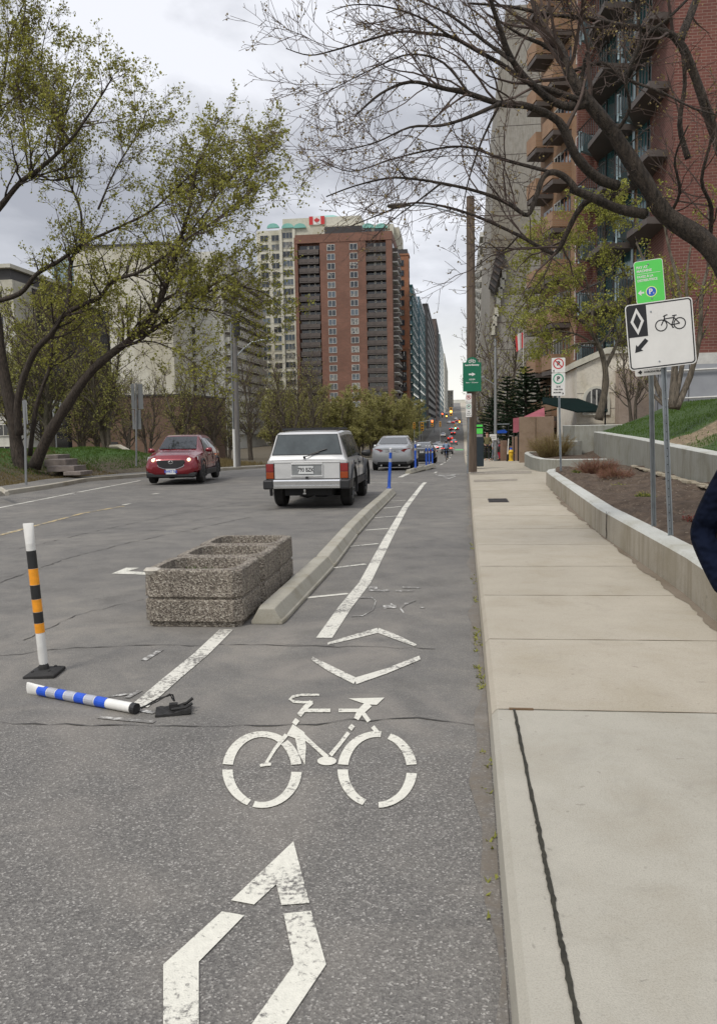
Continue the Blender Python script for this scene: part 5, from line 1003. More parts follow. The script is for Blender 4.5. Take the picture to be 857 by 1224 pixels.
# traffic light heads
TLY=mat('yellow_signal_housing',(.62,.3,.02),.5); LR=mat('lit_red_lamp',(1,.1,.03),.3,emis=9,ecol=(1,.06,.02),var=0); LG=mat('lit_green_lamp',(.1,1,.4),.3,emis=8,ecol=(.1,1,.45),var=0); LA=mat('lit_amber_lamp',(1,.4,.05),.3,emis=9,ecol=(1,.35,.05),var=0); OFF=mat('unlit_lamp',(.05,.04,.03),.3)
def tl(px,py,Y,on,label,arm=1,s=1.0,poleside=1):
    c=PY(px,py,Y); g=hz(Y); r=thing('traffic_light',label,'traffic light',(c[0],c[1],g),0,'traffic lights far down the street'); h=c[2]-g
    MB().box(-.18*s,.18*s,-.12,.12,h-.55*s,h+.55*s).build('housing',TLY,r,bevel=.03)
    for k,(dz,m_) in enumerate(((.36,'r'),(0,'a'),(-.36,'g'))):
        m={'r':LR,'a':LA,'g':LG}[m_] if m_==on else OFF; MB().lathe([(.13*s,-.13),(.11*s,-.16)],12,(0,0,h+dz*s),'y').build('lamp',m,r)
    if arm: MB().tube([(poleside*arm,0,0),(poleside*arm,0,h+.3),(0,.1,h+.7)],.07,6).build('pole',SIGNBACK,r)
    else: MB().tube([(0,.16,0),(0,.16,h+.6)],.06,6).build('pole',SIGNBACK,r)
tl(495,509,140,None,'orange traffic signal housing left one by the bushes',0,1.0); tl(504.5,510,138,None,'orange traffic signal housing right one by the bushes',0,1.3)
tl(516.5,506,170,'r','traffic light showing red left of the street',2.6,1.2,-1); tl(526,507,175,None,'unlit orange signal right of the red light',0,1.0)
tl(544,510,200,'g','traffic light showing green over the upper queue',7,1.0,1); tl(538.8,492,165,'a','bright amber lamp hanging above the street',8.5,1.5,1)
tl(528.5,496.5,320,'r','small red light at the next junction, left one',3,1.6,-1); tl(533.5,497.5,330,'a','small orange light at the next junction, middle one',5,1.6,-1); tl(549,504,260,'a','orange signal at the right above the upper queue',3,1.5,1)
# ------------------------------------------------------------ people
def skinmesh(name,verts,edges,rad,m,par,sub=2,root=0):
    me=bpy.data.meshes.new(name); me.from_pydata([tuple(map(float,v)) for v in verts],edges,[]); me.materials.append(m); o=bpy.data.objects.new(name,me); COL.objects.link(o)
    sk=o.modifiers.new('s','SKIN'); sk.use_smooth_shade=True
    for i,v in enumerate(me.skin_vertices[0].data): v.radius=(rad[i],rad[i]) if not hasattr(rad[i],'__len__') else rad[i]; v.use_root=(i==root)
    ss=o.modifiers.new('u','SUBSURF'); ss.levels=sub; ss.render_levels=sub
    bpy.context.view_layer.update(); dg=bpy.context.evaluated_depsgraph_get(); m2=bpy.data.meshes.new_from_object(o.evaluated_get(dg)); o.modifiers.clear(); o.data=m2; o.parent=par; o.name=name; return o
SKINM=mat('skin',(.5,.3,.22),.55,0,.08,8)
def person(label,loc,rz,H,top,legs,hair,shoes,pose=None,hairlen=.1,group=None,coat=.0,small=False,hat=None):
    """pose: dict of joints in metres for a 1.75 tall figure facing -Y (local)"""
    r=thing('person',label,'person',loc,rz,group); k=H/1.75; r.scale=(k,k,k)
    J=dict(pel=(0,0,.96),sp=(0,.01,1.15),ch=(0,.02,1.33),nk=(0,.02,1.48),hd=(0,-.01,1.57),tp=(0,-.005,1.66),
     sL=(.175,.02,1.41),eL=(.235,.05,1.13),wL=(.25,-.04,.89),sR=(-.175,.02,1.41),eR=(-.235,.05,1.13),wR=(-.25,-.04,.89),
     hL=(.09,0,.93),kL=(.1,-.02,.5),aL=(.1,.02,.09),tL=(.11,-.13,.04),hR=(-.09,0,.93),kR=(-.1,-.02,.5),aR=(-.1,.02,.09),tR=(-.11,-.13,.04))
    J.update(pose or {}); J={a:np.array(b,float) for a,b in J.items()}
    V=[];E=[];R_=[]
    def chain(pts,rs,start=None):
        p=start
        for q,rr in zip(pts,rs):
            V.append(q);R_.append(rr); i=len(V)-1
            if p is not None: E.append((p,i))
            p=i
        return p
    chain([J['pel'],J['sp'],J['ch'],J['nk'],J['hd'],J['tp']],[(.14,.1),(.125,.09),(.14,.1),(.055,.055),(.078,.095),(.075,.09)])
    for s in 'LR':
        i=chain([J['s'+s],(J['s'+s]+J['e'+s])/2,J['e'+s],(J['e'+s]*.5+J['w'+s]*.5),J['w'+s]],[.06,.046,.038,.034,.025],2)
        d=J['w'+s]-J['e'+s]; d/=np.linalg.norm(d); sx=1 if s=='L' else -1
        palm=J['w'+s]+d*.06; V.append(palm);R_.append((.034,.018));E.append((i,len(V)-1)); ip=len(V)-1
        side=np.cross(d,[1,0,0]); side/=max(np.linalg.norm(side),1e-6)
        if not small:
            for f_i,(o_,L) in enumerate(((-.027,.06),(-.009,.07),(.009,.066),(.026,.05))):
                a=palm+d*.03+side*o_; b=a+d*L*.5+np.array([-sx*.004,0,0]); c=b+d*L*.45+np.array([-sx*.014,0,0]); chain([a,b,c],[.009,.008,.007],ip)
            a=J['w'+s]+d*.03-side*.03; chain([a,a+d*.03-side*.012,a+d*.05-side*.008],[.011,.01,.008],i)
        chain([J['h'+s],(J['h'+s]+J['k'+s])/2,J['k'+s],J['k'+s]*.6+J['a'+s]*.4+np.array([0,.01,0]),J['a'+s],J['t'+s]],[.09,.078,.056,.052,.036,.03],0)
    skinmesh('body',V,E,R_,SKINM,r,1 if small else 2)
    # clothing shells
    V=[];E=[];R_=[]
    hem=J['pel']+np.array([0,0,-.02-coat])
    cw=1.22 if coat==.1 else 1; chain([J['pel'],J['sp'],J['ch'],J['ch']*.4+J['nk']*.6],[(.165*cw,.125),(.155*cw,.12),(.17*cw,.125),(.09,.085)]); 
    chain([hem],[(.185,.14)],0)
    for s in 'LR': chain([J['s'+s],(J['s'+s]+J['e'+s])/2,J['e'+s],(J['e'+s]*.45+J['w'+s]*.55),J['w'+s]],[.082,.07,.062,.056,.045],2)
    skinmesh('jacket',V,E,R_,top,r,1 if small else 2)
    V=[];E=[];R_=[]; chain([J['pel']+np.array([0,0,-.02])],[(.15,.115)])
    for s in 'LR': chain([J['h'+s],(J['h'+s]+J['k'+s])/2,J['k'+s],J['k'+s]*.55+J['a'+s]*.45,J['a'+s]+np.array([0,0,.03])],[.1,.09,.068,.062,.055],0)
    skinmesh('trousers',V,E,R_,legs,r,1)
    for s in 'LR':
        a=J['a'+s];t=J['t'+s]; skinmesh('shoe',[a+np.array([0,.03,-.03]),(a+t)/2-np.array([0,0,.02]),t],[(0,1),(1,2)],[.05,.045,.035],shoes,r,1)
    hm=MB(); hc=J['tp']+np.array([0,.012,-.02]); rings=[]
    for z,q,yy in ((.085,.03,0),(.075,.07,0),(.04,.092,.005),(0,.1,.012),(-.05,.098,.03),(-.09-hairlen*.5,.08,.05),(-.1-hairlen,.05,.06)):
        rings.append([(hc[0]+q*math.cos(a)*.88,hc[1]+yy+q*math.sin(a)*(1.05 if math.sin(a)>0 else (.95 if z>.03 else .25)),hc[2]+z) for a in np.linspace(0,2*math.pi,15)[:-1]])
    hm.loft(rings); hm.build('hair',hair,r,smooth=True)
    if hat: 
        m=MB(); m.lathe([(.0,.13),(.07,.12),(.115,.06),(.125,0),(.12,-.01)],16,(hc[0],hc[1]-.01,hc[2])); m.build('helmet',hat,r,smooth=True)
    f=MB(); hd=J['hd']; 
    for sx in (-1,1): f.lathe([(.0,-.101),(.011,-.096)],8,(hd[0]+sx*.03,hd[1]+.0,hd[2]+.03),'y')
    f.build('eye',BLKS,r); m=MB(); m.loft([[(hd[0]-.002,hd[1]-.09,hd[2]+.03),(hd[0]+.002,hd[1]-.09,hd[2]+.03)],[(hd[0]-.014,hd[1]-.098,hd[2]-.008),(hd[0]+.014,hd[1]-.098,hd[2]-.008)],[(hd[0]-.01,hd[1]-.112,hd[2]-.01),(hd[0]+.01,hd[1]-.112,hd[2]-.01)]],False,False); m.build('nose',SKINM,r); m=MB(); m.cbox((hd[0],hd[1]-.087,hd[2]-.04),(.04,.012,.008)); m.build('mouth',mat('lips',(.35,.12,.1),.5,var=0),r)
    return r
NAVY=mat('navy_jacket_cloth',(.0035,.006,.016),.9,0,.3,3,bs=5,bst=1,bd=.12,spec=.1); OLIVE=mat('olive_coat_cloth',(.13,.115,.05),.85,0,.2,5); BLKCL=mat('black_cloth',(.012,.012,.014),.85,0,.2,5); JEAN=mat('grey_jeans',(.13,.15,.18),.85,0,.2,8); GREYC=mat('pale_grey_cloth',(.4,.4,.42),.85,0,.15,6); HAIRB=mat('brown_hair',(.05,.025,.015),.6,0,.2,20); HAIRD=mat('dark_hair',(.02,.015,.012),.6,0,.2,20); SHOE=mat('dark_shoe',(.03,.03,.03),.6); SHOEW=mat('pale_shoe',(.5,.48,.45),.6)
walkL=dict(kL=(.09,-.12,.52),aL=(.1,-.22,.09),tL=(.1,-.36,.07),kR=(-.09,.03,.5),aR=(-.09,.26,.14),tR=(-.09,.15,.04),wR=(-.24,-.16,.95),wL=(.24,.08,.88))
pk=dict(eL=(.27,.08,1.13),wL=(.16,-.12,1.02),eR=(-.27,.08,1.13),wR=(-.16,-.12,1.02))
b=PY(582,520,49); person('person walking nearer in an olive coat with black leggings and reddish hair',(b[0],49,hz(49)+.13),.05,1.7,OLIVE,BLKCL,mat('reddish_hair',(.16,.05,.025),.6,0,.2,20),SHOEW,{**walkL,**pk},.12,'people on the right pavement',coat=.14)
b=PY(591.5,520,51); person('person in a pale grey top and grey jeans beside the lamp pole',(b[0],51,hz(51)+.13),math.pi+.5,1.66,GREYC,JEAN,HAIRD,SHOE,walkL,.03,'people on the right pavement')
# near passer-by at the right edge
Yn=3.55; e1=PY(836,640,Yn); xc=e1[0]+.29
person('person in a dark navy jacket cut off by the right edge',(xc,Yn,.13),-.15,1.66,NAVY,JEAN,HAIRD,SHOE,dict(eR=(-.285,.05,1.13),wR=(-.20,-.13,.90),eL=(.29,.05,1.13),wL=(.17,-.12,.92)),.02,coat=.1)
# small walkers on the far left pavement
for i,(px,Y,t_,l_,lab) in enumerate(((497,185,BLKCL,BLKCL,'tiny dark clad walker on the far left pavement, nearest the signal posts'),(502,190,GREYC,BLKCL,'tiny walker in a pale top on the far left pavement'),(506.5,196,BLKCL,JEAN,'tiny walker in dark top and grey jeans on the far left pavement'))):
    person(lab,(min(PX(px,Y),Lx(Y)+.0),Y,hz(Y)+.02),.3*i,1.75,t_,l_,HAIRD,SHOE,walkL,.05,'walkers far down the street',small=True)
# cyclist
Yc=66.; xc=PX(533,Yc); bz=thing('bicycle','bicycle ridden away in the bike lane near the crest','bicycle',(xc,Yc,hz(Yc)+.01))
for y in (-.52,.52):
    m=MB(); n=24
    m.tube([(0,y+.33*math.cos(a),.34+.33*math.sin(a)) for a in np.linspace(0,2*math.pi,n+1)],.018,6,False); m.build('wheel',RUB,bz)
m=MB(); 
for a,b in (((0,.52,.34),(0,.38,.9)),((0,.40,.8),(0,-.12,.84)),((0,.40,.75),(0,0,.3)),((0,0,.3),(0,-.16,.92)),((0,-.52,.34),(0,0,.3)),((0,-.52,.34),(0,-.13,.8))): m.tube([a,b],.016,6)
m.build('frame',BLUEP,bz); MB().tube([(-.28,.3,1.02),(-.1,.38,1.0),(.1,.38,1.0),(.28,.3,1.02)],.013,6).build('handlebar',DARK,bz); MB().box(-.07,.07,-.28,-.04,.92,.97).build('saddle',DARK,bz,bevel=.02)
person('cyclist in a pale blue grey jacket riding away in the bike lane',(xc,Yc,hz(Yc)+.01),math.pi,1.72,mat('blue_grey_jacket',(.16,.22,.32),.8),BLKCL,HAIRD,SHOE,dict(pel=(0,.14,1.02),sp=(0,.06,1.18),ch=(0,-.04,1.34),nk=(0,-.1,1.47),hd=(0,-.15,1.55),tp=(0,-.16,1.64),sL=(.17,-.05,1.4),eL=(.22,-.16,1.2),wL=(.24,-.27,1.05),sR=(-.17,-.05,1.4),eR=(-.22,-.16,1.2),wR=(-.24,-.27,1.05),hL=(.09,.14,.98),hR=(-.09,.14,.98),kL=(.1,-.2,.78),aL=(.1,.0,.42),tL=(.1,-.12,.36),kR=(-.1,-.1,.6),aR=(-.1,.02,.22),tR=(-.1,-.1,.16)),.02,hat=mat('helmet_shell',(.05,.05,.06),.3))
print('p4 ok')
# ------------------------------------------------------------ buildings
CREAM=mk_concrete('cream_concrete',(.53,.51,.43),stain=.25,vs=.06,speck=1.5); CREAM2=mk_concrete('pale_precast',(.57,.56,.5),stain=.25,vs=.08,speck=1.5,drip=False); GREYB=mk_concrete('grey_ribbed_concrete',(.28,.265,.235),stain=.35,vs=.08,speck=2,drip=True); BROWNB=mk_brick('brown_brick',(.17,.08,.054),(.21,.097,.065),(.14,.105,.085),.5); ORB=mk_brick('orange_brick',(.28,.11,.055),(.33,.14,.07),(.24,.16,.11),.5); TANB=mk_brick('tan_brick',(.25,.145,.085),(.29,.17,.1),(.25,.19,.13),1.0); REDB=mk_brick('red_brick',(.125,.042,.032),(.155,.055,.04),(.22,.15,.12),1.0); LOWB=mk_brick('low_brown_brick',(.13,.078,.05),(.16,.095,.062),(.12,.095,.075),1.0)
LIMES=mk_concrete('cream_stone',(.6,.56,.48),stain=.2,vs=.5,speck=8); PINKS=mk_concrete('pinkish_stone',(.36,.29,.24),stain=.3,vs=.6,speck=8)
WG=mk_facade_glass('window_glass',(.035,.045,.055)); WGD=mk_facade_glass('dark_window_glass',(.02,.022,.026)); GB=mat('blue_curtain_glass',(.12,.2,.24),.12,.3,.45,.12,spec=.9,stretch=(1,1,.25)); GT=mat('teal_curtain_glass',(.05,.14,.15),.12,.3,.45,.15,spec=.9); DKB=mat('dark_cladding',(.035,.033,.033),.5,0,.3,.2); GTEAL=mat('green_copper_roof',(.18,.42,.36),.5,0,.15,.3); BALC=mat('brown_balcony_panel',(.085,.07,.062),.7,0,.25,.5); WHF=mat('white_window_frame',(.55,.54,.5),.6); GPALE=mat('pale_glass',(.3,.38,.4),.15,.2,.3,.2)
def bx(par,name,m,x0,x1,y0,y1,z0,z1,label=None): return MB().box(x0,x1,y0,y1,z0,z1).build(name,m,par,label=label)
def pz(px,py,Y): q=PY(px,py,Y); return float(q[0]),float(q[2])
def winmb(w_,h,split=2,frame=True,d=.06):
    """window facing -Y, origin at centre on wall plane; material 0 glass, 1 frame"""
    m=MB(); m.m=0; m.box(-w_/2,w_/2,-.02,.04,-h/2,h/2); m.m=1; t=.09
    m.box(-w_/2-t,w_/2+t,-d,.0,h/2,h/2+t); m.box(-w_/2-t,w_/2+t,-d*1.6,.0,-h/2-t,-h/2); m.box(-w_/2-t,-w_/2,-d,0,-h/2,h/2); m.box(w_/2,w_/2+t,-d,0,-h/2,h/2)
    for i in range(1,split): x=-w_/2+w_*i/split; m.box(x-.04,x+.04,-d*.8,0,-h/2,h/2)
    return m
def balmb(w_,d,h=1.1,slab=.25):
    """balcony projecting to -Y; material 0 parapet, 1 slab, 2 dark glazing behind"""
    m=MB(); m.m=1; m.box(-w_/2,w_/2,-d,0,-slab,0); m.m=0; m.box(-w_/2,w_/2,-d-.02,-d+.08,0.08,h); m.box(-w_/2,-w_/2+.08,-d+.08,0,.08,h); m.box(w_/2-.08,w_/2,-d+.08,0,.08,h)
    m.m=2; m.box(-w_/2+.1,w_/2-.1,-.03,.02,.01,2.35); m.m=3; m.box(-w_*.12,-w_*.02,-.05,-.03,.3,2.2); m.box(w_*.2,w_*.28,-.05,-.03,.3,2.2); return m
# brown brick tower
def tower():
    Y=224.; x0,zt=pz(353,284,Y); x1,_=pz(468,282,Y); z0=hz(Y)-1; D=20
    r=thing('apartment_tower','brown brick apartment tower with dark balconies and a black penthouse','building',(0,0,0))
    bx(r,'brick_core',BROWNB,x0+6.5,x1-6.9,Y,Y+D,z0,zt); bx(r,'brick_body',BROWNB,x0,x1,Y+1.7,Y+D,z0,zt-.01); bx(r,'roof_parapet',BROWNB,x0-.1,x1+.1,Y-.12,Y+D+.1,zt-1.6,zt+.6)
    bx(r,'brick_pier',BROWNB,x1-1.6,x1,Y-.0,Y+1.7,z0,zt-.02); bx(r,'brick_pier',BROWNB,x0-.4,x0+.5,Y,Y+1.7,z0,zt-.02)
    a,_=pz(386,282,Y); b,t=pz(431,266,Y); bx(r,'penthouse',DKB,a,b,Y+3,Y+12,zt+.6,t)
    n=22; fh=(zt-z0-3)/n
    L=[];Wn=[];SB=[]
    for i in range(n):
        z=zt-3.1-i*fh
        if z<4: break
        L.append(((x0+6.5+x0+.5)/2,Y+1.7,z-1.2,0)); Wn+= [(pz(395.5,300,Y)[0],Y,z+.1,0),(pz(422.5,300,Y)[0],Y,z+.1,0)]
        L.append(((x1-6.9+x1-1.6)/2,Y+1.7,z-1.2,0)); SB.append((x1,Y+5.5,z-1.2,math.pi/2)); SB.append((x1,Y+14,z-1.2,math.pi/2))
    many('balcony',balmb(5.4,1.75,1.05,.3),[BALC,BALC,WGD,WHF],r,L); many('window',winmb(1.9,1.45),[WG,WHF],r,Wn); many('side_balcony',balmb(6,1.3,1.0,.3),[BALC,WHF,WGD,WHF],r,SB)
tower()
def hotel():
    Y=285.; r=thing('cream_tower','cream hotel tower behind the brown one with green copper roof and a flag banner','building'); z0=hz(Y)-1
    x0,zt=pz(335,263,Y); x1,_=pz(470,262,Y); xm,_=pz(352,262,Y)
    bx(r,'wall',CREAM,x0,x1,Y,Y+25,z0,zt-3); a,_=pz(337,260,Y); b,_=pz(431,260,Y); bx(r,'upper_storey',CREAM,a,b,Y+1,Y+22,zt-3,zt+.5)
    c,zz=pz(304,274,Y); bx(r,'wing',CREAM,c,x0,Y+3,Y+25,z0,zz)
    e,ze=pz(476,268,Y); bx(r,'wing',CREAM,x1,e,Y+4,Y+25,z0,ze)
    ra,rz_=pz(359,261,Y); rb,rt=pz(412,252,Y); m=MB(); m.loft([[(ra,Y+3,rz_),(rb,Y+3,rz_),(rb,Y+18,rz_),(ra,Y+18,rz_)],[(ra+5,Y+8,rt+.8),(rb-5,Y+8,rt+.8),(rb-5,Y+13,rt+.8),(ra+5,Y+13,rt+.8)]]); m.build('copper_roof',GTEAL,r)
    W1=[];W2=[]; fh=3.1; n=int((zt-8)/fh)
    for i in range(n):
        z=zt-5.2-i*fh
        W1.append((pz(344.5,300,Y)[0],Y,z,0)); 
        if i<7: W1+=[(pz(438+k*16,300,Y)[0],Y,z,0) for k in range(2)]
        if z<zz-2: W2+=[(pz(327.5,300,Y)[0],Y+3,z,0),(pz(314,300,Y)[0],Y+3,z,0)]
    many('window',winmb(3.6,1.9,3,d=.1),[WG,CREAM],r,W1); many('wing_window',winmb(2.6,1.9,2,d=.1),[WG,CREAM],r,W2)
    for px in (336.2,352): xx=pz(px,300,Y)[0]; bx(r,'pilaster',CREAM,xx-.5,xx+.5,Y-.6,Y,z0,zt-3.2)
    for i,px in enumerate((327,344.5,359,440,456)):
        xx,zz2=pz(px,273,Y); m=MB(); m.prism([(xx+2.1*math.cos(t),zz2+1.5*math.sin(t)) for t in np.linspace(0,math.pi,9)],Y-.9,Y+.1,XZ); m.build('window_hood',GTEAL,r)
    xf,zf=pz(378.5,263,Y); w_,h=5.3,2.7; bx(r,'flag_field',WHITES,xf-w_/2,xf+w_/2,Y+.5,Y+.9,zf-h/2,zf+h/2)
    for s in(-1,1): bx(r,'flag_bar',REDS,*sorted((xf+s*w_/2,xf+s*w_/4)),Y+.4,Y+.5,zf-h/2,zf+h/2)
    leaf=[(0,1),(.18,.62),(.38,.72),(.32,.3),(.6,.52),(.68,.36),(.95,.38),(.84,.12),(.97,.02),(.5,-.32),(.56,-.5),(.06,-.44),(.05,-.95),(-.05,-.95),(-.06,-.44),(-.56,-.5),(-.5,-.32),(-.97,.02),(-.84,.12),(-.95,.38),(-.68,.36),(-.6,.52),(-.32,.3),(-.38,.72),(-.18,.62)]
    flat([[(xf+a*1.05,zf+b*1.05) for a,b in leaf]],Y+.39,'maple_leaf',REDS,r)
    return leaf
LEAFP=hotel()
def blk(name,label,Y0,pxa,pxb,pxc,pyt,m,pyY=None,parts=None,zb=None):
    """box building: front face at Y0 from px a..b, street side face receding to px c; top at pixel row pyt (at front right corner)"""
    xa,_=pz(pxa,pyt,Y0); xb,zt=pz(pxb,pyt,Y0)
    Y1=Y0+15
    if pxc is not None and abs(pxc-548)>1: 
        Y1=Y0
        while abs(PY(pxc,500,Y1)[0]-0)<abs(xb) and Y1<Y0+400: Y1+=1
    r=thing(name,label,'building'); z0=hz(Y0)-1.5; x0,x1=min(xa,xb),max(xa,xb); bx(r,'wall',m,x0,x1,Y0,Y1,z0,zt); bx(r,'roof_edge',m,x0-.2,x1+.2,Y0-.2,Y1+.2,zt,zt+.5)
    return r,x0,x1,Y0,Y1,z0,zt
def sidewins(r,x,Y0,Y1,z0,zt,w_,h,px_,fh,m,face=1,name='window',zmin=None,off=0,split=2):
    L=[]; n=int((Y1-Y0-1)/px_); 
    for k in range(n):
        y=Y0+(Y1-Y0)*(k+.5)/n; z=zt-2.2-off
        while z>(zmin or z0+3): L.append((x,y,z,face*math.pi/2)); z-=fh
    if L: many(name,winmb(w_,h,split,d=.1),m,r,L)
def frontwins(r,x0,x1,Y,z0,zt,w_,h,px_,fh,m,name='window',zmin=None,split=2,off=0):
    L=[]; n=max(1,int((x1-x0-.6)/px_))
    for k in range(n):
        x=x0+(x1-x0)*(k+.5)/n; z=zt-2.2-off
        while z>(zmin or z0+3): L.append((x,Y,z,0)); z-=fh
    if L: many(name,winmb(w_,h,split,d=.1),m,r,L)
# left side canyon beyond
r,x0,x1,Y0,Y1,z0,zt=blk('orange_brick_tower','orange brick tower with small windows right of the brown tower','' and 0 or 252,471,488,491.5,305,ORB); frontwins(r,x0,x1,Y0,z0,zt,1.3,1.5,2.6,2.9,[WG,DKB],zmin=hz(Y0)+4); sidewins(r,x1,Y0,Y1,z0,zt,1.5,1.5,4,2.9,[WG,DKB],zmin=hz(Y0)+4)
bx(r,'roof_frame',DKB,x0+.2,x1-.4,Y0+2,Y0+8,zt+.5,zt+2.2)
r,x0,x1,Y0,Y1,z0,zt=blk('orange_brick_annex','lower orange brick block with balconies at the foot of the orange tower',246,473.5,488,491,417,ORB); many('balcony',balmb(3,1.2,1,.2),[DKB,DKB,WGD,WHF],r,[(x1-2,Y0,zt-3-3*i,0) for i in range(6)])
r,x0,x1,Y0,Y1,z0,zt=blk('glass_tower','blue glass tower with teal balconies next to the orange tower',268,488,492.5,500.5,342,GT); sidewins(r,x1,Y0,Y1,z0,zt,3.2,2.3,4,3,[GB,GT],zmin=hz(Y0)+3); many('balcony',balmb(2.5,1.6,1,.2),[GB,CREAM2,GB,GB],r,[(x1-1.5,Y0,zt-3-3*i,0) for i in range(15)])
r,x0,x1,Y0,Y1,z0,zt=blk('glass_tower','taller blue glass tower with blue reflections further along',318,496,501,509,356,GB); sidewins(r,x1,Y0,Y1,z0,zt,5,2.6,6,3.4,[GPALE,GT],zmin=hz(Y0)+3)
r,x0,x1,Y0,Y1,z0,zt=blk('dark_office_tower','near black office tower beyond the glass towers',381,505,511,520.5,364,DKB); sidewins(r,x1,Y0,Y1,z0,zt,7,1.5,9,3.6,[WGD,DKB],zmin=hz(Y0)+3)
r,x0,x1,Y0,Y1,z0,zt=blk('brown_office_tower','narrow brown tower just beyond the near black one',505,515,521,525,382,mat('brown_cladding',(.1,.075,.065),.7,0,.3,.1)); sidewins(r,x1,Y0,Y1,z0,zt,5,1.6,8,3.6,[WGD,DKB],zmin=hz(Y0)+3)
r,x0,x1,Y0,Y1,z0,zt=blk('pale_glass_tower','slim pale blue tower in the far street canyon',575,519,525.5,530.5,400,GPALE); sidewins(r,x1,Y0,Y1,z0,zt,7,1.8,10,3.8,[GB,GPALE],zmin=hz(Y0)+3)
r,x0,x1,Y0,Y1,z0,zt=blk('cream_office_tower','slim cream tower at the far left end of the street canyon',760,523,531,535.5,423,CREAM2); sidewins(r,x1,Y0,Y1,z0,zt,7,1.8,12,3.8,[WG,CREAM2],zmin=hz(Y0)+3)
r,x0,x1,Y0,Y1,z0,zt=blk('far_office_block','small grey office block low in the gap of the street',1000,533.5,541.5,None,467,GREYB); frontwins(r,x0,x1,Y0,z0,zt,1.6,1.6,3,3.6,[WG,CREAM2],zmin=hz(Y0)+3)
r,x0,x1,Y0,Y1,z0,zt=blk('far_office_block','pale wide block closing the very end of the street',1350,541,556,None,478,CREAM2); frontwins(r,x0,x1,Y0,z0,zt,2.4,1.6,4,3.6,[WG,CREAM2],zmin=hz(Y0)+3); frontwins
r,x0,x1,Y0,Y1,z0,zt=blk('far_office_block','dim grey block behind the left end of the street canyon',900,500,532,None,470,GREYB)
# white towers left
def whitew():
    Y=205.; r=thing('white_slab_tower','long white apartment slab with a blank end wall and receding balconies behind the lamp pole','building'); z0=hz(Y)-2
    xa,_=pz(205,330,Y); xb,zt=pz(264,300,Y); Y1=Y
    while PY(317,500,Y1)[0]>xb and Y1<600: Y1+=1
    bx(r,'end_wall',CREAM2,xa,xb,Y,Y1,z0,zt)
    xs0,_=pz(205,330,Y);xs1,_=pz(224,330,Y); 
    L=[((xs0+xs1)/2,Y,zt-3-2.85*i,0) for i in range(15)]; many('balcony',balmb(xs1-xs0,1.2,1.0,.25),[CREAM2,CREAM2,WGD,WHF],r,L)
    many('end_window',winmb(.9,1.7,1,d=.05),[WGD,CREAM2],r,[(pz(229,330,Y)[0],Y,zt-2-2.85*i,0) for i in range(16)])
    n=10; L=[]
    for k in range(n):
        y=Y+1+(Y1-Y-1)*(k+.5)/n
        for i in range(15): L.append((xb,y,zt-5-2.85*i,math.pi/2))
    many('side_balcony',balmb((Y1-Y-1)/n*.9,1.1,1.25,.35),[CREAM2,CREAM2,WGD,WHF],r,L)
    Y=192.; xa,zt=pz(87,297,Y); xb,_=pz(203,297,Y); r=thing('cream_block_building','big plain cream concrete building with a thin dark roof edge behind the left tree','building'); bx(r,'wall',CREAM,xa,xb,Y,Y+30,z0,zt); bx(r,'roof_edge',DKB,xa-.3,xb+.3,Y-.4,Y+30.2,zt,zt+.45)
    for i in range(1,8): bx(r,'panel_joint',WHF,xa,xb,Y-.012,Y,zt-3.3*i,zt-3.3*i+.05)
    Y=230.; xa,zt=pz(62,312,Y); xb,_=pz(92,312,Y); r=thing('pale_glass_block','pale glass fronted block between the dark and the cream building','building'); bx(r,'wall',GPALE,xa,xb,Y,Y+20,z0-1,zt); frontwins(r,xa,xb,Y,z0,zt,1.6,1.8,2.4,2.4,[GB,GPALE],split=2)
    Y=110.; xa,zt=pz(15,337,Y); xb,zt2=pz(58,350,Y); r=thing('black_glass_building','black glass building with a sloping roof line behind the left tree','building'); m=MB(); m.prism([(xa,z0),(xb,z0),(xb,zt2),(xa,zt)],Y,Y+20,XZ); m.build('wall',WGD,r)
    many('window_band',MB().box(-(xb-xa)*.46,(xb-xa)*.46,-.05,0,-.5,.5),DKB,r,[((xa+xb)/2,Y,zt2-2-2.6*i,0) for i in range(8)])
    xa,zt=pz(60,395,115.); xb,_=pz(86,395,115.); r=thing('dark_office_block','low dark grey block at the foot of the cream building','building'); bx(r,'wall',DKB,xa,xb,115,125,z0,zt); frontwins(r,xa,xb,115,z0,zt,1.6,1.2,2.2,2.6,[WGD,BALC])
    Y=105.; xa,_=pz(-70,322,Y); xb,zt=pz(15,334,Y); r=thing('grey_concrete_building','grey concrete building with a dark top storey at the left edge','building'); bx(r,'wall',CREAM2,xa,xb,Y,Y+20,z0,zt); bx(r,'top_storey',DKB,xa,xb-.5,Y+.5,Y+19,zt,zt+1.5); bx(r,'roof_slab',CREAM2,xa-.3,xb,Y-.3,Y+20,zt+1.5,zt+2)
    frontwins(r,xa,xb,Y,z0,zt,2,1.4,3.4,2.9,[WGD,CREAM2])
    Y=70.; xa,zt=pz(84,476,Y); xb,_=pz(224,476,Y); z0=hz(Y)-.5; r=thing('low_brick_building','low brown brick building without windows behind the left bank','building'); bx(r,'wall',LOWB,xa,xb,Y,Y+12,z0,zt); bx(r,'roof_edge',DKB,xa-.1,xb+.1,Y-.1,Y+12,zt,zt+.15)
    xc,z2=pz(236,507,Y); bx(r,'lower_wing',LOWB,xb,xc,Y+.1,Y+9,z0,z2); bx(r,'door',DKB,xa+3,xa+4.2,Y-.05,Y,z0,z0+2.6)
whitew()
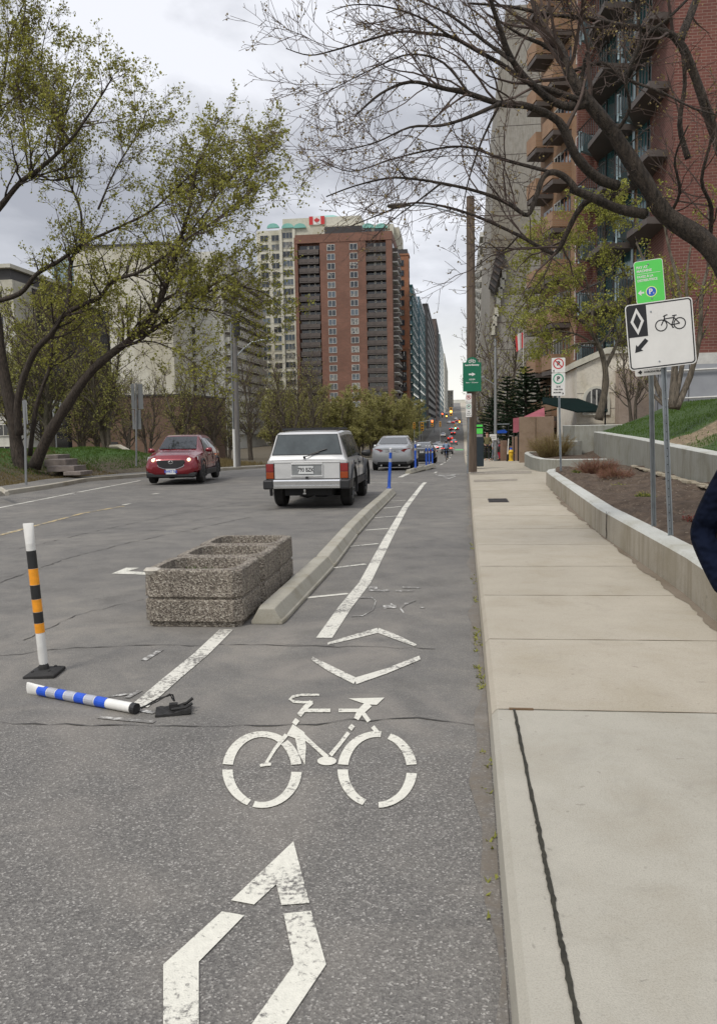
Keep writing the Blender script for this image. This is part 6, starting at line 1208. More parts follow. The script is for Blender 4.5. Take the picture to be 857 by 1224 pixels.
# right side
def rightside():
    Y=230.; xa,zt=pz(581,262,Y); r=thing('dark_balcony_tower','far tower with black and white stacked balconies behind the wooden pole','building'); Y1=Y
    while PY(571.5,500,Y1)[0]<xa: Y1+=1
    bx(r,'wall',GREYB,xa,xa+14,Y,Y1,hz(Y)-1,zt); L=[]
    for k in range(5):
        for i in range(19): L.append((xa,Y+3+(Y1-Y-4)*(k+.5)/5,zt-3-3*i,-math.pi/2))
    many('balcony',balmb((Y1-Y)/5*.7,1.5,1.0,.35),[WHF,CREAM2,WGD,DKB],r,L)
    # grey concrete flared tower
    Y=105.; r=thing('grey_concrete_tower','tall grey board-marked concrete tower flaring towards its foot','building')
    P=[(604,10),(652,10),(652,500),(583,505),(584.5,400),(586.5,300),(590,200),(597,90),(602,35)]
    Q=[pz(a,b,Y) for a,b in P]; m=MB(); m.prism(Q,Y,Y+45,XZ); m.build('tower_wall',GREYB,r)
    xp,zp=pz(606,15,Y); bx(r,'roof_crown',GREYB,xp,xp+4.5,Y-.3,Y+10,zp-1,zp+.6)
    A=[(594,299),(603,305),(590,352),(583.5,345)]; q=[pz(a,b,Y) for a,b in A]
    m=MB(); m.prism(q,Y-1.6,Y-.05,XZ); m.build('balcony_stack',DKB,r,label='dark slanting stack of balconies')
    for i in range(6):
        t=(i+.5)/6; a=np.array(q[0])*(1-t)+np.array(q[3])*t; b=np.array(q[1])*(1-t)+np.array(q[2])*t; MB().prism([tuple(a),tuple(b),(b[0],b[1]+.3),(a[0],a[1]+.3)],Y-1.75,Y-1.6,XZ).build('balcony_rail',BALC,r)
    for i in range(7):
        a,b=pz(602-i*2.2,322+i*11,Y); bx(r,'stepped_rib',CREAM2,a-.25,a+.25,Y-.5,Y,b-1.3,b)
    for i in range(15):
        z=zp-3-i*3.3; xl=np.interp(-z,[-Q[8][1],-Q[7][1],-Q[6][1],-Q[5][1],-Q[4][1],-Q[3][1]],[Q[8][0],Q[7][0],Q[6][0],Q[5][0],Q[4][0],Q[3][0]]); bx(r,'pour_line',BALC,xl+.1,Q[1][0],Y-.025,Y,z,z+.05)
    # tan brick balcony tower following the street
    r=thing('tan_brick_tower','tan brick apartment tower with projecting balconies behind the trees on the right','building'); zb=hz(60)-.5; ZT=46
    a=np.array([6.35,66.]); b=np.array([11.3,44.]); d=(b-a)/np.linalg.norm(b-a); n=np.array([d[1],-d[0]]); n=-n if n[0]>0 else n   # n points to the street
    m=MB(); back=-n*14; m.prism([tuple(a),tuple(b),tuple(b+back),tuple(a+back)],zb,ZT,lambda x,y,h:(x,y,h)); m.build('brick_wall',TANB,r)
    rz=math.atan2(d[1],d[0]); L=np.linalg.norm(b-a)
    if math.cos(rz+math.pi/2)*n[0]+math.sin(rz+math.pi/2)*n[1]>0: rz+=math.pi
    BB=[];GW=[];PW=[]
    for i in range(14):
        z=2.2+i*3.2
        for t in (.08,.24): p=a+d*L*t; BB.append((p[0],p[1],z,rz))
        for t in (.17,.36,.44): p=a+d*L*t; PW.append((p[0],p[1],z+1.5,rz))
        for t in (.62,.87): p=a+d*L*t; GW.append((p[0],p[1],z,rz))
    many('balcony',balmb(2.2,1.3,1.1,.3),[TANB,BALC,WGD,ORB],r,BB)
    many('window',winmb(1.2,1.6,2),[WG,WHF],r,PW)
    g=MB(); g.m=0; g.box(-2.6,2.6,-.05,0,.3,2.9); g.m=1; g.prism([(-2.9,0),(2.9,0),(2.9,-2.0),(-.4,-1.6)],-.35,-.02,lambda x,y,h:(x,y,h)); g.m=2
    g.tube([(-2.9,-.1,.0),(-1.7,-1.6,0)],.07,4); g.tube([(-2.9,-.1,1.1),(-1.7,-1.55,1.1)],.06,4); g.tube([(-1.7,-1.6,-.3),(-1.7,-1.6,1.1)],.07,4); g.tube([(-2.9,-.15,-.35),(-2.9,-.15,2.9)],.09,4)
    g.prism([(-2.85,-.1),(-1.75,-1.5),(-1.7,-1.4),(-2.8,0)],.0,1.0,lambda x,y,h:(x,y,h)); g.m=3; 
    for x in (-1.3,0,1.3): g.box(x-.05,x+.05,-.12,-.05,.3,2.9)
    for x in np.arange(-1.6,2.9,.35): g.tube([(x,-1.75,0),(x,-1.75,1.05)],.025,4,False)
    g.tube([(-1.7,-1.75,1.08),(2.9,-1.9,1.08)],.05,4)
    many('glazed_balcony',g,[GT,BALC,GPALE,DKB],r,GW)
    bm=MB(); bm.box(-.8,.8,-1.2,0,-1.6,0); many('red_brick_fin',MB().prism([(-.1,0),(-.1,-1.4),(.1,-1.4),(.1,0)],-1.9,1.1,lambda x,y,h:(x,y,h)),REDB,r,[(float((a+d*L*.5)[0]),float((a+d*L*.5)[1]),2.2+i*3.2,rz) for i in range(14)])
    # red brick block
    Y=43.; r=thing('red_brick_tower','red brick tower wall rising at the right edge behind the branches','building'); xa,_=pz(803,200,Y); bx(r,'brick_wall',REDB,xa,xa+16,Y,Y+20,3.5+hz(Y),40); 
    for i in range(0): bx(r,'stone_course',CREAM2,xa-.05,xa+16,Y-.04,Y,5.5+i*6.4,5.7+i*6.4)
    bx(r,'white_band',WHF,xa-.3,xa+16,Y-.25,Y,4.2,5.0)
    # cream stone entrance building with arch
    Y=42.; r=thing('cream_stone_building','low cream stone building with an arched window and flat cap behind the yellow tree','building')
    P=[pz(689,440,Y),pz(724,423,Y),pz(766,423,Y)]; zb=hz(Y)-.3; x0=P[0][0]; x1=P[2][0]
    m=MB(); m.prism([(x0,zb),(x1,zb),P[2],P[1],P[0]],Y,Y+8,XZ); m.build('stone_wall',LIMES,r); 
    m=MB(); m.prism([(x0-.15,P[0][1]),(P[1][0],P[1][1]),(x1+.1,P[1][1]),(x1+.1,P[1][1]+.3),(P[1][0],P[1][1]+.3),(x0-.15,P[0][1]+.3)],Y-.15,Y+8,XZ); m.build('cap',CREAM,r)
    ca,za=pz(712,478,Y); w_=.5
    arch=[(ca-w_,za-.6)]+[(ca+w_*math.cos(t),za+w_*1.1*math.sin(t)) for t in np.linspace(math.pi,0,13)]+[(ca+w_,za-.6)]
    m=MB(); m.prism([(ca+(x-ca)*1.3,za+(z-za)*1.22) for x,z in arch],Y-.1,Y,XZ); m.build('arch_surround',CREAM2,r); m=MB(); m.prism(arch,Y-.14,Y-.1,XZ); m.build('arched_window',WGD,r)
    m=MB(); 
    for t in (-.5,0,.5): m.box(ca+t*w_-.03,ca+t*w_+.03,Y-.18,Y-.14,za-.6,za+.48)
    m.build('window_bars',WHF,r)
    for k in range(4): bx(r,'stone_joint',BALC,x0+.02,x1,Y-.008,Y,zb+1.5+k*.75,zb+1.52+k*.75)
    xa,_=pz(724,480,Y-1.0); xb,zt=pz(786,440,Y-1.0); bx(r,'pinkish_wing',PINKS,xa+.6,xb,Y-1,Y-.0-.02,zb,zt); bx(r,'pilaster',LIMES,pz(781,440,Y-1.2)[0],pz(791,440,Y-1.2)[0],Y-1.2,Y-.9,zb,zt+.2)
    # grey panels and rails
    Y=38.; r=thing('grey_panel_wall','grey panelled ramp wall with pale rails behind the multi-stem tree','wall'); xa,_=pz(786,440,Y); zt=pz(800,436,Y)[1]; bx(r,'panel',mat('grey_panel',(.3,.31,.33),.6,0,.1,1),xa,xa+14,Y,Y+.5,hz(Y),zt)
    for dz in (0,-1.2): MB().tube([(xa,Y-.12,zt-.3+dz),(xa+14,Y-.12,zt+.1+dz)],.05,6).build('rail',WHF,r)
    for k in range(8): bx(r,'panel_joint',DKB,xa+1.3*k,xa+1.3*k+.03,Y-.01,Y,hz(Y),zt)
    # flag
    Y=75.; b_,z=pz(624,408,Y); r=thing('flag','small red and white flag hanging from its pole before the grey tower','flag',(b_,Y,hz(Y))); h=z-hz(Y)
    MB().tube([(.1,0,0),(.1,0,h+1)],.04,6).build('flag_pole',WHF,r)
    m=MB(); 
    for k in range(4): m.m=0 if k in(0,3) else 1; m.add([(.1-.18*k,.05*math.sin(k*2),h+.8-.05*k),(.1-.18*(k+1),.05*math.sin(k*2+2),h+.75-.06*k),(.1-.15*(k+1),.06*math.sin(k*2+2),h-.6-.1*k),(.1-.15*k,.06*math.sin(k*2),h-.5-.1*k)],[(0,1,2,3)])
    m.build('flag_cloth',[REDS,WHITES],r)
rightside()
print('p5 ok')
# ------------------------------------------------------------ trees
def nrm(v): return v/max(np.linalg.norm(v),1e-9)
def rotd(d,ang,az):
    a=np.array([0,0,1.0]) if abs(d[2])<.9 else np.array([1.0,0,0]); u=nrm(np.cross(d,a)); w_=np.cross(d,u)
    return nrm(d*math.cos(ang)+(u*math.cos(az)+w_*math.sin(az))*math.sin(ang))
class Tree:
    def __init__(s,dens=(2.2,3,4,4),ratio=(.55,.5,.5,.5),trop=(.02,.03,.03,.02),wander=.16,maxl=3,seg=.28,minr=.004,ang=(30,62),flat=None,kr=.55):
        s.big=MB(); s.tw=MB(); s.tips=[]; s.dens=dens; s.ratio=ratio; s.trop=trop; s.w=wander; s.maxl=maxl; s.seg=seg; s.minr=minr; s.ang=ang; s.kr=kr; s.rs=1.0
    def kids(s,pts,rad,L,lvl,t0=.2):
        if lvl>=s.maxl: s.tips.append(pts); return
        k=L*s.dens[min(lvl,len(s.dens)-1)]; k=int(k)+(rng.random()<k-int(k)); n=len(pts)-1
        for _ in range(k):
            t=rng.uniform(t0,1.0)*n; i=min(int(t),n-1); f=t-i; p=pts[i]*(1-f)+pts[i+1]*f; d=nrm(pts[i+1]-pts[i]); r=rad[i]*(1-f)+rad[i+1]*f
            nd=rotd(d,math.radians(rng.uniform(*s.ang)),rng.uniform(0,6.283)); tt=t/n
            s.grow(p,nd,s.Lk(L,lvl)*(1-.45*tt)*rng.uniform(.55,1.25),max(s.minr,r*s.kr*rng.uniform(.7,1.1)),lvl+1)
        if lvl==s.maxl-1: s.tips.append(pts)
    def Lk(s,L,lvl): return min(L*s.ratio[min(lvl,len(s.ratio)-1)],[9,2.2,1.2,.7,.4][min(lvl+1,4)])
    def grow(s,p,d,L,r,lvl):
        n=max(2,int(L/s.seg)); pts=[p]; rad=[r]; up=np.array([0,0,1.0])
        for i in range(n):
            d=nrm(d+rng.normal(0,s.w,3)+up*s.trop[min(lvl,len(s.trop)-1)]*3); p=p+d*L/n; pts.append(p); rad.append(max(s.minr*.75,r*(1-.75*(i+1)/n)))
        (s.big if r>.028 else s.tw).tube(pts,rad,8 if r>.06 else 6 if r>.028 else 4 if r>.012 else 3,False)
        s.kids(pts,rad,L,lvl)
    def limb(s,P,r0,r1,lvl=0,dk=1.0,t0=.25,sub=True):
        """P world points; smoothed"""
        P=[np.array(p,float) for p in P]; Q=[]
        for i in range(len(P)-1):
            p0=P[max(i-1,0)];p1=P[i];p2=P[i+1];p3=P[min(i+2,len(P)-1)]
            for j in range(4): t=j/4; Q.append(.5*((2*p1)+(-p0+p2)*t+(2*p0-5*p1+4*p2-p3)*t*t+(-p0+3*p1-3*p2+p3)*t**3))
        Q.append(P[-1]); r0*=s.rs; r1*=min(1,s.rs*1.15); n=len(Q); rad=[r0+(r1-r0)*(i/(n-1))**.8 for i in range(n)]; rad=[q*rng.uniform(.94,1.07) for q in rad]
        s.big.tube(Q,rad,14 if r0>.07 else 8,True,.05); L=sum(np.linalg.norm(Q[i+1]-Q[i]) for i in range(n-1))
        if sub:
            d0=s.dens; s.kids(Q,rad,L*dk,lvl,t0)
    def leaves(s,per,size,m2=None,prob=1.0,droop=0,clump=2):
        mb=MB(); V=mb.v;Fc=mb.f
        for pts in s.tips:
            if rng.random()>prob: continue
            n=len(pts)-1
            for _ in range(rng.poisson(per)):
                t=rng.uniform(.3,1)*n; i=min(int(t),n-1); c=pts[i]+(pts[i+1]-pts[i])*(t-i)
                for q in range(clump):
                    cc=c+rng.normal(0,size*.7,3); a=nrm(rng.normal(0,1,3)+np.array([0,0,-droop])); b=nrm(np.cross(a,rng.normal(0,1,3))); l=size*rng.uniform(.6,1.4); w_=l*.36; o=len(V)
                    V+= [tuple(cc),tuple(cc+a*l*.5+b*w_),tuple(cc+a*l),tuple(cc+a*l*.5-b*w_)]; Fc.append((o,o+1,o+2,o+3))
        mb.mi=[0]*len(Fc); return mb
    def build(s,name,label,cat,bark,leafm,leafmb,group=None,loc=(0,0,0),lname='foliage'):
        r=thing(name,label,cat,(0,0,0),group=group); 
        if s.big.f: s.big.build('trunk',bark,r,smooth=True)
        if s.tw.f: s.tw.build('branches',TWIG if bark is not None else leafm,r)
        if leafmb is not None and leafmb.f: leafmb.build(lname,leafm,r)
        return r
def LP(L,Y,dY=0,wob=0):
    n=len(L); return [PY(a,b,Y+dY*i/(n-1)+wob*math.sin(i*1.9)) for i,(a,b) in enumerate(L)]
# big leaning tree on the left
T=Tree(dens=(3.6,4.2,5.5),ratio=(.36,.58,.6),maxl=3,wander=.17,minr=.0055,trop=(.03,.045,.04,.03)); Yt=28.6; T.rs=.74
A=[(42,558),(60,518),(85,478),(107,447),(131,425),(159,403),(187,369),(202,332),(210,300),(228,245),(236,192)]
T.limb(LP(A,Yt,-1.5),.30,.035,dk=.8,t0=.45)
T.limb(LP([(159,403),(183,395),(214,369),(238,351),(270,332),(300,318)],Yt-.7,1.5),.13,.02,dk=1.5)
T.limb(LP([(27,566),(22,540),(16,500),(4,440),(-4,380),(-14,330),(-34,280)],Yt,.5),.36,.16,sub=False)
T.limb(LP([(24,520),(22,478),(40,424),(62,399),(79,375),(119,355),(135,336),(170,324),(205,300),(240,275),(280,262)],Yt-.2,-2.5),.19,.02,dk=.8)
T.limb(LP([(79,375),(84,345),(85,316),(97,294),(139,273),(181,252),(225,212),(262,178)],Yt-1,1),.13,.018,dk=1.2)
T.limb(LP([(-12,362),(24,351),(44,328),(71,312),(97,293)],Yt+.2,-1.2),.13,.07,dk=.7)
T.limb(LP([(36,545),(44,486),(60,439),(63,407),(70,360),(66,320)],Yt+.8,.8),.13,.03,dk=1.0)
T.limb(LP([(-14,262),(0,248),(25,218),(50,200),(84,168),(118,120),(135,92)],Yt-1,-1),.17,.02,dk=1.3,t0=.1)
T.limb(LP([(44,204),(34,200),(29,147),(21,84),(29,25),(34,-30)],Yt-1,1),.06,.015,dk=1.4)
T.limb(LP([(97,294),(97,252),(80,210),(76,170),(82,120),(96,80)],Yt-.6,.6),.07,.015,dk=1.6)
T.limb(LP([(202,336),(214,294),(227,252),(231,210),(250,170),(262,140)],Yt-.4,.8),.08,.015,dk=1.6)
T.limb(LP([(187,369),(200,355),(222,350),(262,358)],Yt-.9,-1),.05,.012,dk=2)
T.limb(LP([(131,425),(128,395),(118,370),(122,340)],Yt-.5,-1),.035,.012,dk=2)
T.limb(LP([(214,369),(250,370),(290,384),(322,402)],Yt-1,.8),.045,.012,dk=1.8,t0=.05)
T.limb(LP([(140,416),(180,408),(220,425),(250,452)],Yt-.8,-1),.04,.012,dk=1.8,t0=.1)
T.limb(LP([(238,351),(280,343),(315,350),(342,372)],Yt-.8,.8),.045,.012,dk=1.8,t0=.05)
T.limb(LP([(60,440),(90,420),(100,380),(130,350)],Yt+.6,1.2),.04,.012,dk=1.8,t0=.1)
T.limb(LP([(205,300),(240,262),(270,220),(300,190),(318,180)],Yt-1,.8),.05,.014,dk=2,t0=.1)
T.limb(LP([(-10,200),(-4,150),(6,90),(14,40),(40,-20)],Yt-.4,.8),.09,.015,dk=2,t0=.05)
T.limb(LP([(84,168),(60,130),(50,70),(60,20)],Yt-1,1.8),.05,.014,dk=2,t0=.05)
T.limb(LP([(118,250),(140,200),(165,160),(178,128)],Yt-.8,1.6),.05,.014,dk=2,t0=.05)
T.limb(LP([(240,275),(275,250),(300,225),(322,196)],Yt-2,1.),.04,.014,dk=2,t0=.05)
lf=T.leaves(1.35,.085,clump=3,prob=.9)
print('left tree tips',len(T.tips),'leaves',len(lf.f))
T.build('leaning_tree','big leaning tree with several dark trunks and olive spring leaves on the left bank','tree',BARK,LEAFL,lf)
# overhanging bare tree on the right
Y0=9.6
T=Tree(dens=(5.4,6,6.5,4.4),ratio=(.33,.6,.55,.5),maxl=4,wander=.15,seg=.14,minr=.0032,trop=(.0,.01,.02,.01),ang=(25,60),kr=.5)
def Lk(L,lvl): return min(L*.5,[9,1.5,.85,.42,.24][min(lvl+1,4)])
T.Lk=Lk; T.rs=.74
gx=PY(905,470,Y0); base=np.array([gx[0]+.5,Y0+.3,gz(gx[0]+.5,Y0)-.1])
R_=.013
def pxr(px,Y): return px*Y/FP/2
T.limb([base,base*.55+PY(900,400,Y0)*.45,PY(880,352,Y0),PY(846,294,Y0),PY(796,257,Y0),PY(771,220,Y0-.1),PY(734,161,Y0-.2),PY(704,124,Y0-.3),PY(680,87,Y0-.3),PY(667,54,Y0-.2),PY(647,28,Y0),PY(634,-10,Y0+.2),PY(628,-60,Y0+.3)],.2,.022,dk=.55,t0=.55)
T.limb(LP([(704,124),(670,126),(637,102),(613,74),(597,33),(585,-5),(575,-50)],Y0-.3,-.9),.07,.015,dk=1.1,t0=.2)
T.limb(LP([(737,222),(712,212),(687,184),(667,145),(630,127),(597,124),(560,112),(527,105),(490,98),(455,112),(425,138)],Y0-.1,-1.4),.085,.008,dk=.9,t0=.25)
T.limb(LP([(770,256),(740,250),(712,238),(683,226)],Y0,-.5),.08,.05,sub=False)
T.limb(LP([(720,236),(702,240),(689,255),(676,281),(666,300),(655,301),(619,281),(570,259),(527,246),(490,243),(455,256),(420,270)],Y0-.3,.8),.055,.007,dk=.9,t0=.3)
T.limb(LP([(690,229),(675,212),(661,206),(649,212),(640,236),(630,257),(610,245),(589,235),(560,226),(527,219),(495,214),(464,213),(425,222),(390,235)],Y0-.5,-.6),.052,.007,dk=.9,t0=.35)
T.limb(LP([(925,470),(900,300),(862,185),(831,94),(811,50),(788,37),(737,30),(704,22),(654,17),(610,8),(560,4)],Y0+.9,-1.0),.1,.012,dk=.6,t0=.4)
T.limb(LP([(811,50),(828,10),(840,-30),(850,-80)],Y0+.5,.6),.07,.03,dk=1)
T.limb(LP([(822,190),(812,150),(818,100),(815,60)],Y0+.6,-.2),.05,.02,dk=1)
T.limb(LP([(737,100),(752,80),(757,66),(770,44),(800,20),(830,-10)],Y0-.1,.4),.03,.015,dk=1.2)
T.limb(LP([(690,119),(660,108),(633,100),(596,75),(565,58),(539,44),(508,40),(477,38),(440,48),(400,60),(370,66),(342,58)],Y0-.4,-.6),.045,.005,dk=1.0,t0=.2)
T.limb(LP([(597,124),(560,140),(527,150),(490,152),(450,170),(410,180)],Y0-1.2,-.6),.03,.005,dk=1.4,t0=.05)
T.limb(LP([(655,205),(600,190),(560,176),(520,178),(470,190),(420,205),(385,192)],Y0-.6,.6),.026,.005,dk=1.2,t0=.05)
T.limb(LP([(613,74),(580,50),(540,20),(500,0),(450,-20)],Y0-.8,.4),.03,.006,dk=1.4,t0=.05)
T.limb(LP([(539,44),(500,20),(460,8),(420,6),(390,16)],Y0-.8,-.5),.018,.004,dk=1.6,t0=.05)
T.limb(LP([(527,219),(500,240),(470,262),(440,290)],Y0-1,.3),.016,.004,dk=1.6,t0=.05)
T.limb(LP([(597,124),(575,170),(560,215),(552,255)],Y0-.9,.4),.02,.005,dk=1.6,t0=.05)
T.limb(LP([(680,87),(720,75),(750,95),(790,110),(830,130),(870,140)],Y0-.1,-.8),.03,.008,dk=1.2,t0=.05)
T.limb(LP([(560,112),(530,75),(490,65),(450,80),(410,100),(380,115)],Y0-1,.3),.02,.004,dk=1.5,t0=.05)
T.limb(LP([(846,300),(850,250),(838,215),(850,160),(842,110)],Y0+.3,-.8),.04,.01,dk=1.3,t0=.1)
T.limb(LP([(796,262),(812,230),(806,190),(822,150)],Y0+.2,-.6),.03,.008,dk=1.5,t0=.05)
T.limb(LP([(734,161),(752,130),(748,95),(765,50),(760,5)],Y0-.2,-.6),.03,.008,dk=1.5,t0=.05)
T.limb(LP([(620,281),(600,300),(580,290),(560,310)],Y0-.2,.2),.015,.004,dk=1.6,t0=.05)
lf=T.leaves(.75,.024,droop=.3,clump=2)
print('right tree tips',len(T.tips),'buds',len(lf.f))
T.build('overhanging_tree','large nearly bare tree reaching over the street from the right edge with tiny buds','tree',BARK,BUD,lf,lname='buds')
# mid tree with yellow green leaves on the raised planter
T=Tree(dens=(4.0,3.8,4.5),ratio=(.5,.55,.55),maxl=3,wander=.16,minr=.005,trop=(.0,.01,.01,.0),ang=(30,70)); Ym=33.
T.limb(LP([(715,502),(722,470),(723,440),(716,415),(705,395),(690,370),(672,350)],Ym,-.5),.16,.03,dk=.8,t0=.5)
T.limb(LP([(723,440),(735,415),(745,390),(750,360),(748,330)],Ym,.8),.08,.02,dk=1)
T.limb(LP([(705,395),(708,365),(700,335),(690,300),(694,265)],Ym,.5),.07,.02,dk=1.1)
T.limb(LP([(716,415),(690,400),(660,395),(632,398)],Ym,-.8),.05,.012,dk=1.7)
T.limb(LP([(690,372),(668,366),(645,362),(622,352)],Ym,.8),.045,.012,dk=1.7)
T.limb(LP([(700,335),(675,320),(655,305),(640,300)],Ym,-.5),.04,.012,dk=1.6)
T.limb(LP([(748,330),(730,300),(720,275),(725,250)],Ym+.5,-.5),.04,.012,dk=1.6)
T.limb(LP([(745,390),(765,370),(790,350),(815,340)],Ym+.5,-.8),.04,.012,dk=1.5)
lf=T.leaves(3.2,.075,clump=3)
print('mid tips',len(T.tips),len(lf.f))
T.build('young_street_tree','slender tree with yellow green leaves growing in the raised planter','tree',BARK2,LEAFY,lf)
# multi stem tree on slope
T=Tree(dens=(2.2,3,4),ratio=(.35,.5,.5),maxl=3,wander=.13,minr=.005,trop=(.04,.04,.03,.02),ang=(20,50)); Yk=21.; 
for L,r0 in (([(797,487),(785,462),(774,430),(768,400),(765,360),(770,320),(760,290)],.075),([(803,488),(806,440),(808,400),(812,350),(800,300),(790,250)],.1),([(808,488),(824,450),(836,400),(838,350),(850,300),(845,250)],.085),([(805,486),(816,430),(822,380),(820,330),(830,270)],.07),([(796,487),(778,470),(766,456),(757,440)],.05)): T.limb(LP(L,Yk,.5,.1),r0,.02,dk=.8,t0=.3)
lf=T.leaves(2.2,.055,clump=3)
T.build('multi_stem_tree','multi-stemmed tree with thin grey trunks on the grass slope at the right','tree',BARK2,LEAFY,lf)
# generic generators
def blob_tree(h,spread,bark,dens=(2.2,3,3.4),leaf=None,per=1.5,size=.09,stems=1,maxl=3,minr=.012,trop=.05,cl=2,base=.0,r0=None):
    T=Tree(dens=dens,ratio=(.5,.55,.55),maxl=maxl,wander=.16,minr=minr,trop=(trop*.4,trop,trop,trop),seg=.45,ang=(25,60))
    T.Lk=lambda L,lvl:L*(.42,.5,.5)[min(lvl,2)]
    for k in range(stems):
        a=rng.uniform(0,6.28); lean=spread*(.25 if stems==1 else .5)
        P=[np.array([.15*math.cos(a)*(stems>1),.15*math.sin(a)*(stems>1),-.2])]
        for j in range(1,5): t=j/4; P.append(np.array([math.cos(a)*lean*t**1.3+rng.normal(0,.08*h/5),math.sin(a)*lean*t**1.3+rng.normal(0,.08*h/5),h*t]))
        T.limb(P,r0 or .022*h,.02,dk=.9,t0=base or .18)
    return T,T.leaves(per,size,clump=cl)
def place(proto,loc,rz,sc,label,group): 
    return clone(proto,loc,rz,label,sc)
# bare brownish trees and brushwood beyond the left bank
T,lf=blob_tree(6.5,3.2,BARK,stems=4,per=1.5,size=.10,dens=(3.2,3.2,3.4),minr=.013); A0=T.build('brushwood_tree','','tree',BARK2,LEAFB,lf); print('bw',len(lf.f),len(T.tw.f))
T,lf=blob_tree(7,2.4,BARK,stems=2,per=.7,size=.08,dens=(3.8,3.6,3.6),minr=.011); B0=T.build('bare_tree','','tree',BARK2,LEAFB,lf)
T,lf=blob_tree(6.4,3.8,BARK,stems=5,per=5.5,size=.13,dens=(2.8,3.0,2.8),minr=.015,cl=3); C0=T.build('olive_tree','','tree',BARK2,mk_leaf('olive_catkins',(.24,.225,.075),(.40,.375,.14)),lf); print('ol',len(lf.f))
used={}
def put(pr,px,Y,sc,label,dz=0,rz=None,group=None,gz_=None):
    x=PX(px,Y); z=(bankh(x,Y) if x<Lx(Y)-1 else hz(Y)) if gz_ is None else gz_
    rz=random.uniform(0,6.28) if rz is None else rz
    if not used.get(pr.name): used[pr.name]=1; o=pr; o.location=(x,Y,z-.1+dz); o.rotation_euler=(0,0,rz); o.scale=(sc,)*3; o['label']=label
    else: o=clone(pr,(x,Y,z-.1+dz),rz,label,sc)
    if group: o['group']=group
    return o
G1='bare trees behind the left bank'
for i,(px,Y,sc,lab) in enumerate([(118,52,.85,'crooked bare tree in front of the low brick building, left one'),(150,56,.8,'crooked bare tree in front of the low brick building, middle one'),(176,50,.75,'crooked bare tree between the sign backs and the red car'),(215,58,.95,'bare tree in front of the blank white end wall'),(255,60,1.0,'bare tree just left of the grey lamp pole'),(300,62,1.05,'bare tree between the lamp pole and the off-road wagon'),(325,70,1.0,'bare tree behind the roof of the off-road wagon, left side'),(345,66,1.1,'tall bare tree directly above the off-road wagon'),(375,75,1.15,'bare tree in front of the brown tower foot, left part')]): put(B0 if i%3 else A0,px,Y,sc,lab,group=G1)
for i,(px,Y,sc,lab) in enumerate([(60,48,.95,'brushwood tree behind the leaning trunks, left one'),(95,46,.8,'brushwood tree behind the leaning trunks, right one'),(15,50,1.2,'brushwood tree at the left edge behind the sloping trunk'),(-25,46,1.3,'brushwood tree mostly outside the left edge'),(272,74,.75,'brushwood tree right behind the grey lamp pole'),(235,78,.7,'brushwood tree behind the red car'),(190,80,.8,'brushwood tree rising behind the low brick building')]): put(A0,px,Y,sc,lab,group='brushwood trees')
for i,(px,Y,sc,lab) in enumerate([(128,41,.95,'hazy olive tree in front of the cream building, behind the double sign back'),(62,40,1.1,'hazy olive tree directly behind the crossing leaning trunks')]): put(A0,px,Y,sc,lab,group='hazy olive trees behind the left bank')
G2='olive trees along the left pavement'
ol=[(335,84),(352,92),(370,88),(388,98),(402,92),(418,104),(430,98),(444,112),(452,124),(462,118),(470,134),(478,148),(484,165),(490,186),(396,115),(425,130),(360,110),(446,150)]
for i,(px,Y) in enumerate(ol):
    row='front row' if i<14 else 'back row'
    sc=(.88+.14*math.sin(i*2.1))*(1.15 if Y>110 else 1.05)*(Y/105 if Y>105 else 1)**.35
    put(C0,px,Y,sc,f'olive budding tree in the bushy mass, {["1st","2nd","3rd","4th","5th","6th","7th","8th","9th","10th","11th","12th","13th","14th"][i] if i<14 else ["1st","2nd","3rd","4th"][i-14]} from the left of its {row}',group=G2)
# right side: bare tree, conifers
put(B0,603,88,1.9,'bare tree in front of the grey concrete tower above the conifers',group='bare trees on the right'); put(B0,757,39,.62,'small bare tree against the pinkish stone wall',gz_=1.6,group='bare trees on the right'); put(B0,578,95,1.5,'thin bare tree just right of the wooden pole',group='bare trees on the right')
def conifer(h,rad,n=26):
    T=Tree(); tr=MB(); tr.tube([(0,0,-.2),(0,0,h*.5),(0,0,h)],[.16,.1,.02],8); V=MB(); tw=MB()
    for i in range(n):
        z=h*(.08+.9*i/n); L=rad*(1-(i/n)**1.3)**.9*rng.uniform(.75,1.15)+.15
        for k in range(7):
            a=rng.uniform(0,6.28); p=np.array([0,0,z]); d=np.array([math.cos(a),math.sin(a),-.12+.3*i/n]); e=p+d*L+np.array([0,0,.12*L]); tw.tube([p,p+d*L*.5,e],[.025,.018,.008],3,False)
            m=int(14*L)
            for q in range(max(8,m*6)):
                t=rng.uniform(.15,1.03); c=p+(e-p)*t+np.array([0,0,-.03*L*math.sin(t*3)]); s_=rng.uniform(.12,.26)*(1.15-.5*t); b=rng.uniform(0,6.28); o=len(V.v); dd=nrm(d*.6+np.array([math.cos(b),math.sin(b),rng.uniform(-.4,.2)])); uu=nrm(np.cross(dd,rng.normal(0,1,3)))*.035
                V.v+=[tuple(c-uu),tuple(c+uu),tuple(c+dd*s_)]; V.f.append((o,o+1,o+2)); V.mi.append(0)
    r=thing('conifer','','tree'); tr.build('trunk',BARK,r); tw.build('branches',TWIG,r); V.build('needles',NEEDLE,r); return r
K0=conifer(6.2,2.3)
for px,Y,sc,lab in ((628,58,1.1,'dark conifer nearest the pink awning'),(606,62,1.05,'dark conifer behind the lamp pole and walkers'),(588,66,.85,'dark conifer just right of the wooden pole'),(642,64,1.2,'dark conifer with its top before the tan balconies')): put(K0,px,Y,sc,lab,group='dark conifers')
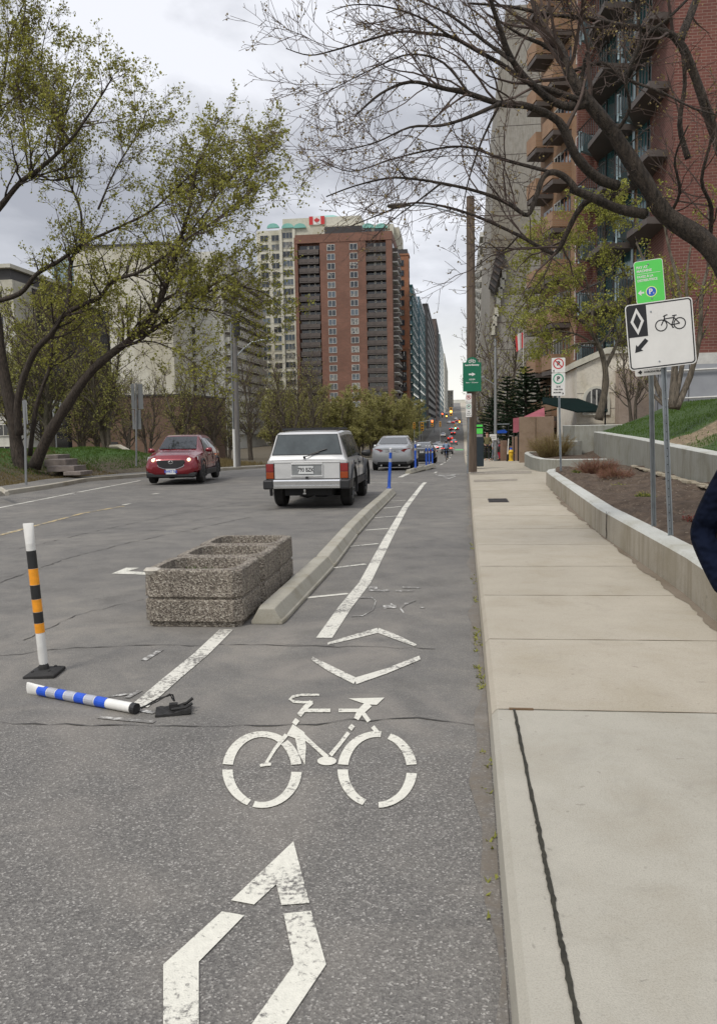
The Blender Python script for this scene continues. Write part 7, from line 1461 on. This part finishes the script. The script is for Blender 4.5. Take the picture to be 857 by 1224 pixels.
# shrubs of thin stems
def stems(n,h,spread,m,r=.004,leafm=None,per=0,size=.02,label='',loc=(0,0,0),name='shrub',up=1.0):
    mb=MB(); lf=MB()
    for _ in range(n):
        a=rng.uniform(0,6.28); t=spread*rng.uniform(0,1)**.6; L=h*rng.uniform(.5,1.1); p=np.array([math.cos(a)*t*.5,math.sin(a)*t*.5,0]); d=np.array([math.cos(a)*t,math.sin(a)*t,up*h])
        d=nrm(d+rng.normal(0,.25,3)*h*.5); q=p+d*L*.5; e=q+nrm(d+rng.normal(0,.3,3))*L*.5; mb.tube([p,q,e],[r,r*.8,r*.5],3,False)
        for k in range(2):
            s_=p+(e-p)*rng.uniform(.4,.8); mb.tube([s_,s_+nrm(d+rng.normal(0,.6,3))*L*.3],[r*.7,r*.4],3,False)
        for k in range(per):
            c=p+(e-p)*rng.uniform(.3,1.05)+rng.normal(0,.02,3); b=rng.uniform(0,6.28); o=len(lf.v); u=nrm(rng.normal(0,1,3))*size; w_=nrm(rng.normal(0,1,3))*size*.6; lf.v+=[tuple(c),tuple(c+u+w_),tuple(c+u*1.6),tuple(c+u-w_)]; lf.f.append((o,o+1,o+2,o+3)); lf.mi.append(0)
    r_=thing(name,label,'shrub',loc); mb.build('stems',m,r_); 
    if lf.f: lf.build('leaves',leafm or m,r_)
    return r_
c=G(706,560,.55); stems(360,.42,.55,REDT,.004,BUD,2,.012,'pinkish brown twiggy shrub in the soil bed at the foot of the higher wall',(c[0]-.1,c[1]-1.5,.5))
c=G(724,567,.55); stems(240,.3,.45,REDT,.004,BUD,2,.012,'lower pinkish twiggy shrub just right of the bigger one in the soil bed',(c[0],c[1]-1,.5))
c=G(650,545,.45); stems(420,.95,.75,STRAWT,.006,LEAFB,2,.02,'straw coloured twiggy shrub in the low grey planter',(3.45,31.2,.42))
c=G(742,583,.5); stems(160,.1,.25,BLADE,.004,LEAFL,3,.015,'small green clump in the soil bed left of the sign posts',(c[0],c[1],.49),name='plant',up=.6)
c=G(763,594,.5); stems(90,.09,.2,BLADE,.004,LEAFL,3,.015,'small green clump close behind the sign posts',(c[0]+.1,c[1],.5),name='plant',up=.6)
c=G(829,625,.5); stems(70,.12,.15,REDT,.004,mk_leaf('crimson_leaf',(.2,.01,.02),(.35,.03,.04)),3,.012,'tiny crimson leaved plant in the soil bed near the dark sleeve',(c[0],c[1],.5),name='plant',up=.8)
c=G(672,566,.5); stems(60,.12,.12,BLADE,.004,LEAFL,3,.015,'small weed at the curved wall end beside the thin parking post',(c[0]+.25,c[1]-.4,.5),name='plant',up=.8)
print('objects',len(COL.objects))
